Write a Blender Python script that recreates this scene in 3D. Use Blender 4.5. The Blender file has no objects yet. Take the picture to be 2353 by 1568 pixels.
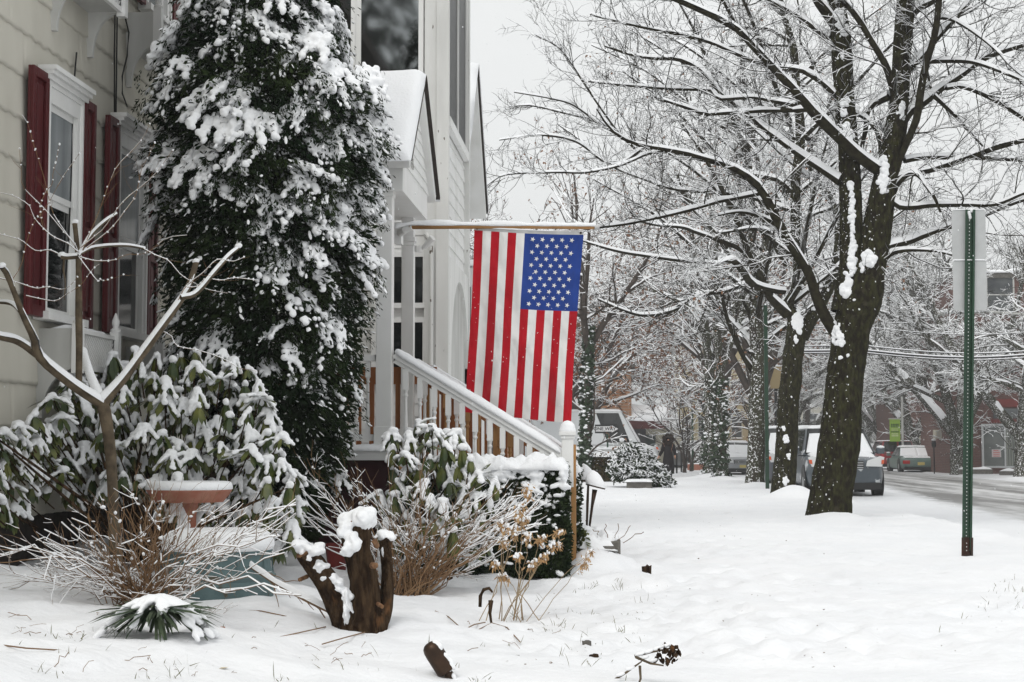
import bpy, bmesh, math, random
import numpy as np
from mathutils import Vector, Matrix
PI = math.pi
C = bpy.context.scene.collection
rs = np.random.RandomState(7)
random.seed(7)

# ---------------------------------------------------------------- camera
F_PX, CXP, CYP = 3595.0, 1176.5, 784.0          # photograph measured on a 2353 x 1568 grid
YAW, PITCH = math.radians(3.87), math.radians(3.93)
CAM = np.array([0.0, 0.0, 1.15])
cd = bpy.data.cameras.new('camera'); cam = bpy.data.objects.new('camera', cd); C.objects.link(cam)
cam.location = CAM; cam.rotation_euler = (PI/2 + PITCH, 0, YAW)
cd.sensor_width = 36; cd.lens = 36 * F_PX / 2353.0; cd.clip_end = 3000; cd.clip_start = 0.1
bpy.context.scene.camera = cam

# ---------------------------------------------------------------- sky and sun (overcast snowfall)
world = bpy.data.worlds.new('World'); bpy.context.scene.world = world; world.use_nodes = True
wn = world.node_tree.nodes; wl = world.node_tree.links
bg = wn['Background']; bg.inputs['Strength'].default_value = 0.1
sky = wn.new('ShaderNodeTexSky'); sky.sky_type = 'NISHITA'; sky.sun_disc = False
SUN_EL, SUN_ROT = math.radians(50), math.radians(200)
sky.sun_elevation = SUN_EL; sky.sun_rotation = SUN_ROT
hsv = wn.new('ShaderNodeHueSaturation'); hsv.inputs['Saturation'].default_value = 0.06
wl.new(sky.outputs['Color'], hsv.inputs['Color'])
mxs = wn.new('ShaderNodeMix'); mxs.data_type = 'RGBA'; mxs.inputs['Factor'].default_value = 0.93
wl.new(hsv.outputs['Color'], mxs.inputs['A']); mxs.inputs['B'].default_value = (8.15, 8.3, 8.3, 1)   # cloud layer
wl.new(mxs.outputs['Result'], bg.inputs['Color'])
sd = bpy.data.lights.new('sun', 'SUN'); sd.energy = 1.3; sd.angle = math.radians(25); sd.color = (1, 0.98, 0.95)
so = bpy.data.objects.new('sun', sd); C.objects.link(so)
so.rotation_euler = (math.radians(38), 0, math.radians(-20)); so.location = (0, 0, 50)
vs = bpy.context.scene.view_settings
vs.view_transform = 'Standard'; vs.look = 'None'; vs.exposure = 0.24; vs.gamma = 1.0; vs.use_curve_mapping = False
bpy.context.scene.cycles.max_bounces = 5
bpy.context.scene.cycles.diffuse_bounces = 3
bpy.context.scene.cycles.transparent_max_bounces = 6
bpy.context.scene.cycles.volume_bounces = 0

# ---------------------------------------------------------------- pixel -> place
_Rm = np.array(cam.rotation_euler.to_matrix())
def ray(px, py):
    d = _Rm @ np.array([(px - CXP) / F_PX, -(py - CYP) / F_PX, -1.0])
    return d
def P(px, py, Y):
    d = ray(px, py); return CAM + d * (Y / d[1])
def PX(px, py, X):
    d = ray(px, py); return CAM + d * (X / d[0])
def sstep(a, b, x):
    t = np.clip((x - a) / (b - a), 0, 1); return t * t * (3 - 2 * t)
MOUNDS = []     # (x, y, radius, height)
def zg(x, y):
    x = np.asarray(x, float); y = np.asarray(y, float)
    z = 0.18 - 0.13 * sstep(45, 70, y) + 0 * x
    z = z + 0.30 * sstep(-0.55, -3.5, x) * (1 - sstep(17, 26, y))
    road = sstep(4.35, 4.55, x) * (1 - sstep(14.2, 14.4, x))
    z = z * (1 - road) + 0.0 * road
    cross = sstep(56, 57, y) * (1 - sstep(66, 67, y)) * (1 - sstep(4.4, 4.5, x))   # side street
    z = z * (1 - cross)
    for mx, my, mr, mh in MOUNDS:
        z = z + mh * np.exp(-((x - mx) ** 2 + (y - my) ** 2) / (mr * mr))
    return z
def Zg(x, y): return float(zg(x, y))
def G(px, py):
    d = ray(px, py); t = 3.0; step = 0.05
    while t < 400:
        p = CAM + d * t
        if p[2] < Zg(p[0], p[1]): break
        t += step * (1 if t < 30 else 4)
    p = CAM + d * t; p[2] = Zg(p[0], p[1]); return p

# ---------------------------------------------------------------- noise
def _h(ix, iy, iz, seed):
    n = (ix.astype(np.int64) * 374761393 + iy.astype(np.int64) * 668265263 + iz.astype(np.int64) * 2147483647 + seed * 974711) & 0xffffffff
    n = ((n ^ (n >> 13)) * 1274126177) & 0xffffffff
    n = (n ^ (n >> 16)) & 0xffffffff
    return n / 4294967295.0 * 2 - 1
def vn(x, y, z=0.0, seed=0):
    x = np.asarray(x, float); y = np.asarray(y, float) + 0 * x; z = np.asarray(z, float) + 0 * x
    ix, iy, iz = np.floor(x), np.floor(y), np.floor(z)
    fx, fy, fz = x - ix, y - iy, z - iz
    fx, fy, fz = [f * f * (3 - 2 * f) for f in (fx, fy, fz)]
    o = 0
    for a in (0, 1):
        for b in (0, 1):
            for c in (0, 1):
                o = o + _h(ix + a, iy + b, iz + c, seed) * (fx if a else 1 - fx) * (fy if b else 1 - fy) * (fz if c else 1 - fz)
    return o
def fbm(x, y, z=0.0, oct=3, seed=0):
    o = 0; a = 1
    for k in range(oct):
        o = o + a * vn(np.asarray(x) * 2 ** k, np.asarray(y) * 2 ** k, np.asarray(z) * 2 ** k, seed + k); a *= 0.5
    return o

# ---------------------------------------------------------------- materials
def mat(name, col, rough=0.6, col2=None, scale=3.0, bump=0.0, bscale=30.0, metal=0.0, spec=0.3, detail=4.0, lo=0.35, hi=0.65, stretch=(1, 1, 1), coat=0.0):
    m = bpy.data.materials.new(name); m.use_nodes = True
    n, l = m.node_tree.nodes, m.node_tree.links
    b = n['Principled BSDF']
    b.inputs['Base Color'].default_value = (*col, 1); b.inputs['Roughness'].default_value = rough
    b.inputs['Metallic'].default_value = metal; b.inputs['Specular IOR Level'].default_value = spec
    b.inputs['Coat Weight'].default_value = coat
    tc = n.new('ShaderNodeTexCoord'); mp = n.new('ShaderNodeMapping'); mp.inputs['Scale'].default_value = stretch
    l.new(tc.outputs['Object'], mp.inputs['Vector'])
    if col2 is not None:
        t = n.new('ShaderNodeTexNoise'); t.inputs['Scale'].default_value = scale; t.inputs['Detail'].default_value = detail
        l.new(mp.outputs['Vector'], t.inputs['Vector'])
        r = n.new('ShaderNodeMapRange'); r.inputs['From Min'].default_value = lo; r.inputs['From Max'].default_value = hi
        l.new(t.outputs['Fac'], r.inputs['Value'])
        x = n.new('ShaderNodeMix'); x.data_type = 'RGBA'
        x.inputs['A'].default_value = (*col, 1); x.inputs['B'].default_value = (*col2, 1)
        l.new(r.outputs['Result'], x.inputs['Factor']); l.new(x.outputs['Result'], b.inputs['Base Color'])
    if bump > 0:
        t = n.new('ShaderNodeTexNoise'); t.inputs['Scale'].default_value = bscale; t.inputs['Detail'].default_value = 5
        l.new(mp.outputs['Vector'], t.inputs['Vector'])
        bp = n.new('ShaderNodeBump'); bp.inputs['Strength'].default_value = 1.0; bp.inputs['Distance'].default_value = bump
        l.new(t.outputs['Fac'], bp.inputs['Height']); l.new(bp.outputs['Normal'], b.inputs['Normal'])
    return m
def add_patches(m, col, scale, thr, soft=0.04, xdir=None, stretch=(1, 1, 1)):
    """patches of a second colour (stuck snow, moss, chipped paint); xdir = only on faces turned that way"""
    n, l = m.node_tree.nodes, m.node_tree.links
    b = n['Principled BSDF']; src = b.inputs['Base Color']
    x = n.new('ShaderNodeMix'); x.data_type = 'RGBA'; x.inputs['B'].default_value = (*col, 1)
    if src.is_linked: l.new(src.links[0].from_socket, x.inputs['A'])
    else: x.inputs['A'].default_value = src.default_value
    tc = n.new('ShaderNodeTexCoord'); mp = n.new('ShaderNodeMapping'); mp.inputs['Scale'].default_value = stretch
    l.new(tc.outputs['Object'], mp.inputs['Vector'])
    t = n.new('ShaderNodeTexNoise'); t.inputs['Scale'].default_value = scale; t.inputs['Detail'].default_value = 3
    l.new(mp.outputs['Vector'], t.inputs['Vector'])
    val = t.outputs['Fac']
    if xdir is not None:
        g = n.new('ShaderNodeNewGeometry'); dt = n.new('ShaderNodeVectorMath'); dt.operation = 'DOT_PRODUCT'
        l.new(g.outputs['Normal'], dt.inputs[0]); dt.inputs[1].default_value = xdir[:3]
        ma = n.new('ShaderNodeMath'); ma.operation = 'MULTIPLY_ADD'; ma.inputs[1].default_value = xdir[3]
        l.new(dt.outputs['Value'], ma.inputs[0]); l.new(val, ma.inputs[2]); val = ma.outputs['Value']
    r = n.new('ShaderNodeMapRange'); r.inputs['From Min'].default_value = thr; r.inputs['From Max'].default_value = thr + soft
    l.new(val, r.inputs['Value']); l.new(r.outputs['Result'], x.inputs['Factor'])
    l.new(x.outputs['Result'], src)
    return m
M = {}
M['snow'] = mat('snow', (0.86, 0.87, 0.885), 0.75, bump=0.006, bscale=45, spec=0.15)
M['snow_small'] = mat('snow_small', (0.86, 0.87, 0.885), 0.8, spec=0.1)
M['bark_moss'] = mat('bark_moss', (0.017, 0.014, 0.010), 0.95, (0.046, 0.046, 0.020), 22, bump=0.05, bscale=26, stretch=(1, 1, 0.42), spec=0.05, lo=.40, hi=.68)
add_patches(M['bark_moss'], (0.050, 0.044, 0.030), 9, 0.62, 0.08)
add_patches(M['bark_moss'], (0.8, 0.81, 0.82), 26, 0.745, 0.02, xdir=(-0.85, -0.4, 0.15, 0.09))
M['bark_snowy'] = mat('bark_snowy', (0.04, 0.033, 0.025), 0.9, (0.05, 0.052, 0.03), 9, bump=0.02, bscale=20, stretch=(1, 1, 0.35), spec=0.1)
add_patches(M['bark_snowy'], (0.8, 0.81, 0.82), 24, 0.66, 0.02, xdir=(-0.5, -0.8, 0.15, 0.10))
M['bark'] = mat('bark', (0.014, 0.011, 0.008), 0.95, (0.034, 0.031, 0.018), 14, spec=0.05)
M['bark_far'] = mat('bark_far', (0.05, 0.042, 0.037), 0.95, (0.085, 0.068, 0.058), 5, spec=0.05)  # some of the distance haze is put into this paler bark colour
M['bark_brown'] = mat('bark_brown', (0.060, 0.045, 0.030), 0.85, (0.13, 0.10, 0.065), 18, bump=0.004, bscale=60, spec=0.2)
M['twig_brown'] = mat('twig_brown', (0.17, 0.095, 0.05), 0.7, (0.24, 0.15, 0.08), 12, spec=0.2)
M['conifer'] = mat('conifer', (0.008, 0.017, 0.007), 0.9, (0.035, 0.05, 0.016), 3.5, spec=0.06, lo=0.42, hi=0.8)
M['rhodo'] = mat('rhodo', (0.032, 0.055, 0.014), 0.4, (0.15, 0.155, 0.03), 9, spec=0.4, lo=0.40, hi=0.72)
M['hedge'] = mat('hedge', (0.010, 0.020, 0.009), 0.8, (0.03, 0.045, 0.016), 12, spec=0.08)
M['hedge_far'] = mat('hedge_far', (0.05, 0.05, 0.02), 0.8, (0.10, 0.07, 0.035), 8, spec=0.1)
M['ivy'] = mat('ivy', (0.012, 0.03, 0.012), 0.5, (0.03, 0.05, 0.02), 8, spec=0.3)
M['siding'] = mat('siding', (0.55, 0.53, 0.465), 0.85, (0.48, 0.46, 0.40), 2.5, bump=0.0015, bscale=120, spec=0.15, stretch=(1, 1, 0.3))
add_patches(M['siding'], (0.40, 0.38, 0.31), 1.6, 0.60, 0.25, stretch=(1, 1, .25))
M['white_paint'] = mat('white_paint', (0.80, 0.80, 0.79), 0.55, (0.72, 0.72, 0.70), 3, spec=0.25, stretch=(1, 1, 0.4))
add_patches(M['white_paint'], (0.60, 0.60, 0.57), 2.4, 0.60, 0.2, stretch=(1, 1, .2))
M['grey_paint'] = mat('grey_paint', (0.42, 0.42, 0.40), 0.7, (0.55, 0.55, 0.53), 4, spec=0.2, stretch=(1, 1, 0.25))
M['old_white'] = mat('old_white', (0.72, 0.72, 0.70), 0.7, (0.6, 0.6, 0.58), 5, spec=0.2, stretch=(1, 1, 0.25))
add_patches(M['old_white'], (0.12, 0.1, 0.08), 22, 0.70, 0.02, stretch=(1, 1, 0.4))
M['shutter'] = mat('shutter', (0.095, 0.008, 0.010), 0.45, (0.065, 0.008, 0.010), 6, spec=0.35, bump=0.0012, bscale=40, stretch=(1, 1, .3))
add_patches(M['shutter'], (0.15, 0.08, 0.08), 30, 0.72, 0.03)
M['dark_red'] = mat('dark_red', (0.045, 0.006, 0.008), 0.5, (0.03, 0.006, 0.008), 4, spec=0.3)
M['glass'] = mat('glass', (0.010, 0.012, 0.012), 0.06, spec=0.8)
M['glass_mirror'] = mat('glass_mirror', (0.42, 0.44, 0.44), 0.04, metal=1.0)
M['glass_dark'] = mat('glass_dark', (0.012, 0.013, 0.013), 0.35, (0.03, 0.03, 0.03), 6, spec=0.25)
M['glass_curtain'] = mat('glass_curtain', (0.30, 0.32, 0.33), 0.15, (0.22, 0.24, 0.25), 3, spec=0.6, stretch=(4, 4, 0.3))
M['glass_far'] = mat('glass_far', (0.05, 0.055, 0.06), 0.2, (0.10, 0.11, 0.11), 2, spec=0.6)
M['cedar'] = mat('cedar', (0.33, 0.13, 0.045), 0.6, (0.24, 0.085, 0.03), 9, spec=0.2, stretch=(1, 1, 0.2))
M['lumber'] = mat('lumber', (0.42, 0.23, 0.09), 0.6, (0.34, 0.18, 0.07), 9, spec=0.2, stretch=(1, 1, 0.2))
M['shingle_dark'] = mat('shingle_dark', (0.03, 0.025, 0.022), 0.9, (0.05, 0.04, 0.035), 20)
M['cable'] = mat('cable', (0.02, 0.02, 0.02), 0.5)
M['steel_green'] = mat('steel_green', (0.008, 0.045, 0.02), 0.35, (0.006, 0.03, 0.014), 6, spec=0.5)
M['rust'] = mat('rust', (0.05, 0.018, 0.012), 0.8, (0.03, 0.02, 0.015), 12)
M['hole_snow'] = mat('hole_snow', (0.75, 0.78, 0.76), 0.8)
M['aluminium'] = mat('aluminium', (0.50, 0.51, 0.51), 0.55, (0.45, 0.46, 0.46), 8, metal=0.3, bump=0.0005, bscale=80)
M['flag_red'] = mat('flag_red', (0.46, 0.004, 0.015), 0.75, (0.38, 0.004, 0.013), 4, bump=0.0015, bscale=60, spec=0.15)
M['flag_white'] = mat('flag_white', (0.78, 0.77, 0.75), 0.8, (0.72, 0.71, 0.70), 4, bump=0.0015, bscale=60, spec=0.1)
M['flag_blue'] = mat('flag_blue', (0.018, 0.055, 0.27), 0.75, (0.015, 0.045, 0.22), 5, bump=0.0015, bscale=60, spec=0.15)
for k in ('flag_red', 'flag_white', 'flag_blue'):
    bb = M[k].node_tree.nodes['Principled BSDF']
    bb.inputs['Sheen Weight'].default_value = 0.2
M['canvas'] = mat('canvas', (0.55, 0.55, 0.54), 0.8, (0.45, 0.45, 0.45), 6)
M['tub'] = mat('tub', (0.075, 0.12, 0.125), 0.7, (0.11, 0.165, 0.17), 6, bump=0.003, bscale=30)
add_patches(M['tub'], (0.07, 0.06, 0.04), 9, 0.66, 0.05)
M['terracotta'] = mat('terracotta', (0.30, 0.105, 0.065), 0.8, (0.36, 0.17, 0.12), 14)
M['terra_red'] = mat('terra_red', (0.16, 0.018, 0.014), 0.5, (0.11, 0.012, 0.01), 8)
M['bronze'] = mat('bronze', (0.035, 0.022, 0.015), 0.45, (0.06, 0.035, 0.022), 20, metal=0.6)
M['stone'] = mat('stone', (0.09, 0.085, 0.075), 0.9, (0.16, 0.15, 0.135), 9, bump=0.01, bscale=25)
M['stump_bark'] = mat('stump_bark', (0.072, 0.046, 0.027), 0.95, (0.022, 0.013, 0.008), 30, bump=0.05, bscale=42, stretch=(1, 1, 0.25), spec=.05, lo=.4, hi=.62)
add_patches(M['stump_bark'], (0.15, 0.075, 0.035), 13, 0.64, 0.10, stretch=(1, 1, .4))
M['cut_wood'] = mat('cut_wood', (0.22, 0.12, 0.06), 0.9, (0.12, 0.06, 0.03), 40, lo=.4, hi=.6)
M['dry_flower'] = mat('dry_flower', (0.50, 0.33, 0.17), 0.8, (0.38, 0.22, 0.10), 20)
M['dry_stem'] = mat('dry_stem', (0.34, 0.26, 0.16), 0.7, (0.25, 0.17, 0.10), 9)
M['grass'] = mat('grass', (0.10, 0.11, 0.05), 0.7, (0.2, 0.18, 0.1), 5)
M['yucca'] = mat('yucca', (0.03, 0.055, 0.03), 0.5, (0.07, 0.09, 0.05), 9)
M['brown_leaf'] = mat('brown_leaf', (0.16, 0.07, 0.035), 0.8, (0.24, 0.12, 0.06), 9)
M['brick'] = None

# ---------------------------------------------------------------- mesh building
def link(name, me, mats, parent=None, smooth=False):
    ms = mats if isinstance(mats, (list, tuple)) else [mats]
    for m in ms: me.materials.append(m)
    if smooth: me.polygons.foreach_set('use_smooth', [True] * len(me.polygons))
    o = bpy.data.objects.new(name, me); C.objects.link(o)
    if parent is not None: o.parent = parent
    return o
ORG = {}
def org_of(parent):
    p = parent
    while p is not None and p.parent is not None: p = p.parent
    return ORG.get(p.name, (0, 0, 0)) if p is not None else (0, 0, 0)
def np_obj(name, V, Fq, mats, parent=None, smooth=False, midx=None):
    """V (n,3), Fq (m,3|4) integer array"""
    V = np.asarray(V, np.float32) - np.array(org_of(parent), np.float32)
    Fq = np.asarray(Fq, np.int32)
    me = bpy.data.meshes.new(name)
    k = Fq.shape[1]
    me.vertices.add(len(V)); me.vertices.foreach_set('co', V.ravel())
    me.loops.add(Fq.size); me.loops.foreach_set('vertex_index', Fq.ravel())
    me.polygons.add(len(Fq)); me.polygons.foreach_set('loop_start', np.arange(0, Fq.size, k, dtype=np.int32))
    me.polygons.foreach_set('loop_total', np.full(len(Fq), k, np.int32))
    if midx is not None: me.polygons.foreach_set('material_index', np.asarray(midx, np.int32))
    me.update(calc_edges=True)
    return link(name, me, mats, parent, smooth)
def thing(name, label, cat, loc=(0, 0, 0), group=None, rotz=0.0):
    o = bpy.data.objects.new(name, None); C.objects.link(o)
    o.location = loc; o.rotation_euler = (0, 0, rotz); o.empty_display_size = 0.2
    ORG[o.name] = tuple(float(v) for v in loc)
    o['label'] = label; o['category'] = cat
    if group: o['group'] = group
    return o
def tag(o, label, cat, group=None, kind=None):
    if label: o['label'] = label
    if cat: o['category'] = cat
    if group: o['group'] = group
    if kind: o['kind'] = kind
    return o
class MB:
    def __init__(s): s.v = []; s.f = []; s.m = []; s.cm = 0
    def add(s, vs, fs, mi=None):
        b = len(s.v); s.v += [tuple(float(c) for c in v) for v in vs]
        for f in fs: s.f.append(tuple(b + i for i in f)); s.m.append(s.cm if mi is None else mi)
    def quad(s, a, b, c, d, mi=None): s.add([a, b, c, d], [(0, 1, 2, 3)], mi)
    def box(s, lo, hi, mi=None, mtx=None):
        x0, y0, z0 = lo; x1, y1, z1 = hi
        v = [(x0,y0,z0),(x1,y0,z0),(x1,y1,z0),(x0,y1,z0),(x0,y0,z1),(x1,y0,z1),(x1,y1,z1),(x0,y1,z1)]
        if mtx is not None: v = [tuple(mtx @ Vector(p)) for p in v]
        s.add(v, [(0,3,2,1),(4,5,6,7),(0,1,5,4),(1,2,6,5),(2,3,7,6),(3,0,4,7)], mi)
    def beam(s, p0, p1, w, h, mi=None, up=(0, 0, 1)):
        p0 = np.array(p0, float); p1 = np.array(p1, float); t = p1 - p0; t /= np.linalg.norm(t)
        a = np.cross(t, up); a /= (np.linalg.norm(a) + 1e-9); b = np.cross(a, t)
        v = []
        for p in (p0, p1):
            for i, j in ((-1, -1), (1, -1), (1, 1), (-1, 1)): v.append(p + a * w / 2 * i + b * h / 2 * j)
        s.add(v, [(0,1,2,3),(4,7,6,5),(0,4,5,1),(1,5,6,2),(2,6,7,3),(3,7,4,0)], mi)
    def prism(s, poly, d, mi=None):
        """poly: list of 3-D points of a flat outline, extruded by vector d"""
        n = len(poly); d = np.array(d, float); P0 = [np.array(p, float) for p in poly]
        s.add(P0 + [p + d for p in P0], [tuple(range(n))[::-1], tuple(range(n, 2 * n))] + [(i, (i + 1) % n, n + (i + 1) % n, n + i) for i in range(n)], mi)
    def tube(s, pts, rad, k=8, caps=True, mi=None):
        pts = [np.array(p, float) for p in pts]; n = len(pts)
        if not hasattr(rad, '__len__'): rad = [rad] * n
        vs = []
        for i in range(n):
            t = pts[min(i + 1, n - 1)] - pts[max(i - 1, 0)]; t /= (np.linalg.norm(t) + 1e-9)
            up = np.array([0, 0, 1.0]) if abs(t[2]) < 0.97 else np.array([0, 1.0, 0])
            a = np.cross(t, up); a /= np.linalg.norm(a); b = np.cross(a, t)
            for j in range(k):
                an = 2 * PI * j / k; vs.append(pts[i] + rad[i] * (math.cos(an) * a + math.sin(an) * b))
        fs = [(i * k + j, i * k + (j + 1) % k, (i + 1) * k + (j + 1) % k, (i + 1) * k + j) for i in range(n - 1) for j in range(k)]
        if caps: fs += [tuple(range(k))[::-1], tuple(range((n - 1) * k, n * k))]
        s.add(vs, fs, mi)
    def lathe(s, prof, c, k=24, mi=None, sy=1.0):
        """prof: list of (r, z) from bottom to top about vertical axis at c"""
        n = len(prof); vs = []
        for r, z in prof:
            for j in range(k):
                an = 2 * PI * j / k; vs.append((c[0] + r * math.cos(an), c[1] + sy * r * math.sin(an), c[2] + z))
        fs = [(i * k + j, i * k + (j + 1) % k, (i + 1) * k + (j + 1) % k, (i + 1) * k + j) for i in range(n - 1) for j in range(k)]
        fs += [tuple(range(k))[::-1], tuple(range((n - 1) * k, n * k))]
        s.add(vs, fs, mi)
    def build(s, name, mats, parent=None, smooth=False, bevel=0.0, auto=None):
        o = org_of(parent)
        me = bpy.data.meshes.new(name)
        me.from_pydata([(a - o[0], b - o[1], c - o[2]) for a, b, c in s.v], [], s.f)
        ob = link(name, me, mats, parent, smooth)
        me.polygons.foreach_set('material_index', s.m); me.update()
        if bevel > 0:
            md = ob.modifiers.new('bevel', 'BEVEL'); md.width = bevel; md.segments = 2; md.limit_method = 'ANGLE'; md.angle_limit = 0.7
        if auto is not None:
            me.polygons.foreach_set('use_smooth', [True] * len(me.polygons))
            e = ob.modifiers.new('es', 'EDGE_SPLIT'); e.split_angle = auto
        return ob

def snow_patch(name, q, th, parent=None, nu=40, nv=30, seed=0, rough=0.25, edge=0.12, up=None, m=None):
    """rounded, closed layer of snow on the quad q = (p00, p10, p11, p01)"""
    q = [np.array(p, float) for p in q]
    u, v = np.meshgrid(np.linspace(0, 1, nu), np.linspace(0, 1, nv), indexing='ij')
    B = (q[0][None, None] * ((1 - u) * (1 - v))[..., None] + q[1] * (u * (1 - v))[..., None] + q[2] * (u * v)[..., None] + q[3] * ((1 - u) * v)[..., None])
    nrm = np.cross(q[1] - q[0], q[3] - q[0]); nrm /= np.linalg.norm(nrm)
    if nrm[2] < 0: nrm = -nrm
    if up is not None: nrm = np.array(up, float)
    lu = np.linalg.norm(q[1] - q[0]); lv = np.linalg.norm(q[3] - q[0])
    du = np.minimum(u, 1 - u) * lu / edge; dv = np.minimum(v, 1 - v) * lv / edge
    e = lambda d: np.sqrt(np.clip(1 - (1 - np.clip(d, 0, 1)) ** 2, 0, 1))
    s = 1.5 / max(0.15, min(lu, lv))
    wx, wy = B[..., 0] * 3 + B[..., 2] * 2, B[..., 1] * 3 - B[..., 2] * 1.3
    h = th * (0.08 + 0.92 * e(du) * e(dv)) * (1 + rough * fbm(wx * s + seed, wy * s, oct=3, seed=seed))
    # soft wavy outline
    wob = 0.35 * edge * rough * 2
    cu = (u - 0.5) * 2; cv = (v - 0.5) * 2
    T = B + nrm * h[..., None]
    ud = (q[1] - q[0]) / lu; vd = (q[3] - q[0]) / lv
    off = fbm(wx * 2.3, wy * 2.3, oct=2, seed=seed + 5)
    T = T + ud * (wob * off * np.sign(cu) * (np.abs(cu) ** 8))[..., None] + vd * (wob * off * np.sign(cv) * (np.abs(cv) ** 8))[..., None]
    V = np.concatenate([T.reshape(-1, 3), B.reshape(-1, 3)]); n = nu * nv
    i, j = np.meshgrid(np.arange(nu - 1), np.arange(nv - 1), indexing='ij'); i = i.ravel(); j = j.ravel()
    f = np.stack([i * nv + j, (i + 1) * nv + j, (i + 1) * nv + j + 1, i * nv + j + 1], 1)
    fb = f[:, ::-1] + n
    rim = []
    loop = [(a, 0) for a in range(nu)] + [(nu - 1, b) for b in range(1, nv)] + [(a, nv - 1) for a in range(nu - 2, -1, -1)] + [(0, b) for b in range(nv - 2, 0, -1)]
    for k in range(len(loop)):
        a = loop[k]; b = loop[(k + 1) % len(loop)]; ia = a[0] * nv + a[1]; ib = b[0] * nv + b[1]
        rim.append((ia, ia + n, ib + n, ib))
    return np_obj(name, V, np.concatenate([f, fb, np.array(rim)]), m or M['snow'], parent, True)

def snow_strip(name, pts, w, h, parent=None, seed=0, step=0.02, m=None, amp=0.25, gaps=0.0):
    """half-round bank of snow lying along a line"""
    pts = [np.array(p, float) for p in pts]
    seg = [np.linalg.norm(pts[i + 1] - pts[i]) for i in range(len(pts) - 1)]; L = sum(seg); n = max(4, int(L / step))
    cs = np.concatenate([[0], np.cumsum(seg)]); s = np.linspace(0, L, n)
    Q = np.stack([np.interp(s, cs, [p[k] for p in pts]) for k in range(3)], 1)
    T = np.gradient(Q, axis=0); T /= np.linalg.norm(T, axis=1)[:, None]
    A = np.cross(T, [0, 0, 1.0]); A /= np.linalg.norm(A, axis=1)[:, None]
    k = 9; th = np.linspace(-0.25, PI + 0.25, k)
    env = np.sqrt(np.clip(1 - (1 - np.clip(np.minimum(s, L - s) / (w * 0.6), 0, 1)) ** 2, 0.02, 1))
    hh = h * env * (1 + amp * fbm(s * 6 + seed * 7.1, s * 0 + seed, oct=3, seed=seed))
    if gaps > 0: hh = hh * np.clip((vn(s * 3.1, s * 0 + seed * 3.3) + gaps) * 3, 0.02, 1)
    ww = w / 2 * env * (1 + 0.5 * amp * fbm(s * 5 + 31, s * 0 + seed, oct=2, seed=seed + 3))
    V = Q[:, None, :] + A[:, None, :] * (np.cos(th)[None, :] * ww[:, None])[..., None] + np.array([0, 0, 1.0]) * (np.sin(th)[None, :] * hh[:, None])[..., None]
    i, j = np.meshgrid(np.arange(n - 1), np.arange(k), indexing='ij'); i = i.ravel(); j = j.ravel(); j2 = (j + 1) % k
    f = np.stack([i * k + j, i * k + j2, (i + 1) * k + j2, (i + 1) * k + j], 1)
    return np_obj(name, V.reshape(-1, 3), f, m or M['snow'], parent, True)

_bm = bmesh.new(); bmesh.ops.create_icosphere(_bm, subdivisions=2, radius=1.0)
ICO_V = np.array([v.co[:] for v in _bm.verts]); _bm.verts.index_update()
ICO_F = np.array([[v.index for v in f.verts] for f in _bm.faces]); _bm.free()
def unit(a): return a / (np.linalg.norm(a, axis=-1, keepdims=True) + 1e-9)
def blobs(C0, D, sz):
    """C0 centres (n,3); D long-axis directions (n,3); sz (n,3) half sizes along (D, side, up)"""
    C0 = np.asarray(C0, float); D = unit(np.asarray(D, float)); sz = np.asarray(sz, float)
    up = np.tile([0, 0, 1.0], (len(C0), 1)); S = np.cross(D, up); bad = np.linalg.norm(S, axis=1) < 0.05
    S[bad] = [1, 0, 0]; S = unit(S); U = np.cross(S, D)
    V = (C0[:, None] + D[:, None] * (ICO_V[None, :, 0:1] * sz[:, None, 0:1]) + S[:, None] * (ICO_V[None, :, 1:2] * sz[:, None, 1:2]) + U[:, None] * (ICO_V[None, :, 2:3] * sz[:, None, 2:3]))
    Fq = ICO_F[None] + (np.arange(len(C0)) * len(ICO_V))[:, None, None]
    return V.reshape(-1, 3), Fq.reshape(-1, 3)
def snow_blobs(name, C0, D, sz, voxel, parent=None, m=None, rough=0.0, rsc=25.0, seed=0):
    """blobs merged into one lumpy snow surface"""
    V, Fq = blobs(C0, D, sz)
    tmp = np_obj('tmp', V, Fq, M['snow'], None)
    md = tmp.modifiers.new('r', 'REMESH'); md.mode = 'VOXEL'; md.voxel_size = voxel
    dg = bpy.context.evaluated_depsgraph_get(); ev = tmp.evaluated_get(dg)
    me = bpy.data.meshes.new_from_object(ev)
    bpy.data.objects.remove(tmp, do_unlink=True)
    n = len(me.vertices); co = np.empty(n * 3, np.float32); me.vertices.foreach_get('co', co); co = co.reshape(-1, 3).astype(float)
    if rough > 0:
        nr = np.empty(n * 3, np.float32); me.vertices.foreach_get('normal', nr); nr = nr.reshape(-1, 3)
        co = co + nr * (rough * fbm(co[:, 0] * rsc, co[:, 1] * rsc, co[:, 2] * rsc, oct=2, seed=seed))[:, None]
    co = co - np.array(org_of(parent))
    me.vertices.foreach_set('co', co.astype(np.float32).ravel()); me.name = name
    me.materials.clear()
    return link(name, me, m or M['snow_small'], parent, True)

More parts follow.
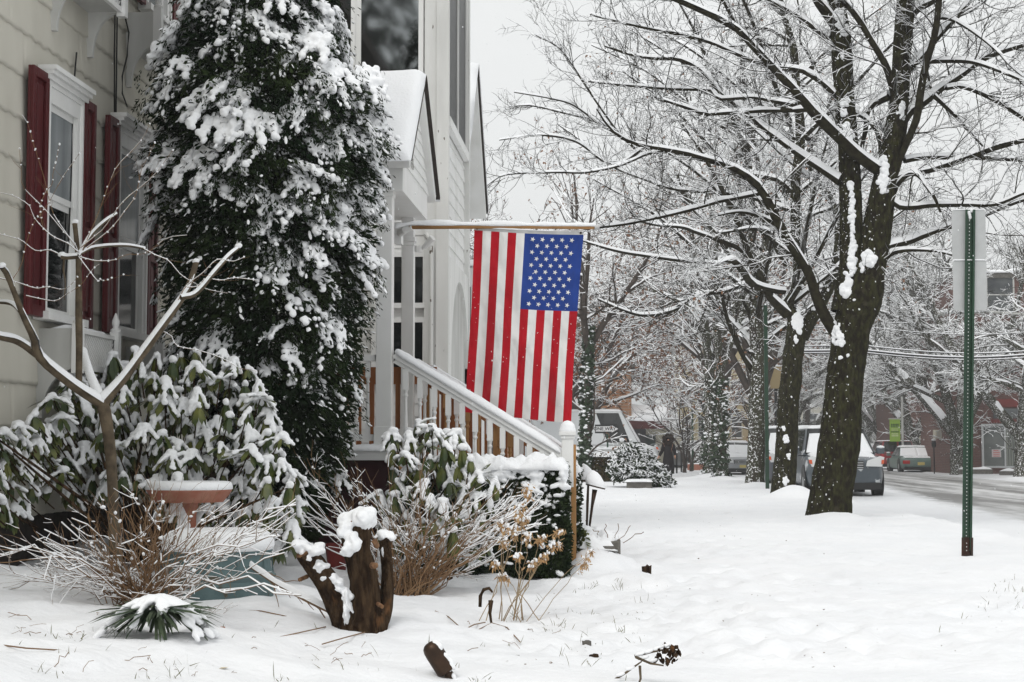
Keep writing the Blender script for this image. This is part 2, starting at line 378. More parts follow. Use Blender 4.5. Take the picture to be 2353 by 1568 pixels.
# leaf cards: many small shaped leaves in one mesh.  outline = list of (along, across, lift)
def leaves(C0, D, Nn, L, W, outline=((0, 0), (0.35, 0.5), (0.75, 0.42), (1, 0), (0.75, -0.42), (0.35, -0.5)), bend=0.0):
    C0 = np.asarray(C0, float); D = unit(np.asarray(D, float)); S = unit(np.cross(D, np.asarray(Nn, float))); U = np.cross(S, D)
    L = np.broadcast_to(L, len(C0)); W = np.broadcast_to(W, len(C0))
    V = []
    for a, b in outline:
        V.append(C0 + D * (a * L)[:, None] + S * (b * W)[:, None] - U * (bend * L * a * a + 0.15 * W * abs(b))[:, None])
    V = np.stack(V, 1); k = len(outline); n = len(C0)
    V = V.reshape(-1, 3); base = (np.arange(n) * k)[:, None]
    tri = np.array([(0, 1, 5), (1, 2, 4), (1, 4, 5), (2, 3, 4)]) if k == 6 else np.array([(0, i, i + 1) for i in range(1, k - 1)])
    Fq = (base[:, :, None] + tri[None]).reshape(-1, 3)
    return V, Fq
# ---------------------------------------------------------------- bare trees
def resample(pts, rad, K):
    pts = np.array(pts, float); rad = np.array(rad, float); n = len(pts)
    if n > 2:                                   # Catmull-Rom rounding
        ext = np.vstack([2 * pts[0] - pts[1], pts, 2 * pts[-1] - pts[-2]]); Q = []; Rr = []
        for i in range(n - 1):
            p0, p1, p2, p3 = ext[i:i + 4]
            for t in np.linspace(0, 1, 8, endpoint=False):
                Q.append(0.5 * ((2 * p1) + (-p0 + p2) * t + (2 * p0 - 5 * p1 + 4 * p2 - p3) * t * t + (-p0 + 3 * p1 - 3 * p2 + p3) * t ** 3)); Rr.append(rad[i] * (1 - t) + rad[i + 1] * t)
        Q.append(pts[-1]); Rr.append(rad[-1]); Q = np.array(Q); Rr = np.array(Rr)
    else: Q, Rr = pts, rad
    s = np.concatenate([[0], np.cumsum(np.linalg.norm(np.diff(Q, axis=0), axis=1))]); u = np.linspace(0, s[-1], K)
    return np.stack([np.interp(u, s, Q[:, k]) for k in range(3)], 1), np.interp(u, s, Rr)
def frames(Pp):
    T = unit(np.gradient(Pp, axis=1)); up = np.zeros_like(T); up[..., 2] = 1
    S = np.cross(T, up); ln = np.linalg.norm(S, axis=-1, keepdims=True)
    alt = np.cross(T, np.broadcast_to([0.3, 1.0, 0], T.shape)); S = np.where(ln < 0.12, alt, S); S = unit(S)
    # keep the side vector from flipping along one branch
    for i in range(1, Pp.shape[1]):
        flip = (S[:, i] * S[:, i - 1]).sum(-1) < 0; S[flip, i] *= -1
    U = np.cross(S, T); fl = U[..., 2] < 0
    U = np.where(fl[..., None], -U, U)
    return T, S, U
def tubes(Pp, R, k, bumpy=0.0, seed=0):
    """Pp (M,K,3), R (M,K) -> verts, quads"""
    T, S, U = frames(Pp)
    for i in range(1, Pp.shape[1]):             # carry the frame along so that rings never twist
        s_ = S[:, i - 1] - T[:, i] * (S[:, i - 1] * T[:, i]).sum(-1, keepdims=True); S[:, i] = unit(s_)
    U = np.cross(S, T)
    th = np.arange(k) * 2 * PI / k
    rr = R[:, :, None] * np.ones(k)
    if bumpy > 0:
        X = Pp[:, :, None, :] + S[:, :, None] * np.cos(th)[None, None, :, None] * R[:, :, None, None] + U[:, :, None] * np.sin(th)[None, None, :, None] * R[:, :, None, None]
        rr = rr * (1 + bumpy * fbm(X[..., 0] * 7 + seed, X[..., 1] * 7, X[..., 2] * 2.2, oct=3))
    V = Pp[:, :, None, :] + rr[..., None] * (S[:, :, None] * np.cos(th)[None, None, :, None] + U[:, :, None] * np.sin(th)[None, None, :, None])
    Mn, K = R.shape
    m, i, j = np.meshgrid(np.arange(Mn), np.arange(K - 1), np.arange(k), indexing='ij'); j2 = (j + 1) % k
    b = m * K * k
    Fq = np.stack([b + i * k + j, b + i * k + j2, b + (i + 1) * k + j2, b + (i + 1) * k + j], -1).reshape(-1, 4)
    return V.reshape(-1, 3), Fq
def caps(Pp, R, h0, hr, k=5, seed=0, rough=0.3, slope=(0.25, 0.75), wf=1.06, fall=0.0):
    """snow lying on the upper side of branches"""
    T, S, U = frames(Pp); horiz = np.sqrt(np.clip(1 - T[..., 2] ** 2, 0, 1))
    f = sstep(slope[0], slope[1], horiz)
    nz = 1 + rough * fbm(Pp[..., 0] * 5 + seed, Pp[..., 1] * 5, Pp[..., 2] * 5, oct=3, seed=seed)
    if fall > 0: nz = nz * sstep(-fall, -fall + 0.25, vn(Pp[..., 0] * 1.7, Pp[..., 1] * 1.7, Pp[..., 2] * 1.7 + seed))
    h = (h0 + hr * R) * f * nz
    on = sstep(0.0, 0.3, f * nz)
    th = np.linspace(0.18, PI - 0.18, k) if k > 3 else np.array([0.1, PI / 2, PI - 0.1]); Up = np.zeros_like(U); Up[..., 2] = 1.0
    w = (R * wf + 0.30 * np.clip(h, 0, R + 0.004)) * (0.5 + 0.5 * on)
    hh = R * (0.6 + 0.4 * on) * 1.0 + h
    Ud = unit(U * 0.5 + Up * 0.5)
    V = Pp[:, :, None, :] + S[:, :, None] * (np.cos(th)[None, None] * w[..., None])[..., None] + Ud[:, :, None] * (np.sin(th)[None, None] * hh[..., None])[..., None]
    Mn, K = R.shape
    m, i, j = np.meshgrid(np.arange(Mn), np.arange(K - 1), np.arange(k - 1), indexing='ij'); b = m * K * k
    keep = (np.minimum(f[:, :-1], f[:, 1:])[:, :, None] * np.ones(k - 1) > 0.06) & (np.maximum(h[:, :-1], h[:, 1:])[:, :, None] * np.ones(k - 1) > 0.0015)
    Fq = np.stack([b + i * k + j, b + i * k + j + 1, b + (i + 1) * k + j + 1, b + (i + 1) * k + j], -1)[keep].reshape(-1, 4)
    return V.reshape(-1, 3), Fq
def grow(rg, Pp, R, dens, L, rr, rmin, ang, K, wob, up, tmin=0.15, flat=0.7, minr=0.0, taper=0.35, rmax=9, bias=None, zmin=-9):
    seg = np.linalg.norm(np.diff(Pp, axis=1), axis=2); S = seg.sum(1); ok = R.mean(1) > minr; S = S * ok
    N = int(S.sum() * dens)
    if N < 1: return np.zeros((0, K, 3)), np.zeros((0, K))
    idx = rg.choice(len(S), N, p=S / S.sum()); t = tmin + (1 - tmin) * rg.rand(N) ** 0.85
    Kp = Pp.shape[1]; u = t * (Kp - 1); i = np.minimum(u.astype(int), Kp - 2); f = (u - i)[:, None]
    p = Pp[idx, i] * (1 - f) + Pp[idx, i + 1] * f; T = unit(Pp[idx, i + 1] - Pp[idx, i])
    r = R[idx, i] * (1 - f[:, 0]) + R[idx, i + 1] * f[:, 0]
    kk = p[:, 2] > zmin; p, T, r, t = p[kk], T[kk], r[kk], t[kk]; N = len(p)
    q = rg.normal(size=(N, 3)); q -= T * (q * T).sum(1)[:, None]; q[:, 2] *= flat; q = unit(q)
    a = rg.normal(ang, 0.22, N)[:, None]; d = np.cos(a) * T + np.sin(a) * q
    if bias is not None: d = d + np.array(bias)
    d = unit(d)
    Ln = rg.uniform(L[0], L[1], N) * (1 - 0.5 * t); r0 = np.clip(r * rr, rmin, rmax)
    out = np.zeros((N, K, 3)); out[:, 0] = p
    for k in range(1, K):
        d = unit(d + rg.normal(size=(N, 3)) * wob + np.array([0, 0, up]))
        out[:, k] = out[:, k - 1] + d * (Ln / (K - 1))[:, None]
    Rr = r0[:, None] * np.linspace(1, taper, K)[None]
    return out, Rr
def tree_meshes(limb_sets, levels, rg, root, bark, snow_h, bark_fine=None, twig_snow=0.006, sides=10, trunk_name='trunk', bumpy=0.06, leaf=0, zfree=0.0, cap_rough=.4, cap_fall=.8):
    """limb_sets: list of (pts, rad, is_trunk). builds trunk (thick stems), crown (all branches) and snow"""
    K = 28
    Pt = []; Rt = []; isT = []
    for pts, rad, tr in limb_sets:
        a, b = resample(pts, rad, K); Pt.append(a); Rt.append(b); isT.append(tr)
    Pt = np.array(Pt); Rt = np.array(Rt); isT = np.array(isT)
    if zfree > 0:                                   # furrowed bark
        A_, B_ = zip(*[resample(p_, r_, 150) for p_, r_, t_ in limb_sets if t_]); A_, B_ = np.array(A_), np.array(B_); kk = 44
        V, Fq = tubes(A_, B_, kk); ax = np.repeat(A_.reshape(-1, 3), kk, 0); dr = V - ax; an = np.arctan2(dr[:, 1], dr[:, 0]); c_, s_ = np.cos(an), np.sin(an)
        V = ax + dr * (1 + .05 * vn(c_ * 3, s_ * 3, V[:, 2] * 1.5, 2) + .050 * vn(c_ * 9, s_ * 9, V[:, 2] * 3.5, 4) + .035 * vn(c_ * 20, s_ * 20, V[:, 2] * 9, 6))[:, None]
    else: V, Fq = tubes(Pt[isT], Rt[isT], 16, bumpy)
    tk = np_obj(trunk_name, V, Fq, bark, root, True)
    Vs = []; Fs = []; Sv = []; Sf = []
    def put(A, B, v, f): B.append(f + sum(len(x) for x in A)); A.append(v)
    if (~isT).any():
        v, f = tubes(Pt[~isT], Rt[~isT], sides, bumpy * 0.6); put(Vs, Fs, v, f)
    v, f = caps(Pt[~isT], Rt[~isT], snow_h, 0.30, 7, 3, cap_rough, slope=(0.45, 0.85), fall=cap_fall); put(Sv, Sf, v, f)
    PP, RR = Pt, Rt; allP, allR = PP, RR; tips = None
    zmin = Pt[:, 0, 2].min() + 0.0
    for lv in levels:
        lv['zmin'] = max(0, zmin) + zfree
        src = (PP, RR)
        if lv.pop('also_limbs', False): 
            # resample earlier level polylines to the same K
            Kc = PP.shape[1]; ii = np.linspace(0, K - 1, Kc).round().astype(int)
            src = (np.concatenate([PP, Pt[:, ii]]), np.concatenate([RR, Rt[:, ii]]))
        PP, RR = grow(rg, src[0], src[1], **lv)
        k = 5 if RR.max() > 0.02 else (4 if RR.max() > 0.009 else 3)
        v, f = tubes(PP, RR, k); put(Vs, Fs, v, f)
        v, f = caps(PP, RR, twig_snow, 0.4, 3, 5, 0.5, slope=(0.3, 0.85), fall=0.45); put(Sv, Sf, v, f)
    cr = np_obj('crown', np.concatenate(Vs), np.concatenate(Fs), bark_fine or bark, root, False)
    sn = np_obj('snow', np.concatenate(Sv), np.concatenate(Sf), M['snow_small'], root, True)
    if leaf > 0:
        n = leaf; i = rg.randint(len(PP), size=n); c = PP[i, -1]
        D = rg.normal(size=(n, 3)); D[:, 2] -= 0.8; v, f = leaves(c, D, rg.normal(size=(n, 3)), rg.uniform(0.05, 0.11, n), rg.uniform(0.04, 0.07, n))
        np_obj('dead_leaves', v, f, M['brown_leaf'], root)
    return tk, cr, sn

# photograph traces (three enlarged crops of the photograph, measured in their own pixels)
def fromA(x, y): return 1650.6 + x * .3189, 399.7 + y * .3189
def fromB(x, y): return 1650.6 + x * .3189, y * .3189
def fromC(x, y): return 1150.6 + x * .3189, 399.7 + y * .3189
def fromD(x, y): return 1105.5 + x * .3796, y * .3796
CROP = dict(A=(fromA, .3189), B=(fromB, .3189), C=(fromC, .3189), D=(fromD, .3796), Z=(lambda x, y: (x, y), 1.0))
def trace(Y0, xr, slope, segs):
    """segs: list of (crop, [(x, y, radius), ...]); xr = the trunk's x in the photograph; the limb leans
    away from or towards the street by slope metres per metre it spreads sideways"""
    pts = []; rad = []
    if xr is None: xr = CROP[segs[0][0]][0](*segs[0][1][0][:2])[0]
    for crop, pl in segs:
        fn, sc = CROP[crop]
        for x, y, r in pl:
            X, Yp = fn(x, y); Yd = Y0 + slope * abs(X - xr) * Y0 / F_PX
            pts.append(P(X, Yp, Yd)); rad.append(r * sc * Yd / F_PX)
    return pts, rad

def proj(p):
    q = (np.asarray(p) - CAM) @ _Rm; return CXP + F_PX * q[..., 0] / -q[..., 2], CYP - F_PX * q[..., 1] / -q[..., 2]
def on_stem(px, py, stems):
    """nearest point of the stems' visible bark at a place in the photograph"""
    best = None
    for A, R in stems:
        x, y = proj(A); i = int(np.argmin(np.abs(y - py))); r = R[i]; sc = A[i, 1] / F_PX; dx = (px - x[i]) * sc
        if abs(dx) > r * 1.05: continue
        Y = A[i, 1] - math.sqrt(max(0, r * r - dx * dx))
        if best is None or Y < best: best = Y
    return None if best is None else P(px, py, best)
def plaster(root, patches, stems, rg, voxel, n_dust=160, side=-1):
    Cc, D, S = [], [], []
    for crop, x, y, rx, ry in patches:
        X, Yp = CROP[crop][0](x, y); sc = CROP[crop][1]; n = int(14 * max(1, ry / rx))
        for k in range(n):
            v = rg.uniform(-1, 1); u = rg.uniform(-1, 1) * (1 - .6 * abs(v)) ; p = on_stem(X + u * rx * sc * .8, Yp + v * ry * sc, stems)
            if p is None: continue
            w = rx * sc * p[1] / F_PX * rg.uniform(.28, .55); Cc.append(p + [0, -.002, 0]); D.append([rg.normal() * .5, 0, 1]); S.append([w * 1.2, .030, w])
    for A, R in stems:
        for k in range(n_dust):
            i = rg.randint(2, len(R) - 1); a = rg.uniform(-1.0, .2); w = rg.uniform(.004, .011) * (1 if rg.rand() < .93 else 2.2)
            Cc.append(A[i] + rg.normal() * (A[i - 1] - A[i]) + np.array([math.sin(a) * R[i] * 1.0, -math.cos(a) * R[i], 0]) * 1.0); D.append([rg.normal() * .5, 0, 1]); S.append([w * rg.uniform(.8, 2.2), w * .6, w])
    snow_blobs('stem_snow', Cc, D, S, voxel, root, rough=.010, rsc=22)
def street_tree_near():
    Y0 = 22.0; b = G(1905, 1197); b = P(1905, 1200, Y0)
    root = thing('street_tree', 'large mossy street tree with two thick stems, nearest of the row along the kerb', 'tree', (b[0], b[1], Zg(b[0], b[1])), 'street trees along the near kerb')
    z0 = Zg(b[0], b[1])
    T = lambda s, segs, tr=False: (*trace(Y0, 1930 if tr else None, s, segs), tr)
    L = []
    # base flare
    L.append(T(0, [('Z', [(1903, 1215, 60), (1905, 1190, 52), (1912, 1130, 47)]), ('A', [(870, 1950, 145), (905, 1560, 130), (935, 1300, 128), (965, 1100, 135), (1040, 900, 140), (1090, 700, 108), (1125, 500, 104), (1165, 280, 96), (1190, 100, 88)]),
                    ('B', [(1240, 1150, 82), (1275, 950, 78), (1305, 720, 68), (1315, 500, 62), (1325, 330, 64), (1345, 100, 66), (1352, -60, 62), (1380, -700, 45), (1350, -1500, 25)])], True))
    L.append(T(0.3, [('A', [(900, 1000, 90), (935, 800, 85), (958, 600, 78), (960, 350, 78), (950, 100, 78)]), ('B', [(950, 1300, 78), (935, 1050, 70), (915, 800, 72), (900, 600, 72), (890, 400, 74), (878, 220, 70), (855, 0, 58), (830, -400, 45), (860, -1200, 22)])], True))
    a = L.append
    a(T(-0.5, [('B', [(1185, 1250, 42), (1110, 1200, 40), (990, 1110, 40), (860, 985, 40), (700, 830, 38), (590, 700, 32), (430, 530, 28), (300, 390, 26), (190, 270, 24), (130, 210, 22)]), ('D', [(1430, 110, 20), (1300, 50, 18), (1100, -40, 16), (900, -160, 10)])]))
    a(T(-0.6, [('B', [(140, 215, 14), (90, 110, 14), (30, 0, 12), (-60, -150, 8)])]))
    a(T(0.5, [('B', [(880, 1310, 36), (760, 1230, 28), (600, 1125, 26), (430, 1000, 24), (330, 925, 22), (240, 840, 20), (100, 735, 18), (0, 650, 17)]), ('D', [(1340, 430, 14), (1200, 360, 14), (1050, 355, 10), (900, 330, 9), (750, 280, 6)])]))
    a(T(-0.5, [('B', [(670, 790, 18), (550, 795, 16), (400, 798, 15), (230, 805, 14), (0, 820, 14)]), ('D', [(1350, 690, 10), (1200, 640, 8), (1050, 590, 5)])]))
    a(T(0.2, [('B', [(840, 680, 24), (740, 590, 22), (600, 510, 18), (430, 490, 17), (300, 455, 16), (120, 385, 13), (0, 330, 12)]), ('D', [(1330, 240, 12), (1150, 200, 10), (900, 150, 8), (660, 90, 5)])]))
    a(T(0.6, [('B', [(560, 760, 16), (400, 730, 14), (250, 705, 12), (0, 715, 11)]), ('D', [(1400, 550, 10), (1150, 540, 9), (900, 520, 8), (650, 495, 5)])]))
    a(T(0.3, [('B', [(800, 280, 24), (680, 190, 22), (560, 110, 22), (430, 40, 22), (330, -20, 20), (150, -100, 12)])]))
    a(T(-0.4, [('B', [(890, 260, 40), (800, 120, 40), (730, 30, 34), (680, -40, 25), (560, -250, 14)])]))
    a(T(-0.6, [('B', [(1300, 820, 34), (1255, 620, 30), (1200, 460, 26), (1110, 310, 23), (1040, 190, 22), (970, 90, 20), (880, -10, 18), (760, -200, 10)])]))
    a(T(0.3, [('B', [(1320, 880, 40), (1380, 800, 36), (1470, 745, 32), (1600, 640, 28), (1750, 540, 26), (1900, 430, 24), (2050, 370, 20), (2203, 325, 18), (2400, 280, 12)])]))
    a(T(-0.8, [('B', [(1250, 1290, 14), (1300, 1170, 22), (1370, 1000, 26), (1430, 850, 28), (1460, 650, 28), (1500, 450, 26), (1560, 250, 24), (1590, 0, 24), (1600, -300, 18), (1650, -700, 10)])]))
    a(T(-0.8, [('B', [(1510, 445, 18), (1700, 440, 16), (1860, 455, 15), (2050, 520, 15), (2203, 585, 14), (2400, 680, 9)])]))
    a(T(0.4, [('B', [(1330, 520, 40), (1430, 440, 30), (1510, 350, 26), (1600, 240, 25), (1680, 160, 24), (1760, 70, 22), (1830, -20, 20), (2000, -200, 12)])]))
    a(T(-0.5, [('B', [(1270, 1300, 22), (1380, 1250, 20), (1500, 1235, 20), (1650, 1190, 21), (1800, 1140, 22), (1950, 1080, 22), (2080, 1040, 22), (2203, 1010, 20), (2500, 930, 12)])]))
    a(T(0.4, [('B', [(1340, 1160, 20), (1450, 1140, 18), (1600, 1135, 17), (1900, 1140, 16), (2203, 1155, 15), (2450, 1170, 9)])]))
    a(T(-0.4, [('B', [(1250, 1440, 26), (1310, 1490, 24), (1400, 1495, 20), (1550, 1480, 17), (1800, 1478, 15), (2000, 1475, 12), (2203, 1395, 10), (2400, 1330, 6)])]))
    a(T(0.5, [('A', [(1210, 530, 34), (1300, 505, 28), (1380, 485, 26), (1460, 450, 24), (1568, 410, 20)]), ('B', [(1750, 1600, 18), (1930, 1545, 17), (2060, 1490, 16), (2203, 1440, 15), (2450, 1380, 9)])]))
    a(T(-0.3, [('A', [(1190, 630, 20), (1240, 580, 18), (1320, 555, 15), (1420, 550, 12), (1568, 560, 9), (1750, 600, 5)])]))
    a(T(0.3, [('B', [(1380, 110, 38), (1440, 60, 30), (1540, 10, 25), (1650, -80, 18)])]))
    a(T(-0.9, [('B', [(1575, 125, 14), (1700, 150, 12), (1850, 240, 12), (2000, 360, 11), (2100, 470, 9), (2203, 560, 6)])]))
    a(T(0.5, [('B', [(1640, 640, 14), (1750, 630, 12), (1900, 680, 14), (2050, 760, 14), (2203, 860, 13), (2400, 980, 8)])]))
    a(T(0.2, [('B', [(1550, 690, 16), (1700, 830, 13), (1800, 940, 10), (1910, 1060, 6)])]))
    a(T(-0.9, [('B', [(1255, 1450, 14), (1290, 1340, 16), (1370, 1260, 15), (1440, 1265, 16), (1500, 1340, 15), (1560, 1430, 12), (1600, 1530, 8)])]))
    a(T(0.5, [('B', [(1170, 1130, 14), (1155, 990, 13), (1090, 880, 15), (990, 815, 13)])]))
    a(T(0.6, [('B', [(1230, 700, 26), (1150, 740, 22), (1080, 800, 18), (1060, 940, 18), (1030, 1080, 14)])]))
    # low snowy limb arching to the left over the second tree
    a(T(-0.5, [('A', [(880, 1190, 45), (820, 1110, 44), (760, 1010, 42), (700, 870, 36), (650, 710, 34), (560, 570, 36), (430, 350, 34), (320, 130, 30), (210, 20, 28)]), ('B', [(100, 1210, 18), (0, 1175, 18)]), ('D', [(1350, 960, 14), (1200, 920, 14), (1050, 895, 12), (900, 860, 10), (780, 780, 7), (700, 660, 5)])]))
    a(T(-0.6, [('A', [(300, 140, 18), (180, 165, 16), (0, 200, 15)]), ('C', [(1400, 250, 13), (1150, 312, 12), (900, 362, 11), (700, 388, 8), (600, 400, 5)])]))
    a(T(-0.7, [('A', [(420, 370, 15), (300, 310, 12), (150, 275, 10), (0, 300, 7)])]))
    # uprights above the frame
    for k in range(10):
        s = L[k % 2]; p = np.array(s[0][-2 - k % 2]); an = k * 0.7
        q = [p, p + np.array([math.cos(an), math.sin(an), 0.9]) * 1.0, p + np.array([math.cos(an), math.sin(an), 1.0]) * 2.3, p + np.array([math.cos(an), math.sin(an), 1.3]) * 3.6]
        L.append((q, [0.1, 0.07, 0.045, 0.02], False))
    rg = np.random.RandomState(11)
    lv = [dict(dens=2.0, L=(0.7, 2.0), rr=0.34, rmin=0.006, rmax=0.0115, ang=0.85, K=9, wob=0.16, up=0.05, flat=0.8),
          dict(dens=5.4, L=(0.4, 1.1), rr=0.5, rmin=0.0040, rmax=.0075, ang=0.75, K=7, wob=0.22, up=0.04, also_limbs=True),
          dict(dens=10.5, L=(0.14, 0.42), rr=0.55, rmin=0.0027, rmax=.004, ang=0.8, K=5, wob=0.32, up=0.05)]
    tree_meshes(L, lv, rg, root, M['bark_moss'], 0.026, M['bark'], 0.0045, zfree=3.1)
    # snow wedged in the forks and plastered down the stems
    stems = [resample(q[0], q[1], 120) for q in L[:2]]
    plaster(root, [('A', 965, 640, 38, 90), ('A', 925, 800, 55, 90), ('A', 1090, 615, 62, 45), ('A', 1045, 670, 30, 35), ('A', 1190, 60, 42, 75), ('B', 1200, 1310, 40, 70), ('B', 1190, 1190, 45, 55), ('B', 935, 960, 48, 70), ('B', 905, 780, 32, 60), ('B', 875, 140, 45, 70), ('B', 1325, 800, 30, 60),
                   ('A', 965, 270, 34, 80), ('A', 960, 170, 24, 40), ('A', 966, 430, 20, 70), ('A', 950, 90, 30, 28), ('A', 970, 530, 28, 60), ('B', 925, 730, 24, 30), ('B', 890, 405, 18, 18), ('B', 915, 230, 32, 40), ('A', 850, 1170, 40, 60), ('A', 890, 1200, 30, 40), ('A', 880, 1330, 18, 12), ('A', 935, 1310, 12, 10)], stems, rg, .0065, 150)
    return root

def street_tree_second():
    Y0 = 32.0; b = P(1803, 1135, Y0)
    root = thing('street_tree', 'second street tree in the row, mossy trunk forking low beside the blue off-road car', 'tree', (b[0], b[1], Zg(b[0], b[1])), 'street trees along the near kerb')
    T = lambda s, segs, tr=False: (*trace(Y0, 1820 if tr else None, s, segs), tr)
    L = [T(0, [('Z', [(1797, 1165, 34), (1800, 1130, 28), (1806, 1050, 25)]), ('A', [(505, 1650, 74), (522, 1500, 76), (540, 1300, 72), (560, 1150, 70), (545, 1030, 50), (500, 960, 44)]), ('A', [(550, 830, 26), (565, 620, 24), (555, 350, 34), (555, 150, 36), (560, 0, 34)]), ('B', [(585, 1100, 34), (590, 900, 34), (565, 650, 28), (545, 380, 28), (510, 230, 22), (465, 80, 18), (440, -100, 14), (430, -400, 8)])], True),
         T(0.2, [('A', [(600, 1180, 50), (650, 1080, 48), (700, 1000, 44), (760, 900, 36), (830, 740, 40), (860, 580, 32), (860, 400, 22), (840, 250, 18), (780, 120, 16), (700, 20, 13)]), ('B', [(560, 1050, 12), (520, 900, 10), (480, 700, 7)])], True)]
    a = L.append
    a(T(-0.3, [('A', [(500, 1010, 44), (440, 955, 36), (370, 880, 30), (310, 760, 27), (250, 650, 24), (200, 530, 22), (150, 380, 20), (60, 180, 18), (0, 60, 15), (-120, -150, 12), (-260, -360, 9)])]))
    a(T(-0.6, [('A', [(240, 620, 20), (150, 540, 17), (0, 480, 14)]), ('C', [(1400, 420, 13), (1300, 385, 12), (1120, 370, 9), (950, 330, 6)])]))
    a(T(-0.5, [('A', [(480, 850, 20), (400, 840, 20), (250, 800, 30), (180, 700, 30), (100, 620, 26), (0, 650, 14)]), ('C', [(1450, 640, 12), (1250, 620, 12), (1000, 585, 11), (850, 560, 10), (700, 520, 8), (580, 480, 5)])]))
    a(T(-0.4, [('A', [(490, 660, 16), (430, 560, 18), (380, 440, 18), (300, 400, 15), (180, 400, 13), (0, 430, 10)])]))
    a(T(0.3, [('A', [(590, 320, 22), (650, 300, 16), (780, 260, 14), (900, 200, 9)])]))
    a(T(0.5, [('B', [(590, 950, 22), (660, 1000, 16), (760, 860, 14), (820, 700, 10)])]))
    a(T(-0.5, [('B', [(500, 330, 12), (350, 325, 10), (180, 330, 8), (60, 340, 5)])]))
    a(T(-0.3, [('B', [(520, 300, 14), (450, 260, 12), (350, 210, 12), (180, 200, 8), (40, 220, 5)])]))
    a(T(0.2, [('D', [(1902, 1179, 17), (1800, 1090, 16), (1620, 1055, 15), (1430, 990, 14), (1150, 920, 12), (920, 870, 10), (700, 740, 8), (480, 680, 6), (300, 640, 4), (160, 650, 2.5)])]))
    a(T(0.3, [('D', [(1000, 890, 9), (800, 1000, 9), (580, 860, 8), (380, 820, 6), (220, 835, 4), (110, 850, 2.5)])]))
    a(T(-0.3, [('D', [(930, 900, 9), (830, 800, 8), (700, 620, 7), (600, 470, 6), (480, 300, 4), (330, 215, 2.5)])]))
    a(T(-0.3, [('D', [(1300, 950, 10), (1060, 920, 9), (850, 1000, 8), (640, 1045, 7), (450, 1045, 6), (150, 1060, 4), (30, 1130, 2.5)])]))
    a(T(0.5, [('D', [(1920, 1290, 14), (1560, 1180, 12), (1190, 1150, 10), (1000, 1090, 9), (800, 1010, 8), (600, 850, 6), (460, 750, 4)])]))
    a(T(0.4, [('D', [(1940, 900, 13), (1750, 760, 12), (1480, 560, 10), (1250, 400, 8), (1080, 290, 6), (900, 180, 4)])]))
    a(T(-0.4, [('D', [(700, 740, 6), (560, 640, 5), (430, 600, 4), (200, 560, 2.5)])]))
    a(T(0.4, [('B', [(570, 600, 14), (680, 500, 11), (640, 380, 9), (590, 300, 8), (590, 150, 7), (570, 0, 6)])]))
    rg = np.random.RandomState(12)
    for k in range(12):
        s = L[k % 2]; i = 8 + (k // 2) % 5; i = min(i, len(s[0]) - 2); p = np.array(s[0][i]); an = k * 2.4
        d = np.array([math.cos(an), math.sin(an), 0.8]); L.append(([p, p + d * 0.9, p + d * 2.1 + [0, 0, .1], p + d * 3.2 + [0, 0, -.1]], [0.05, 0.04, 0.028, 0.012], False))
    lv = [dict(dens=2.4, L=(0.9, 2.2), rr=0.34, rmin=0.007, rmax=0.014, ang=0.8, K=8, wob=0.16, up=0.05),
          dict(dens=4.6, L=(0.4, 1.0), rr=0.55, rmin=0.005, rmax=.009, ang=0.8, K=5, wob=0.22, up=0.03, also_limbs=True),
          dict(dens=7.5, L=(0.16, 0.45), rr=0.6, rmin=0.0034, ang=0.8, K=4, wob=0.26, up=0.03)]
    tree_meshes(L, lv, rg, root, M['bark_moss'], 0.028, M['bark'], 0.006, zfree=3.4)
    stems = [resample(q[0], q[1], 120) for q in L[:2]]
    plaster(root, [('A', 575, 1060, 48, 75), ('A', 585, 940, 30, 25), ('A', 560, 1190, 20, 25), ('A', 690, 950, 32, 35), ('A', 600, 280, 24, 40), ('Z', 1806, 1010, 8, 9), ('Z', 1800, 985, 5, 5), ('Z', 1812, 1050, 6, 5), ('Z', 1805, 1105, 9, 7)], stems, rg, .009, 330)
    return root

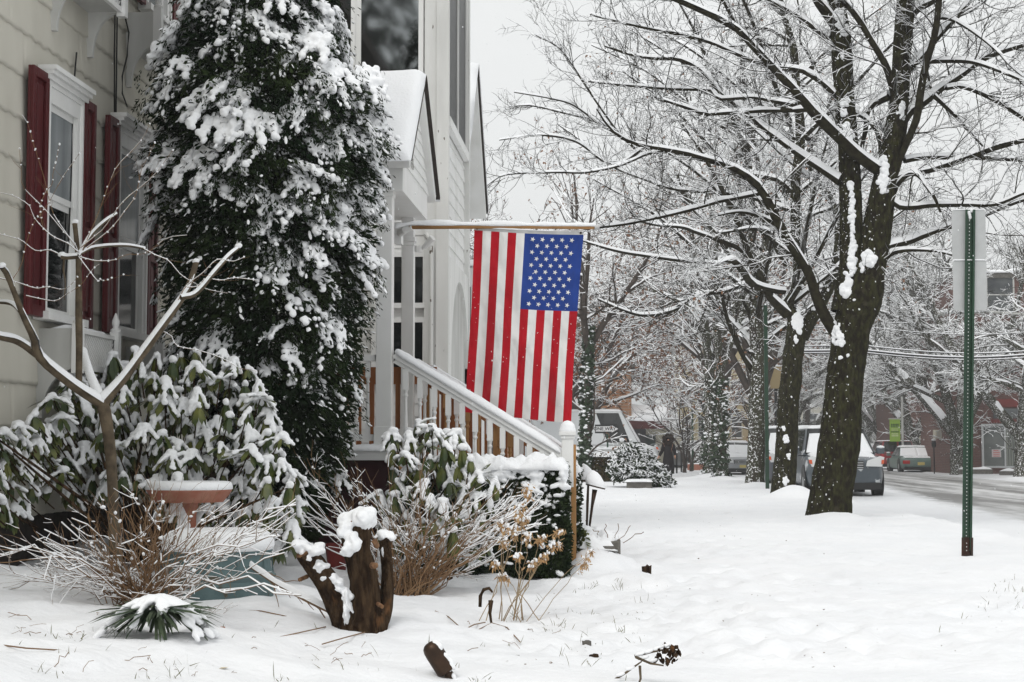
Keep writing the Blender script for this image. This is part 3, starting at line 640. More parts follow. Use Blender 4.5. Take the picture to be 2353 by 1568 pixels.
def street_tree_third():
    Y0 = 40.0; b = P(1736, 1120, Y0)
    root = thing('street_tree', 'third street tree in the row, straight snow-flecked trunk beside the green sign post', 'tree', (b[0], b[1], Zg(b[0], b[1])), 'street trees along the near kerb')
    T = lambda s, segs, tr=False: (*trace(Y0, 1740 if tr else None, s, segs), tr)
    L = [T(0, [('Z', [(1733, 1135, 27), (1735, 1100, 21), (1738, 1020, 19)]), ('A', [(275, 1700, 56), (285, 1500, 54), (282, 1250, 52), (275, 1050, 48), (265, 880, 40), (300, 700, 30), (330, 560, 26), (345, 400, 24), (330, 200, 22), (300, 0, 18)]), ('B', [(250, 1000, 14), (230, 800, 10)])], True),
         T(0.2, [('A', [(270, 900, 36), (250, 700, 26), (240, 500, 26), (245, 300, 24), (230, 100, 22)]), ('B', [(215, 1150, 18), (160, 1000, 14), (40, 850, 11)])], True)]
    a = L.append
    a(T(-0.5, [('C', [(1850, 830, 22), (1750, 800, 18), (1600, 850, 14), (1400, 880, 13), (1250, 980, 13), (1050, 1020, 13), (900, 990, 10), (700, 905, 6)])]))
    a(T(0.3, [('C', [(1830, 760, 20), (1640, 560, 24), (1560, 430, 22), (1440, 310, 20), (1360, 230, 19), (1300, 120, 19), (1200, 0, 15), (1080, -160, 10)])]))
    a(T(-0.5, [('C', [(1820, 1420, 26), (1740, 1300, 18), (1660, 1120, 15), (1610, 960, 13), (1590, 800, 11), (1540, 690, 8)])]))
    a(T(0.4, [('A', [(270, 1130, 16), (340, 1090, 14), (460, 1040, 10)])]))
    for k in range(16):
        an = k * 2.4; s = L[k % 2]; i = 5 + (k // 2) % 7; i = min(i, len(s[0]) - 2); p = np.array(s[0][i])
        d = np.array([math.cos(an), math.sin(an), 0.75]); Lg = 1.3
        L.append(([p, p + d * 0.9 * Lg, p + d * 2.0 * Lg + [0, 0, .1], p + d * 3.2 * Lg + [0, 0, -.2]], [0.06, 0.045, 0.03, 0.012], False))
    rg = np.random.RandomState(13)
    lv = [dict(dens=2.4, L=(1.1, 2.6), rr=0.42, rmin=0.009, rmax=0.02, ang=0.8, K=7, wob=0.16, up=0.04),
          dict(dens=3.4, L=(0.45, 1.1), rr=0.55, rmin=0.007, ang=0.8, K=5, wob=0.22, up=0.03, also_limbs=True),
          dict(dens=4.2, L=(0.2, 0.5), rr=0.6, rmin=0.005, ang=0.8, K=4, wob=0.26, up=0.02)]
    tree_meshes(L, lv, rg, root, M['bark_snowy'], 0.03, M['bark'], 0.008, leaf=500, zfree=2.9)
    return root

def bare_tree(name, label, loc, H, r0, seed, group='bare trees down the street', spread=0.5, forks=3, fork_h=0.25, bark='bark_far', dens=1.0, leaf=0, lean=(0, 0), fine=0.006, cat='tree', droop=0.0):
    rg = np.random.RandomState(seed)
    root = thing(name, label, cat, loc, group)
    b = np.array(loc, float); lean = np.array([lean[0], lean[1], 0.0])
    fk = b + np.array([0, 0, H * fork_h]) + lean * H * fork_h
    L = [([b + [0, 0, -0.1], b + [0, 0, 0.15], b + (fk - b) * 0.5 + rg.normal(size=3) * [.05, .05, 0], fk], [r0 * 1.5, r0 * 1.15, r0, r0 * 0.9], True)]
    for k in range(forks):
        an = 2 * PI * k / forks + rg.uniform(-0.5, 0.5); sp = spread * rg.uniform(0.6, 1.2)
        d = unit(np.array([math.cos(an) * sp, math.sin(an) * sp, 1.0])); LL = H * (1 - fork_h) * rg.uniform(0.8, 1.05)
        pts = [fk - [0, 0, r0]]; r = [r0 * 0.75]; p = fk.copy()
        for s in range(5):
            d = unit(d + rg.normal(size=3) * 0.12 + [0, 0, 0.08]); p = p + d * LL / 5; pts.append(p); r.append(r0 * 0.7 * (1 - s / 5.2))
        L.append((pts, r, s < 0))
        for q in range(4):
            i = 1 + q; dd = unit(np.array([math.cos(an + rg.uniform(-1.4, 1.4)), math.sin(an + rg.uniform(-1.4, 1.4)), rg.uniform(0.15, 0.8)]))
            p0 = pts[i]; l2 = LL * rg.uniform(0.35, 0.6); pp = [p0]; rr = [r[i] * 0.6]
            for s in range(4):
                dd = unit(dd + rg.normal(size=3) * 0.14 + [0, 0, -droop]); pp.append(pp[-1] + dd * l2 / 4); rr.append(rr[0] * (1 - (s + 1) / 4.6))
            L.append((pp, rr, False))
    lv = [dict(dens=1.5 * dens, L=(0.14 * H, 0.28 * H), rr=0.45, rmin=0.012, rmax=0.04, ang=0.8, K=7, wob=0.16, up=0.04 - droop),
          dict(dens=2.2 * dens, L=(0.06 * H, 0.13 * H), rr=0.55, rmin=fine * 1.4, ang=0.8, K=5, wob=0.2, up=0.02 - droop),
          dict(dens=3.0 * dens, L=(0.25, 0.6), rr=0.6, rmin=fine, ang=0.8, K=4, wob=0.26, up=0.0)]
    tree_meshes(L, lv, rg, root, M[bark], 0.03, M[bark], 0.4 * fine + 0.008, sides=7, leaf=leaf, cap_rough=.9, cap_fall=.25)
    return root
def copy_tree(root, name, label, loc, rotz, scale=1.0, group=None, cat='tree'):
    r = root.copy(); C.objects.link(r); r.name = name; r.location = loc; r.rotation_euler = (0, 0, rotz); r.scale = (scale,) * 3
    r['label'] = label; r['category'] = cat
    if group: r['group'] = group
    for ch in list(root.children):
        c = ch.copy(); C.objects.link(c); c.parent = r; c.name = ch.name.split('.')[0]
        for g in list(ch.children):
            d = g.copy(); C.objects.link(d); d.parent = c; d.name = g.name.split('.')[0]
    return r

def background_trees():
    zz = lambda p: (p[0], p[1], Zg(p[0], p[1]))
    grp = 'bare trees down the street'
    # fourth and fifth of the kerb row: ivy on the stems
    p = P(1657, 1090, 51)
    t5 = bare_tree('street_tree', 'snow-plastered ivy-clad tree by the kerb, right one of the close pair near the person', zz(p), 12, 0.17, 21, 'street trees along the near kerb', bark='bark_snowy', leaf=1500, fork_h=0.3, spread=0.6)
    p = P(1632, 1090, 55)
    t4 = bare_tree('street_tree', 'dark tree with ivy up its stem, left one of the close pair near the person', zz(p), 12, 0.19, 22, 'street trees along the near kerb', bark='bark_snowy', leaf=1500, fork_h=0.3, spread=0.6)
    for t, hh, lab in ((t5, 3.2, 'ivy'), (t4, 3.4, 'ivy')): ivy_on(t, t.location, hh, 0.2, 900)
    # ivy tree behind the flag
    p = P(1343, 1060, 46)
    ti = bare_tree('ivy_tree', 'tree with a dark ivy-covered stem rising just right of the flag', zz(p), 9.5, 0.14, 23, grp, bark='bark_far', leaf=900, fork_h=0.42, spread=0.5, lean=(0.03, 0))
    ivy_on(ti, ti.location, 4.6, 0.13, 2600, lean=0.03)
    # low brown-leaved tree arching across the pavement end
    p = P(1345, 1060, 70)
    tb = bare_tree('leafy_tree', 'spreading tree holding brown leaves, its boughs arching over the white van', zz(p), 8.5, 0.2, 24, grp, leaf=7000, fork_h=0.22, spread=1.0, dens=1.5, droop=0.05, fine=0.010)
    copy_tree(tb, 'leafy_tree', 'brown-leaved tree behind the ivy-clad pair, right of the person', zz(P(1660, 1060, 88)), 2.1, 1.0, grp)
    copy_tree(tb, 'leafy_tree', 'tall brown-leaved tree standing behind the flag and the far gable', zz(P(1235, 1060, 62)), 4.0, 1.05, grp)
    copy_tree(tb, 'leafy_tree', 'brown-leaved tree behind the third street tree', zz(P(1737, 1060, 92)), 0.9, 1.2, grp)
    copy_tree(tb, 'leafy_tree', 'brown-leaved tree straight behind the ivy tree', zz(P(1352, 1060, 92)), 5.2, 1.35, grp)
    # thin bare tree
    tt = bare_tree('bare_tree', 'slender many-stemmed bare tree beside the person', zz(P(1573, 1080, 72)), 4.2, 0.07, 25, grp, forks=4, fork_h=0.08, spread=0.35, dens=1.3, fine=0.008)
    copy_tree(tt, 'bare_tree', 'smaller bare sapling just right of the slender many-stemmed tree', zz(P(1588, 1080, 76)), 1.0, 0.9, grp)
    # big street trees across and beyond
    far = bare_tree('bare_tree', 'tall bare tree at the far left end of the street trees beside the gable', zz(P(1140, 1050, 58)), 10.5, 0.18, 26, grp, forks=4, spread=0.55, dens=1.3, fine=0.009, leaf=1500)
    big = bare_tree('bare_tree', 'snow-lined tree across the road beside the parking meter, left stem plastered white', zz(P(2180, 1078, 76)), 12.5, 0.34, 27, grp, forks=4, spread=0.85, fork_h=0.16, bark='bark_snowy', dens=1.5, fine=0.010)
    B = [(2203, 1082, 68, 2.4, 0.9, 'thick mossy tree across the road, partly behind the near sign post'),
         (2350, 1080, 60, 1.2, 0.85, 'tree at the right edge of the photo in front of the shop window side'),
         (2098, 1060, 92, 0.5, 1.0, 'dark-stemmed tree behind the red off-road car'),
         (2030, 1055, 112, 3.3, 1.15, 'bare tree behind the blue off-road car, left of the green banner'),
         (1990, 1050, 130, 5.0, 1.2, 'far bare tree seen above the roof of the blue off-road car'),
         (1850, 1050, 120, 4.1, 1.15, 'far bare tree between the second and the nearest street tree'),
         (1808, 1050, 105, 2.9, 1.15, 'bare tree straight behind the second street tree'),
         (1655, 1050, 125, 1.7, 1.3, 'tall bare tree above the beige corner building'),
         (1738, 1050, 135, 0.2, 1.35, 'tall bare tree far behind the third street tree'),
         (2280, 1050, 105, 5.6, 1.2, 'large bare tree rising over the brick building'),
         (2140, 1050, 140, 2.0, 1.4, 'far bare tree above the parked red car'),
         (2400, 1050, 82, 3.9, 1.1, 'bare tree just beyond the right edge by the brick building'),
         (1910, 1050, 160, 0.9, 1.5, 'most distant bare tree at the end of the road')]
    for x, y, Y, rz, s, lab in B:
        p = P(x, y, Y); copy_tree(big, 'bare_tree', lab, (p[0], p[1], Zg(p[0], p[1])), rz, s, grp)
    # row mates behind the first three, to thicken the crowns
    copy_tree(far, 'bare_tree', 'narrow bare tree just behind the third street tree', zz(P(1741, 1060, 60)), 2.2, 1.1, grp)
    copy_tree(far, 'bare_tree', 'bare tree rising behind the pair of ivy-clad trees', zz(P(1660, 1060, 66)), 4.4, 1.25, grp)
    copy_tree(far, 'bare_tree', 'bare tree behind the van and the ivy tree', zz(P(1340, 1060, 78)), 5.4, 1.2, grp)
def ivy_on(root, loc, H, r, n, lean=0.0):
    rg = np.random.RandomState(int(n)); t = rg.rand(n); an = rg.rand(n) * 2 * PI; rr = r * (1 + 0.5 * vn(t * 6, an, seed=3)) * rg.uniform(0.8, 1.25, n)
    c = np.stack([loc[0] + lean * t * H + rr * np.cos(an), loc[1] + rr * np.sin(an), loc[2] + t * H], 1)
    D = np.stack([np.cos(an) * .4, np.sin(an) * .4, -np.ones(n)], 1) + rg.normal(size=(n, 3)) * .4
    v, f = leaves(c, D, np.stack([np.cos(an), np.sin(an), 0 * an], 1) + rg.normal(size=(n, 3)) * .3, 0.10, 0.09)
    np_obj('ivy', v, f, M['ivy'], root)
    k = rg.rand(n) < 0.10
    v, f = blobs(c[k] + [0, 0, .02], rg.normal(size=(k.sum(), 3)) * [1, 1, .2], rg.uniform(0.03, 0.07, (k.sum(), 3)) * [1.2, 1, .6])
    np_obj('ivy_snow', v, f, M['snow_small'], root, True)
# ---------------------------------------------------------------- ground and road
def text_mesh(cu, name, m, parent, loc, rz=0, sx=1.0):
    t = bpy.data.objects.new('tmp', cu); C.objects.link(t); dg = bpy.context.evaluated_depsgraph_get()
    me = bpy.data.meshes.new_from_object(t.evaluated_get(dg)); bpy.data.objects.remove(t, do_unlink=True); me.materials.clear()
    o = link(name, me, m, parent); on = org_of(parent); o.location = [loc[i] - on[i] for i in range(3)]; o.rotation_euler = (PI / 2, 0, rz); o.scale = (sx, 1, 1); return o
MOUNDS += [(P(1905, 1200, 22)[0] + .05, 21.75, 0.40, 0.10), (P(1806, 1140, 32)[0] + .1, 31.6, 0.42, 0.26), (P(1736, 1120, 40)[0], 39.7, 0.5, 0.14),
           (P(1660, 1100, 51)[0], 50.7, 0.5, 0.12), (P(1350, 1230, 12.3)[0], 12.25, .30, .17), (P(1405, 1230, 12.4)[0], 12.5, .2, .08), (P(1250, 1300, 11.2)[0], 11.3, .22, .05), (P(1420, 1290, 11.6)[0], 11.6, .3, .04), (P(1632, 1090, 55)[0], 54.7, 0.6, 0.16)]
WX = -3.63      # street wall of the left house
def ground():
    ys = [-30, -15, -6, 0, 2, 3.5]; y = 4.6
    while y < 700: ys.append(y); y += max(0.055, 0.0062 * y)
    xs = [0.0]; x = 0
    while x < 400: x += max(0.055, 0.03 * (x - 5.5)); xs.append(x)
    xs = np.array([-a for a in xs[:0:-1]] + xs); ys = np.array(ys)
    X, Y = np.meshgrid(xs, ys, indexing='ij')
    Z = zg(X, Y)
    yard = sstep(-0.2, -0.9, X) * (1 - sstep(15, 20, Y))
    fade = 1 - 0.85 * sstep(20, 60, Y)
    Z = Z + (0.018 * fbm(X * 0.9, Y * 0.9, oct=3, seed=2) + 0.016 * fbm(X * 3.2, Y * 3.2, oct=2, seed=9) + 0.007 * fbm(X * 9, Y * 7, oct=2, seed=19)) * fade + 0.034 * yard * fbm(X * 1.7, Y * 1.7, oct=3, seed=5) + 0.012 * yard * fbm(X * 5.5, Y * 5.5, oct=2, seed=15)
    # trodden footprints on the pavement and verge
    rg = np.random.RandomState(5)
    for k in range(900):
        fy = 7.5 + 30 * rg.rand() ** 1.5; fx = 0.2 + rg.normal() * 0.5 + 0.02 * fy + (1.2 if rg.rand() < 0.2 else 0); dy = rg.uniform(0.10, 0.16); dx = rg.uniform(0.05, 0.08)
        m = (np.abs(X - fx) < 0.4) & (np.abs(Y - fy) < 0.5)
        if m.any():
            q = ((X[m] - fx) / dx) ** 2 + ((Y[m] - fy) / dy) ** 2
            Z[m] += -0.024 * np.exp(-q) + 0.008 * np.exp(-(np.sqrt(q) - 1.7) ** 2 * 3)
    nx, ny = len(xs), len(ys)
    i, j = np.meshgrid(np.arange(nx - 1), np.arange(ny - 1), indexing='ij'); i = i.ravel(); j = j.ravel()
    Fq = np.stack([i * ny + j, (i + 1) * ny + j, (i + 1) * ny + j + 1, i * ny + j + 1], 1)
    n = 520; yy = 7 + 40 * rg.rand(n) ** 1.6; xx = rg.normal(.6, 1.3, n) + .02 * yy; c = np.stack([xx, yy, zg(xx, yy) + .012], 1)
    lm = mat('litter', (.10, .07, .045), .9, (.2, .15, .1), 30)
    v, f = leaves(c, rg.normal(size=(n, 3)) * [1, 1, .15], np.tile([0, 0, 1.0], (n, 1)) + rg.normal(size=(n, 3)) * .4, rg.uniform(.006, .022, n), rg.uniform(.003, .010, n)); tag(np_obj('leaf_litter', v, f, lm, None), 'tiny bits of bark and leaf scattered over the trodden snow', 'leaf litter', kind='stuff')
    m = mat('snow_ground', (0.86, 0.865, 0.88), 0.8, (0.82, 0.83, 0.85), 1.3, bump=0.012, bscale=16, spec=0.12)
    # scuffed, greyer trodden areas (leaf litter, dirt pressed into the snow)
    add_patches(m, (0.60, 0.59, 0.57), 2.2, 0.70, 0.15, stretch=(1, 0.25, 1))
    g = np_obj('snow_ground', np.stack([X, Y, Z], -1).reshape(-1, 3), Fq, m, None, True)
    tag(g, 'snow-covered ground, yard, pavement and verge', None, kind='structure')

def road():
    xs = np.linspace(4.62, 14.13, 60); ys = np.concatenate([np.linspace(-10, 20, 30), np.linspace(20.5, 200, 400)])
    X, Y = np.meshgrid(xs, ys, indexing='ij')
    Z = 0.012 + 0.05 * np.maximum(0, 1 - np.abs(X - 4.6) / 1.2) * 0 + 0.012 * fbm(X * 1.3, Y * 0.25, oct=2)
    Z = Z + 0.02
    nx, ny = len(xs), len(ys); i, j = np.meshgrid(np.arange(nx - 1), np.arange(ny - 1), indexing='ij'); i = i.ravel(); j = j.ravel()
    Fq = np.stack([i * ny + j, (i + 1) * ny + j, (i + 1) * ny + j + 1, i * ny + j + 1], 1)
    m = bpy.data.materials.new('slushy_asphalt'); m.use_nodes = True; n, l = m.node_tree.nodes, m.node_tree.links
    b = n['Principled BSDF']; b.inputs['Roughness'].default_value = 0.5
    tc = n.new('ShaderNodeTexCoord'); sp = n.new('ShaderNodeSeparateXYZ'); l.new(tc.outputs['Object'], sp.inputs['Vector'])
    mp = n.new('ShaderNodeMapping'); mp.inputs['Scale'].default_value = (1.0, 0.045, 1); l.new(tc.outputs['Object'], mp.inputs['Vector'])
    t1 = n.new('ShaderNodeTexNoise'); t1.inputs['Scale'].default_value = 1.5; t1.inputs['Detail'].default_value = 5; l.new(mp.outputs['Vector'], t1.inputs['Vector'])
    mp2 = n.new('ShaderNodeMapping'); mp2.inputs['Scale'].default_value = (1.0, 0.3, 1); l.new(tc.outputs['Object'], mp2.inputs['Vector'])
    t2 = n.new('ShaderNodeTexNoise'); t2.inputs['Scale'].default_value = 4; t2.inputs['Detail'].default_value = 6; l.new(mp2.outputs['Vector'], t2.inputs['Vector'])
    def math_(op, a, bb, c=None):
        x = n.new('ShaderNodeMath'); x.operation = op
        for k, v in enumerate((a, bb, c)):
            if v is None: continue
            if isinstance(v, (int, float)): x.inputs[k].default_value = v
            else: l.new(v, x.inputs[k])
        return x.outputs['Value']
    # edge of the driven part: X = 5.3 + 0.075 (Y - 22)
    e = math_('MULTIPLY_ADD', sp.outputs['Y'], -0.070, sp.outputs['X'])          # X - .07Y
    e = math_('ADD', e, -4.25)
    e = math_('MULTIPLY_ADD', t2.outputs['Fac'], 1.2, e); e = math_('ADD', e, -0.6)
    r1 = n.new('ShaderNodeMapRange'); r1.inputs['From Min'].default_value = 0.0; r1.inputs['From Max'].default_value = 0.5; l.new(e, r1.inputs['Value'])
    f = math_('MULTIPLY_ADD', sp.outputs['X'], -1.0, 13.6)
    f = math_('MULTIPLY_ADD', t2.outputs['Fac'], 1.0, f); f = math_('ADD', f, -0.5)
    r2 = n.new('ShaderNodeMapRange'); r2.inputs['From Min'].default_value = 0.0; r2.inputs['From Max'].default_value = 0.5; l.new(f, r2.inputs['Value'])
    clear = math_('MULTIPLY', r1.outputs['Result'], r2.outputs['Result'])
    s = math_('MULTIPLY_ADD', t2.outputs['Fac'], 0.35, t1.outputs['Fac'])
    r3 = n.new('ShaderNodeMapRange'); r3.inputs['From Min'].default_value = 0.56; r3.inputs['From Max'].default_value = 0.80; l.new(s, r3.inputs['Value'])
    mx = n.new('ShaderNodeMix'); mx.data_type = 'RGBA'; mx.inputs['A'].default_value = (0.17, 0.165, 0.16, 1); mx.inputs['B'].default_value = (0.62, 0.62, 0.62, 1)
    l.new(r3.outputs['Result'], mx.inputs['Factor'])
    m2 = n.new('ShaderNodeMix'); m2.data_type = 'RGBA'; m2.inputs['A'].default_value = (0.82, 0.83, 0.85, 1); l.new(clear, m2.inputs['Factor']); l.new(mx.outputs['Result'], m2.inputs['B'])
    l.new(m2.outputs['Result'], b.inputs['Base Color'])
    bp = n.new('ShaderNodeBump'); bp.inputs['Distance'].default_value = 0.03; l.new(t2.outputs['Fac'], bp.inputs['Height']); l.new(bp.outputs['Normal'], b.inputs['Normal'])
    r = np_obj('road', np.stack([X, Y, Z], -1).reshape(-1, 3), Fq, m, None, True)
    tag(r, 'slushy asphalt road with snow ridges between wheel tracks', None, kind='structure')

# ---------------------------------------------------------------- left house
def wy(px): return PX(px, 1031, WX)[1]
def wz(px, py): return PX(px, py, WX)[2]
def window_box(name, y0, y1, ztip, root, depth=0.24):
    """balconette: curved corbels at both ends, boarded ends, lattice front, corner finials"""
    zb, zt = ztip + 0.31, ztip + 0.56; xo = WX + depth
    for yy in (y0, y1):
        mb = MB(); leg = 0.045
        arc = []
        for k in range(11):
            a = PI / 2 * k / 10; arc.append((WX + leg + (depth - leg) * (1 - math.cos(a)) , yy, ztip + 0.02 + (zb - ztip - 0.02) * math.sin(a)))
        poly = [(WX, yy, ztip), (WX + leg, yy, ztip)] + arc + [(xo, yy, zt), (WX, yy, zt)]
        mb.prism(poly, (0, 0.035, 0)); mb.build('bracket', M['grey_paint'], root)
    mb = MB(); mb.box((WX, y0 + 0.035, zb), (xo, y1, zb + 0.03)); mb.build('box_floor', M['grey_paint'], root)
    mb = MB()
    w = y1 - y0; n = int(w / 0.035)
    for i in range(-8, n + 1):
        for s in (1, -1):
            a0 = y0 + i * 0.035; a = (a0, zb + 0.03); bb = (a0 + 0.22, zt - 0.02)
            if s < 0: a, bb = (a0 + 0.22, zb + 0.03), (a0, zt - 0.02)
            t0 = max(0, (y0 + 0.01 - a[0]) / (bb[0] - a[0]), 0) if bb[0] > a[0] else max(0, (y1 - 0.01 - a[0]) / (bb[0] - a[0]))
            t1 = min(1, (y1 - 0.01 - a[0]) / (bb[0] - a[0])) if bb[0] > a[0] else min(1, (y0 + 0.01 - a[0]) / (bb[0] - a[0]))
            if t1 - t0 < 0.05: continue
            q = lambda t: (xo - 0.012 + 0.006 * s, a[0] + (bb[0] - a[0]) * t, a[1] + (bb[1] - a[1]) * t)
            mb.beam(q(t0), q(t1), 0.005, 0.012, up=(1, 0, 0))
    mb.box((xo - 0.02, y0, zt - 0.025), (xo + 0.008, y1, zt)); mb.box((xo - 0.02, y0, zb - 0.005), (xo + 0.008, y1, zb + 0.03))
    mb.build('lattice', M['white_paint'], root)
    for yy in (y0 - 0.01, y1 + 0.0):
        mb = MB(); mb.box((xo - 0.03, yy, zb - 0.03), (xo + 0.03, yy + 0.06, zt + 0.03)); c = (xo, yy + 0.03)
        mb.lathe([(0.034, 0), (0.036, 0.015), (0.018, 0.03), (0.026, 0.055), (0.026, 0.075), (0.004, 0.13)], (c[0], c[1], zt + 0.03), 10)
        mb.build('finial_post', M['white_paint'], root)
def sash_window(parent, ya, yb, z0, z1, split):
    """casing round an opening, two sashes, crown and sill, all on the wall facing +X"""
    wx = WX + 0.018; w = MB(); cw = 0.10
    w.box((wx, ya, z0), (wx + 0.045, ya + cw, z1)); w.box((wx, yb - cw, z0), (wx + 0.045, yb, z1))
    w.box((wx, ya + 0.03, z0), (wx + 0.062, ya + 0.055, z1)); w.box((wx, yb - 0.055, z0), (wx + 0.062, yb - 0.03, z1))
    w.box((wx, ya + cw, z1 - 0.10), (wx + 0.045, yb - cw, z1))
    for k, (zz, d) in enumerate(((0, .055), (.03, .075), (.06, .10), (.085, .12))): w.box((wx, ya - d * .2, z1 + zz), (wx + d, yb + d * .2, z1 + zz + .03))
    fr = w.build('window_frame', M['white_paint'], parent)
    s = MB(); s.box((wx, ya - 0.02, z0 - 0.05), (wx + 0.10, yb + 0.02, z0)); s.build('sill', M['white_paint'], fr)
    i0, i1 = ya + cw, yb - cw
    for (a, b, x, mt, nm) in ((split, z1 - 0.10, wx + 0.022, 'glass_curtain', 'upper_pane'), (z0, split, wx + 0.010, 'glass', 'lower_pane')):
        g = MB(); g.box((wx + 0.002, i0 + 0.03, a + 0.035), (x - 0.006, i1 - 0.03, b - 0.035)); g.build(nm, M[mt], fr)
        r = MB(); r.box((wx + 0.002, i0, a), (x, i0 + 0.035, b)); r.box((wx + 0.002, i1 - 0.035, a), (x, i1, b)); r.box((wx + 0.002, i0 + .035, b - 0.04), (x, i1 - .035, b)); r.box((wx + 0.002, i0 + .035, a), (x, i1 - .035, a + 0.04))
        r.build('sash', M['white_paint'], fr)
    return fr
def shutter(parent, ya, yb, z0, z1, x=0.0):
    t = 0.04; f = 0.05; x0 = WX + 0.012 + x
    s = MB(); s.box((x0, ya, z0), (x0 + t * .45, yb, z1))
    s.box((x0 + t * .45, ya, z0), (x0 + t, ya + f, z1)); s.box((x0 + t * .45, yb - f, z0), (x0 + t, yb, z1))
    mid = z0 + (z1 - z0) * 0.42
    for a, b in ((z0, z0 + f * 1.4), (mid - f * .6, mid + f * .6), (z1 - f * 1.2, z1)): s.box((x0 + t * .45, ya + f, a), (x0 + t, yb - f, b))
    for a, b in ((z0 + f * 1.4, mid - f * .6), (mid + f * .6, z1 - f * 1.2)): s.box((x0 + t * .45, ya + f + .035, a + .035), (x0 + t * .8, yb - f - .035, b - .035))
    return s.build('shutter', M['shutter'], parent, bevel=0.004)
def left_house():
    y0, y1 = 4.8, 15.3; zb, zt = 0.74, 6.35
    root = thing('house', 'beige shingle-sided house with dark red shutters at the left edge', 'house', (WX, 9.5, 0.3))
    # siding: wavy-bottomed courses, each lapping over the one below
    ex = 0.268; z00 = wz(0, 249) - ex * 12; ncol = int((y1 - y0) / 0.02); V = []; Fq = []
    yy = np.linspace(y0, y1, ncol); b = 0
    rg = np.random.RandomState(3)
    for c in range(40):
        za = z00 + c * ex; zc = za + ex
        if zc < zb or za > zt: continue
        off = rg.uniform(0, 1.2)
        wave = 0.010 * np.sin(yy * 2 * PI / 0.155 + off * 9) * (0.6 + 0.4 * vn(yy * 2, yy * 0 + c)) + 0.006 * vn(yy * 6, yy * 0 + c * 3.3)
        tilt = 0.0
        ph = (yy + off) % 1.22; joint = (ph < 0.02)
        xo = WX + 0.016 + tilt - 0.010 * joint
        za_ = np.maximum(za, zb) + wave * (za > zb)
        rows = [np.stack([np.full(ncol, WX - 0.02), yy, za_], 1), np.stack([xo, yy, za_], 1), np.stack([xo - .0004, yy, np.full(ncol, max(za, zb) + .026)], 1), np.stack([xo * 0 + WX + 0.002 - 0.006 * joint, yy, np.full(ncol, min(zc + 0.02, zt))], 1)]
        V += rows; i = np.arange(ncol - 1)
        for r in range(3): Fq.append(np.stack([b + r * ncol + i, b + r * ncol + i + 1, b + (r + 1) * ncol + i + 1, b + (r + 1) * ncol + i], 1))
        b += 4 * ncol
    np_obj('siding', np.concatenate(V), np.concatenate(Fq), M['siding'], root)
    w = MB(); w.box((WX - 7, y0, zb), (WX - 0.004, y1, zt)); w.build('wall', M['siding'], root)
    w = MB(); w.box((WX - 6.9, y0 + .1, -0.1), (WX - 0.05, y1 - .1, zb - .003)); w.build('foundation', M['shingle_dark'], root)
    r = MB(); r.prism([(WX + 0.5, y0 - .4, zt), (WX - 3.5, y0 - .4, zt + 1.5), (WX - 7.5, y0 - .4, zt), (WX - 7.5, y0 - .4, zt - .15), (WX + .5, y0 - .4, zt - .15)], (0, y1 - y0 + .8, 0)); r.build('roof', M['shingle_dark'], root)
    z0, z1 = 1.98, wz(47, 147)
    wq = lambda px, d: PX(px, 1031, WX + d)[1]
    e = [wq(a, .045 if k % 2 == 0 else .085) for k, a in enumerate((47, 99, 170, 210, 229, 266, 324, 358))]
    sash_window(root, e[1] - .02, e[2] + .01, z0 + .02, z1 - .06, wz(130, 470)); sash_window(root, e[5] - .02, e[6] + .01, z0 + .02, z1 - .06, wz(280, 560))
    for a, b in ((0, 1), (2, 3), (4, 5), (6, 7)): shutter(root, e[a], e[b], z0 - .02, z1, 0.03)
    # upper floor windows
    y2 = wy(283)
    sash_window(root, 11.45, 12.15, 4.52, 5.95, 5.3); shutter(root, 12.17, 12.55, 4.5, 5.95, .03); shutter(root, 11.05, 11.43, 4.5, 5.95, .03)
    sash_window(root, 9.85, 10.6, 4.52, 5.95, 5.3); shutter(root, 9.45, 9.83, 4.5, 5.95, .03); shutter(root, 10.62, 11.0, 4.5, 5.95, .03)
    window_box('upper', wy(94), wy(180), wz(100, 60), root); window_box('upper', wy(272), wy(272) + .85, wz(277, 193), root)
    window_box('lower', wy(78), wy(170), 1.34, root, 0.26); window_box('lower', 11.3, 12.1, 1.34, root, 0.26)
    sn = snow_patch('box_snow', [(WX + .07, wy(78) + .04, 1.9), (WX + .24, wy(78) + .04, 1.9), (WX + .24, wy(170) - .02, 1.9), (WX + .07, wy(170) - .02, 1.9)], 0.03, root, 14, 30)
    # cables
    for pts in ([(265, -20), (263, 130), (263, 300), (262, 335)], [(270, -20), (268, 140), (266, 300)],
                [(176, 121), (171, 180), (166, 240), (166, 310), (163, 420), (158, 550), (150, 640)],
                [(268, 14), (285, 30), (296, 75), (292, 130), (281, 175), (281, 215), (292, 245)]):
        c = MB(); c.tube([PX(x, y, WX + 0.035) for x, y in pts], 0.006, 6); tag(c.build('cable', M['cable'], root), None, None)
    return root

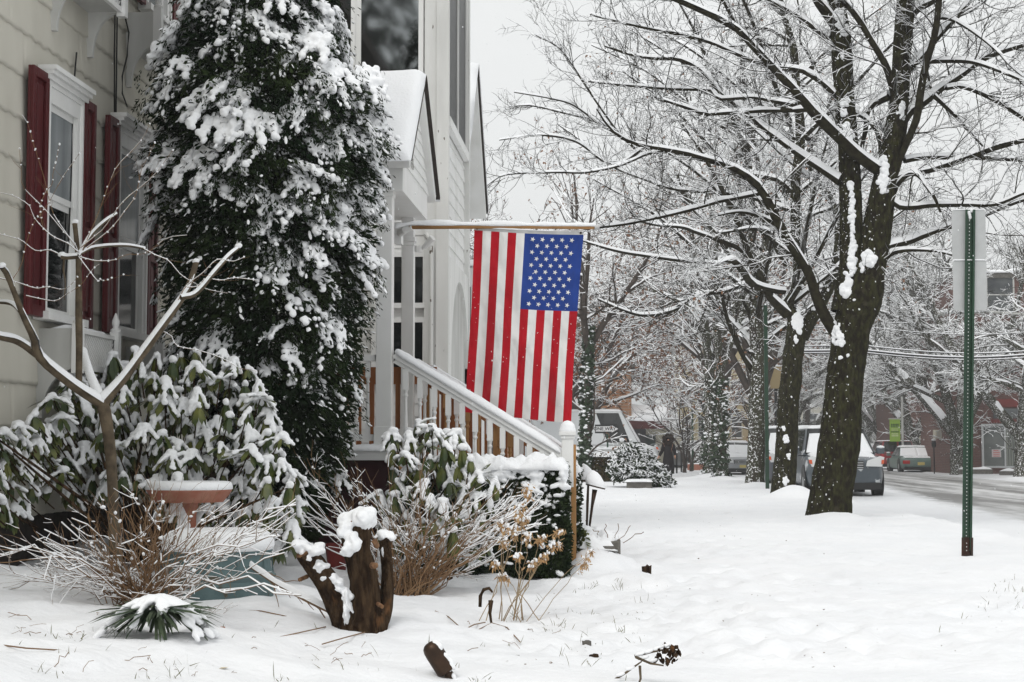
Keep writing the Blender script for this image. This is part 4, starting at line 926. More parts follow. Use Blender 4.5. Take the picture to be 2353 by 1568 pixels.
# ---------------------------------------------------------------- porch with steps
def turned(mb, x, y, z0, z1, w=0.032):
    """turned baluster: square blocks at the ends, lathed middle"""
    h = z1 - z0; mb.box((x - w / 2, y - w / 2, z0), (x + w / 2, y + w / 2, z0 + h * .17)); mb.box((x - w / 2, y - w / 2, z1 - h * .22), (x + w / 2, y + w / 2, z1))
    r = w / 2; pr = [(r * .6, 0), (r * .95, .03), (r * .55, .06), (r * .95, .12), (r * .9, .3), (r * .6, .62), (r * .55, .86), (r * .95, .9), (r * .6, .94), (r * .9, 1)]
    mb.lathe([(a, b * h * .61) for a, b in pr], (x, y, z0 + h * .17), 8)
def porch():
    YN, YF = 12.1, 13.5                     # near and far side
    xg = P(940, 365, 12.0)[0]
    root = thing('porch', 'white gabled entry porch with snowy roof, square columns and railed steps down to the pavement', 'porch', (-1.8, 12.8, 0.3))
    fz = P(860, 1028, YN)[2]
    # columns
    for Y, xa, xb, top in ((YN, 863, 899, 380), (YF, 921, 949, 480)):
        c = MB(); A = P(xa, 900, Y); B = P(xb, 900, Y); z1 = P(xa, top, Y)[2]; w = B[0] - A[0]
        c.box((A[0], Y, fz - .02), (B[0], Y + w, z1)); c.box((A[0] - .012, Y - .012, fz - .02), (B[0] + .012, Y + w + .012, fz + .16)); zc = P(xa, 545 if Y > 13 else 430, Y)[2]
        c.box((A[0] - .015, Y - .015, zc - .04), (B[0] + .015, Y + w + .015, zc)); c.box((A[0] - .008, Y - .008, zc - .075), (B[0] + .008, Y + w + .008, zc - .04))
        c.build('column', M['white_paint'], root, bevel=.004)
    # far column at wall, beam, ceiling
    ze = P(940, 365, 12.0)[2]; yr = 12.85; zr = P(980, 180, 12.85)[2]; Y0, Y1 = 11.98, 13.82
    b = MB(); zbm = ze - 0.24
    b.box((xg - 0.42, YN - .02, zbm), (xg - 0.06, YF + .16, ze - .02))
    b.box((xg - 2.2, YN - .02, zbm + .01), (xg - .42, YN + .14, ze - .03)); b.box((xg - 2.2, YF, zbm + .01), (xg - .42, YF + .14, ze - .03))
    b.build('beam', M['white_paint'], root)
    # gable end with boards
    g = MB(); n = 9
    def gy(z): t = (z - ze) / (zr - ze); return (Y0 + .12 + (yr - Y0 - .12) * t, Y1 - .12 - (Y1 - .12 - yr) * t)
    for k in range(n):
        za, zb_ = ze - .02 + (zr - ze - .02) * k / n, ze - .02 + (zr - ze - .02) * (k + 1) / n
        a0, a1 = gy(za); b0, b1 = gy(zb_); x = xg - .06
        g.add([(x + .012, a0, za), (x + .012, a1, za), (x, b1, zb_), (x, b0, zb_), (x - .05, a0, za), (x - .05, a1, za)], [(0, 1, 2, 3), (4, 5, 1, 0)])
    g.build('gable', M['white_paint'], root)
    for s in (0, 1):       # rake boards with dark shingle edge
        ye = Y0 if s == 0 else Y1
        r = MB(); p0 = (xg - .02, ye, ze - .03); p1 = (xg - .02, yr, zr - .03); r.beam(p0, p1, .16, .03, up=(0, 0, 1)) if False else None
        d = np.array([0, yr - ye, zr - ze]); d /= np.linalg.norm(d); nn = np.cross([1, 0, 0], d); nn = nn if nn[2] > 0 else -nn
        q = lambda x, y, z, o: np.array([x, y, z]) + nn * o
        x0, x1 = xg - 2.4, xg + .02
        r.prism([q(x0, ye, ze, 0), q(x0, yr, zr, 0), q(x0, yr, zr, -.09), q(x0, ye, ze, -.09)], (x1 - x0 - .02, 0, 0)); r.build('rake', M['white_paint'], root)
        r = MB(); r.prism([q(x0, ye - .03 * (1 - 2 * s), ze - .03, .003), q(x0, yr, zr, .003), q(x0, yr, zr, .028), q(x0, ye - .03 * (1 - 2 * s), ze - .03, .028)], (x1 - x0 + .012, 0, 0)); r.build('roof', M['shingle_dark'], root)
        Q = [q(x0, ye - .06 * (1 - 2 * s), ze - .06, .03), q(x1 + .01, ye - .06 * (1 - 2 * s), ze - .06, .03), q(x1 + .01, yr, zr, .03), q(x0, yr, zr, .03)]
        if s == 0: snow_patch('roof_snow', Q, 0.085, root, 90, 50, 4, 0.10, .10)
        else: snow_patch('roof_snow', Q, 0.03, root, 40, 20, 5, 0.1, .05)
    # number on the beam end (partly worn)
    cu = bpy.data.curves.new('house_number', 'FONT'); cu.body = '36'; cu.size = 0.13; cu.extrude = 0.004; cu.align_x = 'CENTER'
    text_mesh(cu, 'house_number', M['grey_paint'], root, (xg - .045, 12.55, ze + .02), PI / 2)
    # floor, skirt, wall behind
    f = MB(); f.box((-3.6, YN - .12, fz - .10), (P(905, 1030, YN)[0], YF + .35, fz - .03)); f.build('porch_floor', M['white_paint'], root)
    s = MB(); s.box((-3.6, YN + .0, 0.2), (P(912, 1030, YN)[0] - .02, YF + .25, fz - .103)); s.build('skirt', M['dark_red'], root)
    snow_patch('floor_snow', [(-3.4, YN - .14, fz - .03), (P(912, 1030, YN)[0], YN - .14, fz - .03), (P(912, 1030, YN)[0], YN + .3, fz - .03), (-3.4, YN + .3, fz - .03)], 0.05, root, 60, 16, 3)
    # porch side railing (left of the near column)
    rl = MB(); za = fz + .05; zb_ = P(850, 815, YN)[2]
    rl.box((-3.4, YN + .02, zb_ - .05), (P(862, 815, YN)[0], YN + .08, zb_)); rl.box((-3.4, YN + .03, za), (P(862, 815, YN)[0], YN + .07, za + .05)); rl.build('side_rail', M['white_paint'], root)
    for k in range(7):
        x = P(843 - k * 26, 900, YN)[0]; t = MB(); turned(t, x, YN + .05, za + .05, zb_ - .05, .036); t.build('baluster', M['white_paint'], root)
    rl = MB(); rl.box((-3.4, YF + .1, zb_ - .17), (P(1000, 815, YF)[0], YF + .14, zb_ - .02)); rl.build('inner_rail', M['cedar'], root)
    for k in range(9):
        x = P(1000 - k * 30, 900, YF)[0]; t = MB(); t.box((x - .02, YF + .1, fz), (x + .02, YF + .14, zb_ - .17)); t.build('inner_post', M['cedar'], root)
    # stair railing, near side
    A = P(905, 806, YN); B = P(1292, 1040, YN); A = np.array([A[0], YN + .05, A[2]]); B = np.array([B[0], YN + .05, B[2]])
    h = MB(); h.beam(A - [0, 0, .03], B - [0, 0, .03], .07, .055); h.beam(A - [0, 0, .075], B - [0, 0, .075], .035, .04); h.build('handrail', M['white_paint'], root, bevel=.006)
    snow_strip('handrail_snow', [A + [0, 0, -.01], B + [0, 0, -.01]], .105, .052, root, 2, .015, amp=.12)
    drop = 0.84
    lr = MB(); lr.beam(A - [0, 0, drop], B - [0, 0, drop], .05, .05); lr.build('lower_rail', M['white_paint'], root)
    for x in (932, 965, 998, 1030, 1062, 1092, 1126, 1155, 1187, 1217, 1245, 1270):
        p = P(x, 1000, YN + .05); t = (p[0] - A[0]) / (B[0] - A[0]); zz = A[2] + (B[2] - A[2]) * t
        m = MB(); turned(m, p[0], YN + .05, zz - drop + .02, zz - .09, .042); m.build('baluster', M['white_paint'], root)
    # newel
    na, nb = P(1287, 1000, YN), P(1321, 1000, YN); zt = P(1300, 992, YN)[2]; n_ = MB(); w = nb[0] - na[0]
    n_.box((na[0] + .012, YN - .0, P(1300, 1075, YN)[2] - .15), (nb[0] - .012, YN + w - .02, zt - .03)); n_.box((na[0] + .004, YN - .01, zt - .055), (nb[0] - .004, YN + w - .01, zt - .03)); n_.box((na[0] - .008, YN - .022, zt - .03), (nb[0] + .008, YN + w, zt))
    n_.build('newel', M['white_paint'], root, bevel=.004)
    cx, cy = (na[0] + nb[0]) / 2, YN + w / 2 - .01
    snow_blobs('newel_snow', [(cx, cy, zt + .02), (cx, cy, zt + .01)], [[1, 0, 0]] * 2, [(w * .56, w * .56, .07), (w * .6, w * .6, .04)], .008, root, rough=.004)
    l_ = MB(); l_.box((nb[0] - .030, YN + .01, 0.15), (nb[0] + .006, YN + .10, zt - .10)); l_.build('newel_post', M['lumber'], root)
    l2 = MB(); l2.box((na[0] + .04, YN + .0, .15), (nb[0] - .034, YN + .09, P(1300, 1075, YN)[2] - .153)); l2.build('post_wrap', M['white_paint'], root)
    # far side railing in raw cedar
    YR = 13.35; A2 = P(955, 850, YR); B2 = P(1287, 1020, YR); 
    dz = (B[2] - A[2]) / (B[0] - A[0]); X0, X1 = A[0], B[0]
    def rz(x, o): return A[2] + dz * (x - A[0]) + o
    m = MB(); m.beam((X0, YR, rz(X0, -.05)), (X1, YR, rz(X1, -.05)), .07, .06); m.build('far_handrail', M['white_paint'], root)
    snow_strip('far_handrail_snow', [(X0, YR, rz(X0, -.03)), (X1, YR, rz(X1, -.03))], .10, .05, root, 5, .02)
    for o, yo in ((-.03, .75), (-.13, .45)):
        m = MB(); m.beam((X0, YR + yo, rz(X0, o)), (X1, YR + yo, rz(X1, o)), .05, .085); m.build('stringer', M['cedar'], root)
        snow_strip('stringer_snow', [(X0 + .05, YR + yo - .01, rz(X0 + .05, o + .035)), (X1, YR + yo - .01, rz(X1, o + .035))], .07, .038, root, 6, .02)
    for k in range(17):
        x = X0 + .05 + (X1 - X0 - .08) * k / 16; m = MB(); m.box((x - .024, YR + .44, rz(x, -.9)), (x + .024, YR + .48, rz(x, -.16))); m.build('cedar_picket', M['cedar'] if k % 4 else M['lumber'], root)
    for k in range(14):
        x = X0 + .09 + (X1 - X0 - .12) * k / 13; m = MB(); turned(m, x, YR, rz(x, -.86), rz(x, -.08), .045); m.build('far_baluster', M['lumber'] if k % 3 else M['white_paint'], root)
    # steps
    ns = 5
    for k in range(ns):
        x0 = X0 + (X1 - X0) * k / ns; x1 = X0 + (X1 - X0) * (k + 1) / ns; z = fz - .05 - (fz - .30) * (k + 1) / (ns + 1)
        s = MB(); s.box((x0, YN + .12, z - .05), (x1 + .02, YR - .04, z)); s.box((x0, YN + .13, z - .0), (x0 + .02, YR - .05, z + .15)); s.build('step', M['lumber'], root)
        snow_patch('step_snow', [(x0 + .02, YN + .12, z), (x1 + .03, YN + .12, z), (x1 + .03, YR - .04, z), (x0 + .02, YR - .04, z)], .05, root, 14, 40, k)
    return root

# ---------------------------------------------------------------- flag
def flag():
    Yf = 12.75
    A = P(905, 521, Yf); B = P(1372, 519, Yf)
    root = thing('flag', 'large stars-and-stripes flag hanging straight down from a snowy wooden pole on the porch', 'flag', tuple(P(925, 525, Yf)))
    p = MB(); p.tube([P(940, 523, Yf), P(1150, 521.5, Yf), P(1372, 523, Yf)], .0155, 12); p.build('pole', M['lumber'], root, smooth=True)
    p = MB(); c = P(925, 527, Yf); p.tube([c + [-.06, .25, .0], c + [.02, .02, 0], P(948, 524, Yf)], [.035, .03, .024], 12); p.box(tuple(c + [-.10, .20, -.09]), tuple(c + [-.04, .34, .09])); p.build('pole_bracket', M['white_paint'], root, smooth=False)
    p = MB(); e = P(1372, 523, Yf); p.tube([e - [.02, 0, 0], e + [.02, 0, 0]], .02, 12); p.build('pole_end_cap', M['canvas'], root)
    snow_strip('pole_snow', [P(905, 524, Yf), P(928, 519, Yf), P(945, 516, Yf), P(1150, 518.0, Yf), P(1370, 519.5, Yf)], .040, .034, root, 3, .01, amp=.3)
    # cloth
    nu, nv = 13 * 9 + 1, 150
    u = np.linspace(0, 1, nu); v = np.linspace(0, 1, nv); U, Vv = np.meshgrid(u, v, indexing='ij')
    TL, TR, BL, BR = (1090, 529), (1341, 540), (1068, 947), (1311, 971)
    px = (TL[0] + (TR[0] - TL[0]) * U) * (1 - Vv) + (BL[0] + (BR[0] - BL[0]) * U) * Vv
    py = (TL[1] + (TR[1] - TL[1]) * U) * (1 - Vv) + (BL[1] + (BR[1] - BL[1]) * U) * Vv
    px = px + 5 * np.sin(Vv * PI) * (0.6 - U) * 0.8 + 2.0 * vn(U * 5, Vv * 3, seed=4) * Vv
    py = py + 3.0 * np.sin(U * PI) * (1 - Vv) * 0.9 + 6 * np.sin(U * PI * 1.0) * Vv * 0.5 + 2.0 * vn(U * 6, Vv * 2, seed=8) * Vv
    dy = 0.045 * np.sin(U * 9 + Vv * 2.2) * (0.25 + 0.75 * Vv) + 0.022 * np.sin(U * 21 - Vv * 3 + 1) * Vv + 0.014 * fbm(U * 9, Vv * 7, oct=3, seed=3) + 0.012 * (0.3 + Vv) * np.abs(vn(U * 7 + Vv * 2, Vv * 1.6, seed=21))  + 0.012 * np.sin(U * 14 + 8 * Vv) * np.exp(-Vv * 5)
    R = _Rm @ np.stack([(px - CXP) / F_PX, -(py - CYP) / F_PX, -np.ones_like(px)], 0).reshape(3, -1)
    R = R.T.reshape(nu, nv, 3); V3 = CAM + R * ((Yf + dy) / R[..., 1])[..., None]
    i, j = np.meshgrid(np.arange(nu - 1), np.arange(nv - 1), indexing='ij'); i = i.ravel(); j = j.ravel()
    Fq = np.stack([i * nv + j, (i + 1) * nv + j, (i + 1) * nv + j + 1, i * nv + j + 1], 1)
    st = i // 9; canton = (st >= 6) & (j / (nv - 1) < 0.405)
    mi = np.where(st % 2 == 0, 0, 1)
    def sub(sel, name, m): 
        return np_obj(name, V3.reshape(-1, 3), Fq[sel], m, root, True)
    sub((~canton) & (mi == 0), 'red_stripes', M['flag_red']); sub((~canton) & (mi == 1), 'white_stripes', M['flag_white']); cn = sub(canton, 'canton', M['flag_blue'])
    # header strip with grommets
    H = []
    for t in np.linspace(0, 1, 40):
        a = V3[int(round(t * (nu - 1))), 0]; H.append(a)
    H = np.array(H); Vh = np.concatenate([H, H + [0, -.004, .028 + 0 * .01]]); n = 40; k = np.arange(n - 1)
    np_obj('header', Vh, np.stack([k, k + 1, k + 1 + n, k + n], 1), M['canvas'], root)
    for q in (H[1], H[-2]):
        g = MB(); g.tube([q + [0, -.010, .014], q + [0, -.004, .014]], .009, 12); g.tube([q + [0, -.011, .014], q + [0, -.0105, .014]], .005, 10); g.build('grommet', M['bronze'], root)
    snow_strip('header_snow', [H[k] + [0, -.002, .026] for k in (0, 12, 25, 39)], .018, .012, root, 9, .01, amp=.5, gaps=.6)
    # stars (11 rows of 5 and 4)
    from math import floor
    def S(uu, vv, o):
        a, b_ = uu * (nu - 1), vv * (nv - 1); i0, j0 = min(int(a), nu - 2), min(int(b_), nv - 2); fa, fb = a - i0, b_ - j0
        q = V3[i0, j0] * (1 - fa) * (1 - fb) + V3[i0 + 1, j0] * fa * (1 - fb) + V3[i0 + 1, j0 + 1] * fa * fb + V3[i0, j0 + 1] * (1 - fa) * fb
        return q + [0, o, 0]
    sv, sf = [], []; u0, vh = 6 / 13, 0.405; cw = 1 - u0
    for r in range(11):
        for c in range(5 if r % 2 == 0 else 4):
            uu = u0 + cw * ((c + (1 if r % 2 == 0 else 1.5)) / 6 - .025 + .01 * 0); vv = vh * (r + 0.85) / 11.6
            for o in (-.003, .003):
                b0 = len(sv); sv.append(S(uu, vv, o))
                for k in range(10):
                    rad = 1.0 if k % 2 == 0 else .40; an = k * PI / 5 + 0.05
                    sv.append(S(uu + .0245 * rad * math.cos(an), vv + .0145 * rad * math.sin(an), o))
                sf += [(b0, b0 + 1 + k, b0 + 1 + (k + 1) % 10) for k in range(10)]
    st = np_obj('stars', sv, sf, M['flag_white'], root); st.parent = cn; 
    rg = np.random.RandomState(77); n = 90; V_, F_ = [], []
    pts = np.array([S(rg.rand(), rg.uniform(.3, 1), -.006) for _ in range(n)]); v, f = blobs(pts, rg.normal(size=(n, 3)) * [1, .1, 1], rg.uniform(.0010, .0030, (n, 3)) * [2.2, .5, 1]); tag(np_obj('snow_flecks', v, f, M['snow_small'], root, True), None, None, kind='stuff')
    return root
# ---------------------------------------------------------------- neighbouring houses
def clap(mb, P0, P1, z0, z1, ex, nrm, lap=0.012):
    """clapboards between plan points P0 and P1 facing nrm"""
    P0 = np.array([*P0, 0.0]); P1 = np.array([*P1, 0.0]); nn = np.array([*nrm, 0.0]); z = z0
    while z < z1 - 1e-3:
        zt = min(z + ex, z1); a, b = P0 + nn * lap, P1 + nn * lap
        mb.add([a + [0, 0, z], b + [0, 0, z], P1 + nn * .001 + [0, 0, zt], P0 + nn * .001 + [0, 0, zt], P0 + [0, 0, z], P1 + [0, 0, z]], [(0, 1, 2, 3), (4, 5, 1, 0)]); z = zt
def white_house():
    YF0 = 15.5; xc = P(1020, 700, YF0)[0]; X1 = xc; Y1 = 17.75; top = 9.2
    root = thing('house', 'tall white clapboard house behind the porch, with a big dark upstairs window', 'house', (xc - 2, 16.5, .3))
    w = MB(); w.box((xc - 6, YF0 + .02, 0), (X1 - .02, Y1, top)); w.build('wall', M['white_paint'], root)
    w = MB(); clap(w, (xc - 6, YF0 + .018), (X1 - .02, YF0 + .018), .3, top - .01, .13, (0, -1)); w.build('front_siding', M['white_paint'], root)
    zs = P(1020, 290, YF0)[2] - .02
    w = MB(); clap(w, (X1 - .018, YF0 + .02), (X1 - .018, Y1), P(1020, 585, YF0)[2], zs, .155, (1, 0), .016); w.build('side_siding', M['white_paint'], root)
    # corner boards and pilasters
    c = MB()
    c.box((P(978, 0, YF0)[0], YF0 - .05, .3), (X1 + .03, YF0 + .10, top)); c.box((P(1006, 0, YF0)[0], YF0 - .07, .3), (X1 + .05, YF0 + .02, top))
    c.box((X1 - .02, Y1 - .12, .3), (X1 + .045, Y1 + .02, top)); c.build('corner_board', M['old_white'], root)
    # upstairs window
    def opening(xa, xb, za, zb, nm, mt):
        f = MB(); t = .05; f.box((xa - t, YF0 - .035, za - t), (xa, YF0 + .02, zb + t)); f.box((xb, YF0 - .035, za - t), (xb + t, YF0 + .02, zb + t)); f.box((xa, YF0 - .035, zb), (xb, YF0 + .02, zb + t)); f.box((xa - .02, YF0 - .06, za - t), (xb + .02, YF0 + .02, za))
        fr = f.build('window_frame', M['white_paint'], root)
        g = MB(); g.box((xa, YF0 - .018, za), (xb, YF0 - .010, zb)); g.build('pane', mt, fr); return fr
    zb = P(830, 178, YF0)[2] + .02
    opening(P(831, 0, YF0)[0], P(963, 0, YF0)[0], zb, zb + 1.6, 'w', M['glass_mirror'])
    opening(P(690, 0, YF0)[0], P(808, 0, YF0)[0], zb, zb + 1.6, 'w', M['glass_mirror'])
    # lower window wall inside the porch
    for a, b, y0, y1 in ((870, 975, 592, 698), (870, 975, 742, 872)):
        opening(P(a, 0, YF0)[0], P(b, 0, YF0)[0], P(a, y1, YF0)[2], P(a, y0, YF0)[2], 'p', M['glass'])
    # side windows (tall, dark)
    m = MB(); z0 = P(1024, 262, YF0)[2]
    g = MB(); g.box((X1 - .01, YF0 + .16, z0), (X1 + .012, Y1 - .22, top - .2)); sp = g.build('side_pane', M['glass_dark'], root)
    for t in (YF0 + .13, (YF0 + Y1) / 2 - .03, Y1 - .22): m.box((X1 - .01, t, z0), (X1 + .03, t + .045, top - .2))
    m.box((X1 - .01, YF0 + .1, z0 - .10), (X1 + .05, Y1 - .14, z0)); m.build('side_window_frame', M['white_paint'], root)
    # arched porch opening
    a = MB(); za = P(1020, 585, YF0)[2]; yc = (YF0 + .35 + Y1 - .12) / 2; rr = (Y1 - .12 - YF0 - .35) / 2; zs2 = za - .15 - rr
    pts = [(YF0 + .35, zs2 - 1.6), (YF0 + .35, zs2)] + [(yc - rr * math.cos(t), zs2 + rr * math.sin(t)) for t in np.linspace(0, PI, 15)] + [(Y1 - .12, zs2 - 1.6)]
    out = [(YF0 + .1, zs2 - 1.6), (YF0 + .1, za), (Y1 - .0, za), (Y1 - .0, zs2 - 1.6)]
    # spandrel as strips left and right of the arch
    for t0, t1 in zip(np.linspace(0, PI, 15)[:-1], np.linspace(0, PI, 15)[1:]):
        ya, yb = yc - rr * math.cos(t0), yc - rr * math.cos(t1)
        a.prism([(X1 - .01, ya, zs2 + rr * math.sin(t0)), (X1 - .01, yb, zs2 + rr * math.sin(t1)), (X1 - .01, yb, za), (X1 - .01, ya, za)], (.05, 0, 0))
    a.box((X1 - .01, YF0 + .1, .3), (X1 + .04, YF0 + .35, za)); a.box((X1 - .01, Y1 - .12, .3), (X1 + .042, Y1 + .03, za)); a.build('arch', M['old_white'], root)
    g = MB(); g.box((X1 - .015, YF0 + .3, .9), (X1 + .002, Y1 - .1, za - .1)); g.build('porch_pane', M['grey_paint'], root)
    g = MB(); g.box((X1 - .0, YF0 + .35, 1.0), (X1 + .03, Y1 - .12, 1.45)); g.build('porch_panel', M['grey_paint'], root)
    r = MB(); r.box((xc - 6.3, YF0 - .4, top), (X1 + .4, Y1 + .3, top + .25)); r.build('roof', M['shingle_dark'], root)
    # downspout and small floodlight on the corner
    d = MB(); xx = P(996, 0, YF0)[0]; d.tube([(xx, YF0 - .1, .4), (xx, YF0 - .1, P(996, 560, YF0)[2]), (xx - .06, YF0 - .06, P(996, 540, YF0)[2])], .022, 8); d.build('downspout', M['old_white'], root)
    fl = MB(); b0 = P(957, 575, 13.6); fl.lathe([(.03, 0), (.035, .01), (.035, .05), (.02, .06)], tuple(b0 + [0.02, 0, -.02]), 10); fl.tube([b0 + [.04, 0, .0], b0 + [.08, -.02, .03]], .012, 6); fl.tube([b0 + [.07, -.01, .02], b0 + [.15, -.05, .10]], [.024, .034], 10); tag(fl.build('floodlight', M['white_paint'], None), 'small white floodlight fixed beside the second porch column', 'floodlight')
def far_gables():
    Yg = 22.0; xg = P(1098, 400, Yg + 1)[0] - .24
    root = thing('house', 'further white house whose steep snowy gable shows beside the tall white corner', 'house', (xg - 1, 24, .2))
    ze = P(1120, 492, Yg + 3.0)[2]; zr = P(1098, 152, Yg + 1.2)[2]; yr = Yg + 1.2; ye1 = Yg + 3.0; ye0 = Yg - .6
    g = MB(); g.prism([(xg - .1, ye0 + .15, .1), (xg - .1, ye1 - .15, .1), (xg - .1, ye1 - .15, ze), (xg - .1, yr, zr - .2), (xg - .1, ye0 + .15, ze)], (-6, 0, 0)); g.build('wall', M['white_paint'], root)
    w = MB(); k = 26
    for i in range(k):
        za, zb = .6 + (zr - .4 - .6) * i / k, .6 + (zr - .4 - .6) * (i + 1) / k
        f = lambda z: 1 if z < ze else max(0.02, (zr - .2 - z) / (zr - .2 - ze))
        a0, a1 = yr - (yr - ye0 - .15) * f(za), yr + (ye1 - .15 - yr) * f(za); b0, b1 = yr - (yr - ye0 - .15) * f(zb), yr + (ye1 - .15 - yr) * f(zb)
        w.add([(xg - .08, a0, za), (xg - .08, a1, za), (xg - .098, b1, zb), (xg - .098, b0, zb)], [(0, 1, 2, 3)])
    w.build('siding', M['white_paint'], root)
    for s, ye in ((0, ye0), (1, ye1)):
        d = np.array([0, yr - ye, zr - ze]); d /= np.linalg.norm(d); nn = np.cross([1, 0, 0], d); nn = nn if nn[2] > 0 else -nn; q = lambda x, y, z, o: np.array([x, y, z]) + nn * o
        r = MB(); r.prism([q(xg - 6, ye, ze, 0), q(xg - 6, yr, zr, 0), q(xg - 6, yr, zr, -.14), q(xg - 6, ye, ze, -.14)], (6.2, 0, 0)); r.build('rake', M['white_paint'], root)
        r = MB(); r.prism([q(xg - 6, ye, ze, .003), q(xg - 6, yr, zr, .003), q(xg - 6, yr, zr, .04), q(xg - 6, ye, ze, .04)], (6.23, 0, 0)); r.build('roof', M['shingle_dark'], root)
        snow_patch('roof_snow', [q(xg - 6, ye, ze, .042), q(xg + .24, ye, ze, .042), q(xg + .24, yr, zr, .042), q(xg - 6, yr, zr, .042)], .10, root, 40, 30, 3, .1, .12)
    # lower bay with snow edge and dark window, just left of the flag top
    y0 = 19.6; xa, xb = P(1068, 600, y0)[0], P(1090, 600, y0)[0]
    b = MB(); b.box((xa - 1.5, y0, .1), (xb, y0 + 2.2, P(1075, 615, y0)[2])); b.build('bay', M['white_paint'], root)
    snow_patch('bay_snow', [(xa - 1.5, y0 - .1, P(1075, 612, y0)[2]), (xb + .2, y0 - .1, P(1075, 612, y0)[2]), (xb + .2, y0 + 2.3, P(1075, 612, y0)[2]), (xa - 1.5, y0 + 2.3, P(1075, 612, y0)[2])], .1, root, 20, 20, 8)
    p = MB(); p.box((P(1071, 0, y0)[0], y0 - .03, P(1075, 760, y0)[2]), (P(1083, 0, y0)[0], y0 - .005, P(1075, 660, y0)[2])); p.build('pane', M['glass'], root)
    p = MB(); p.box((P(1070, 0, 19)[0], 19.0, P(1070, 590, 19)[2]), (P(1079, 0, 19)[0], 19.03, P(1070, 525, 19)[2])); p.build('upper_pane', M['glass'], root)

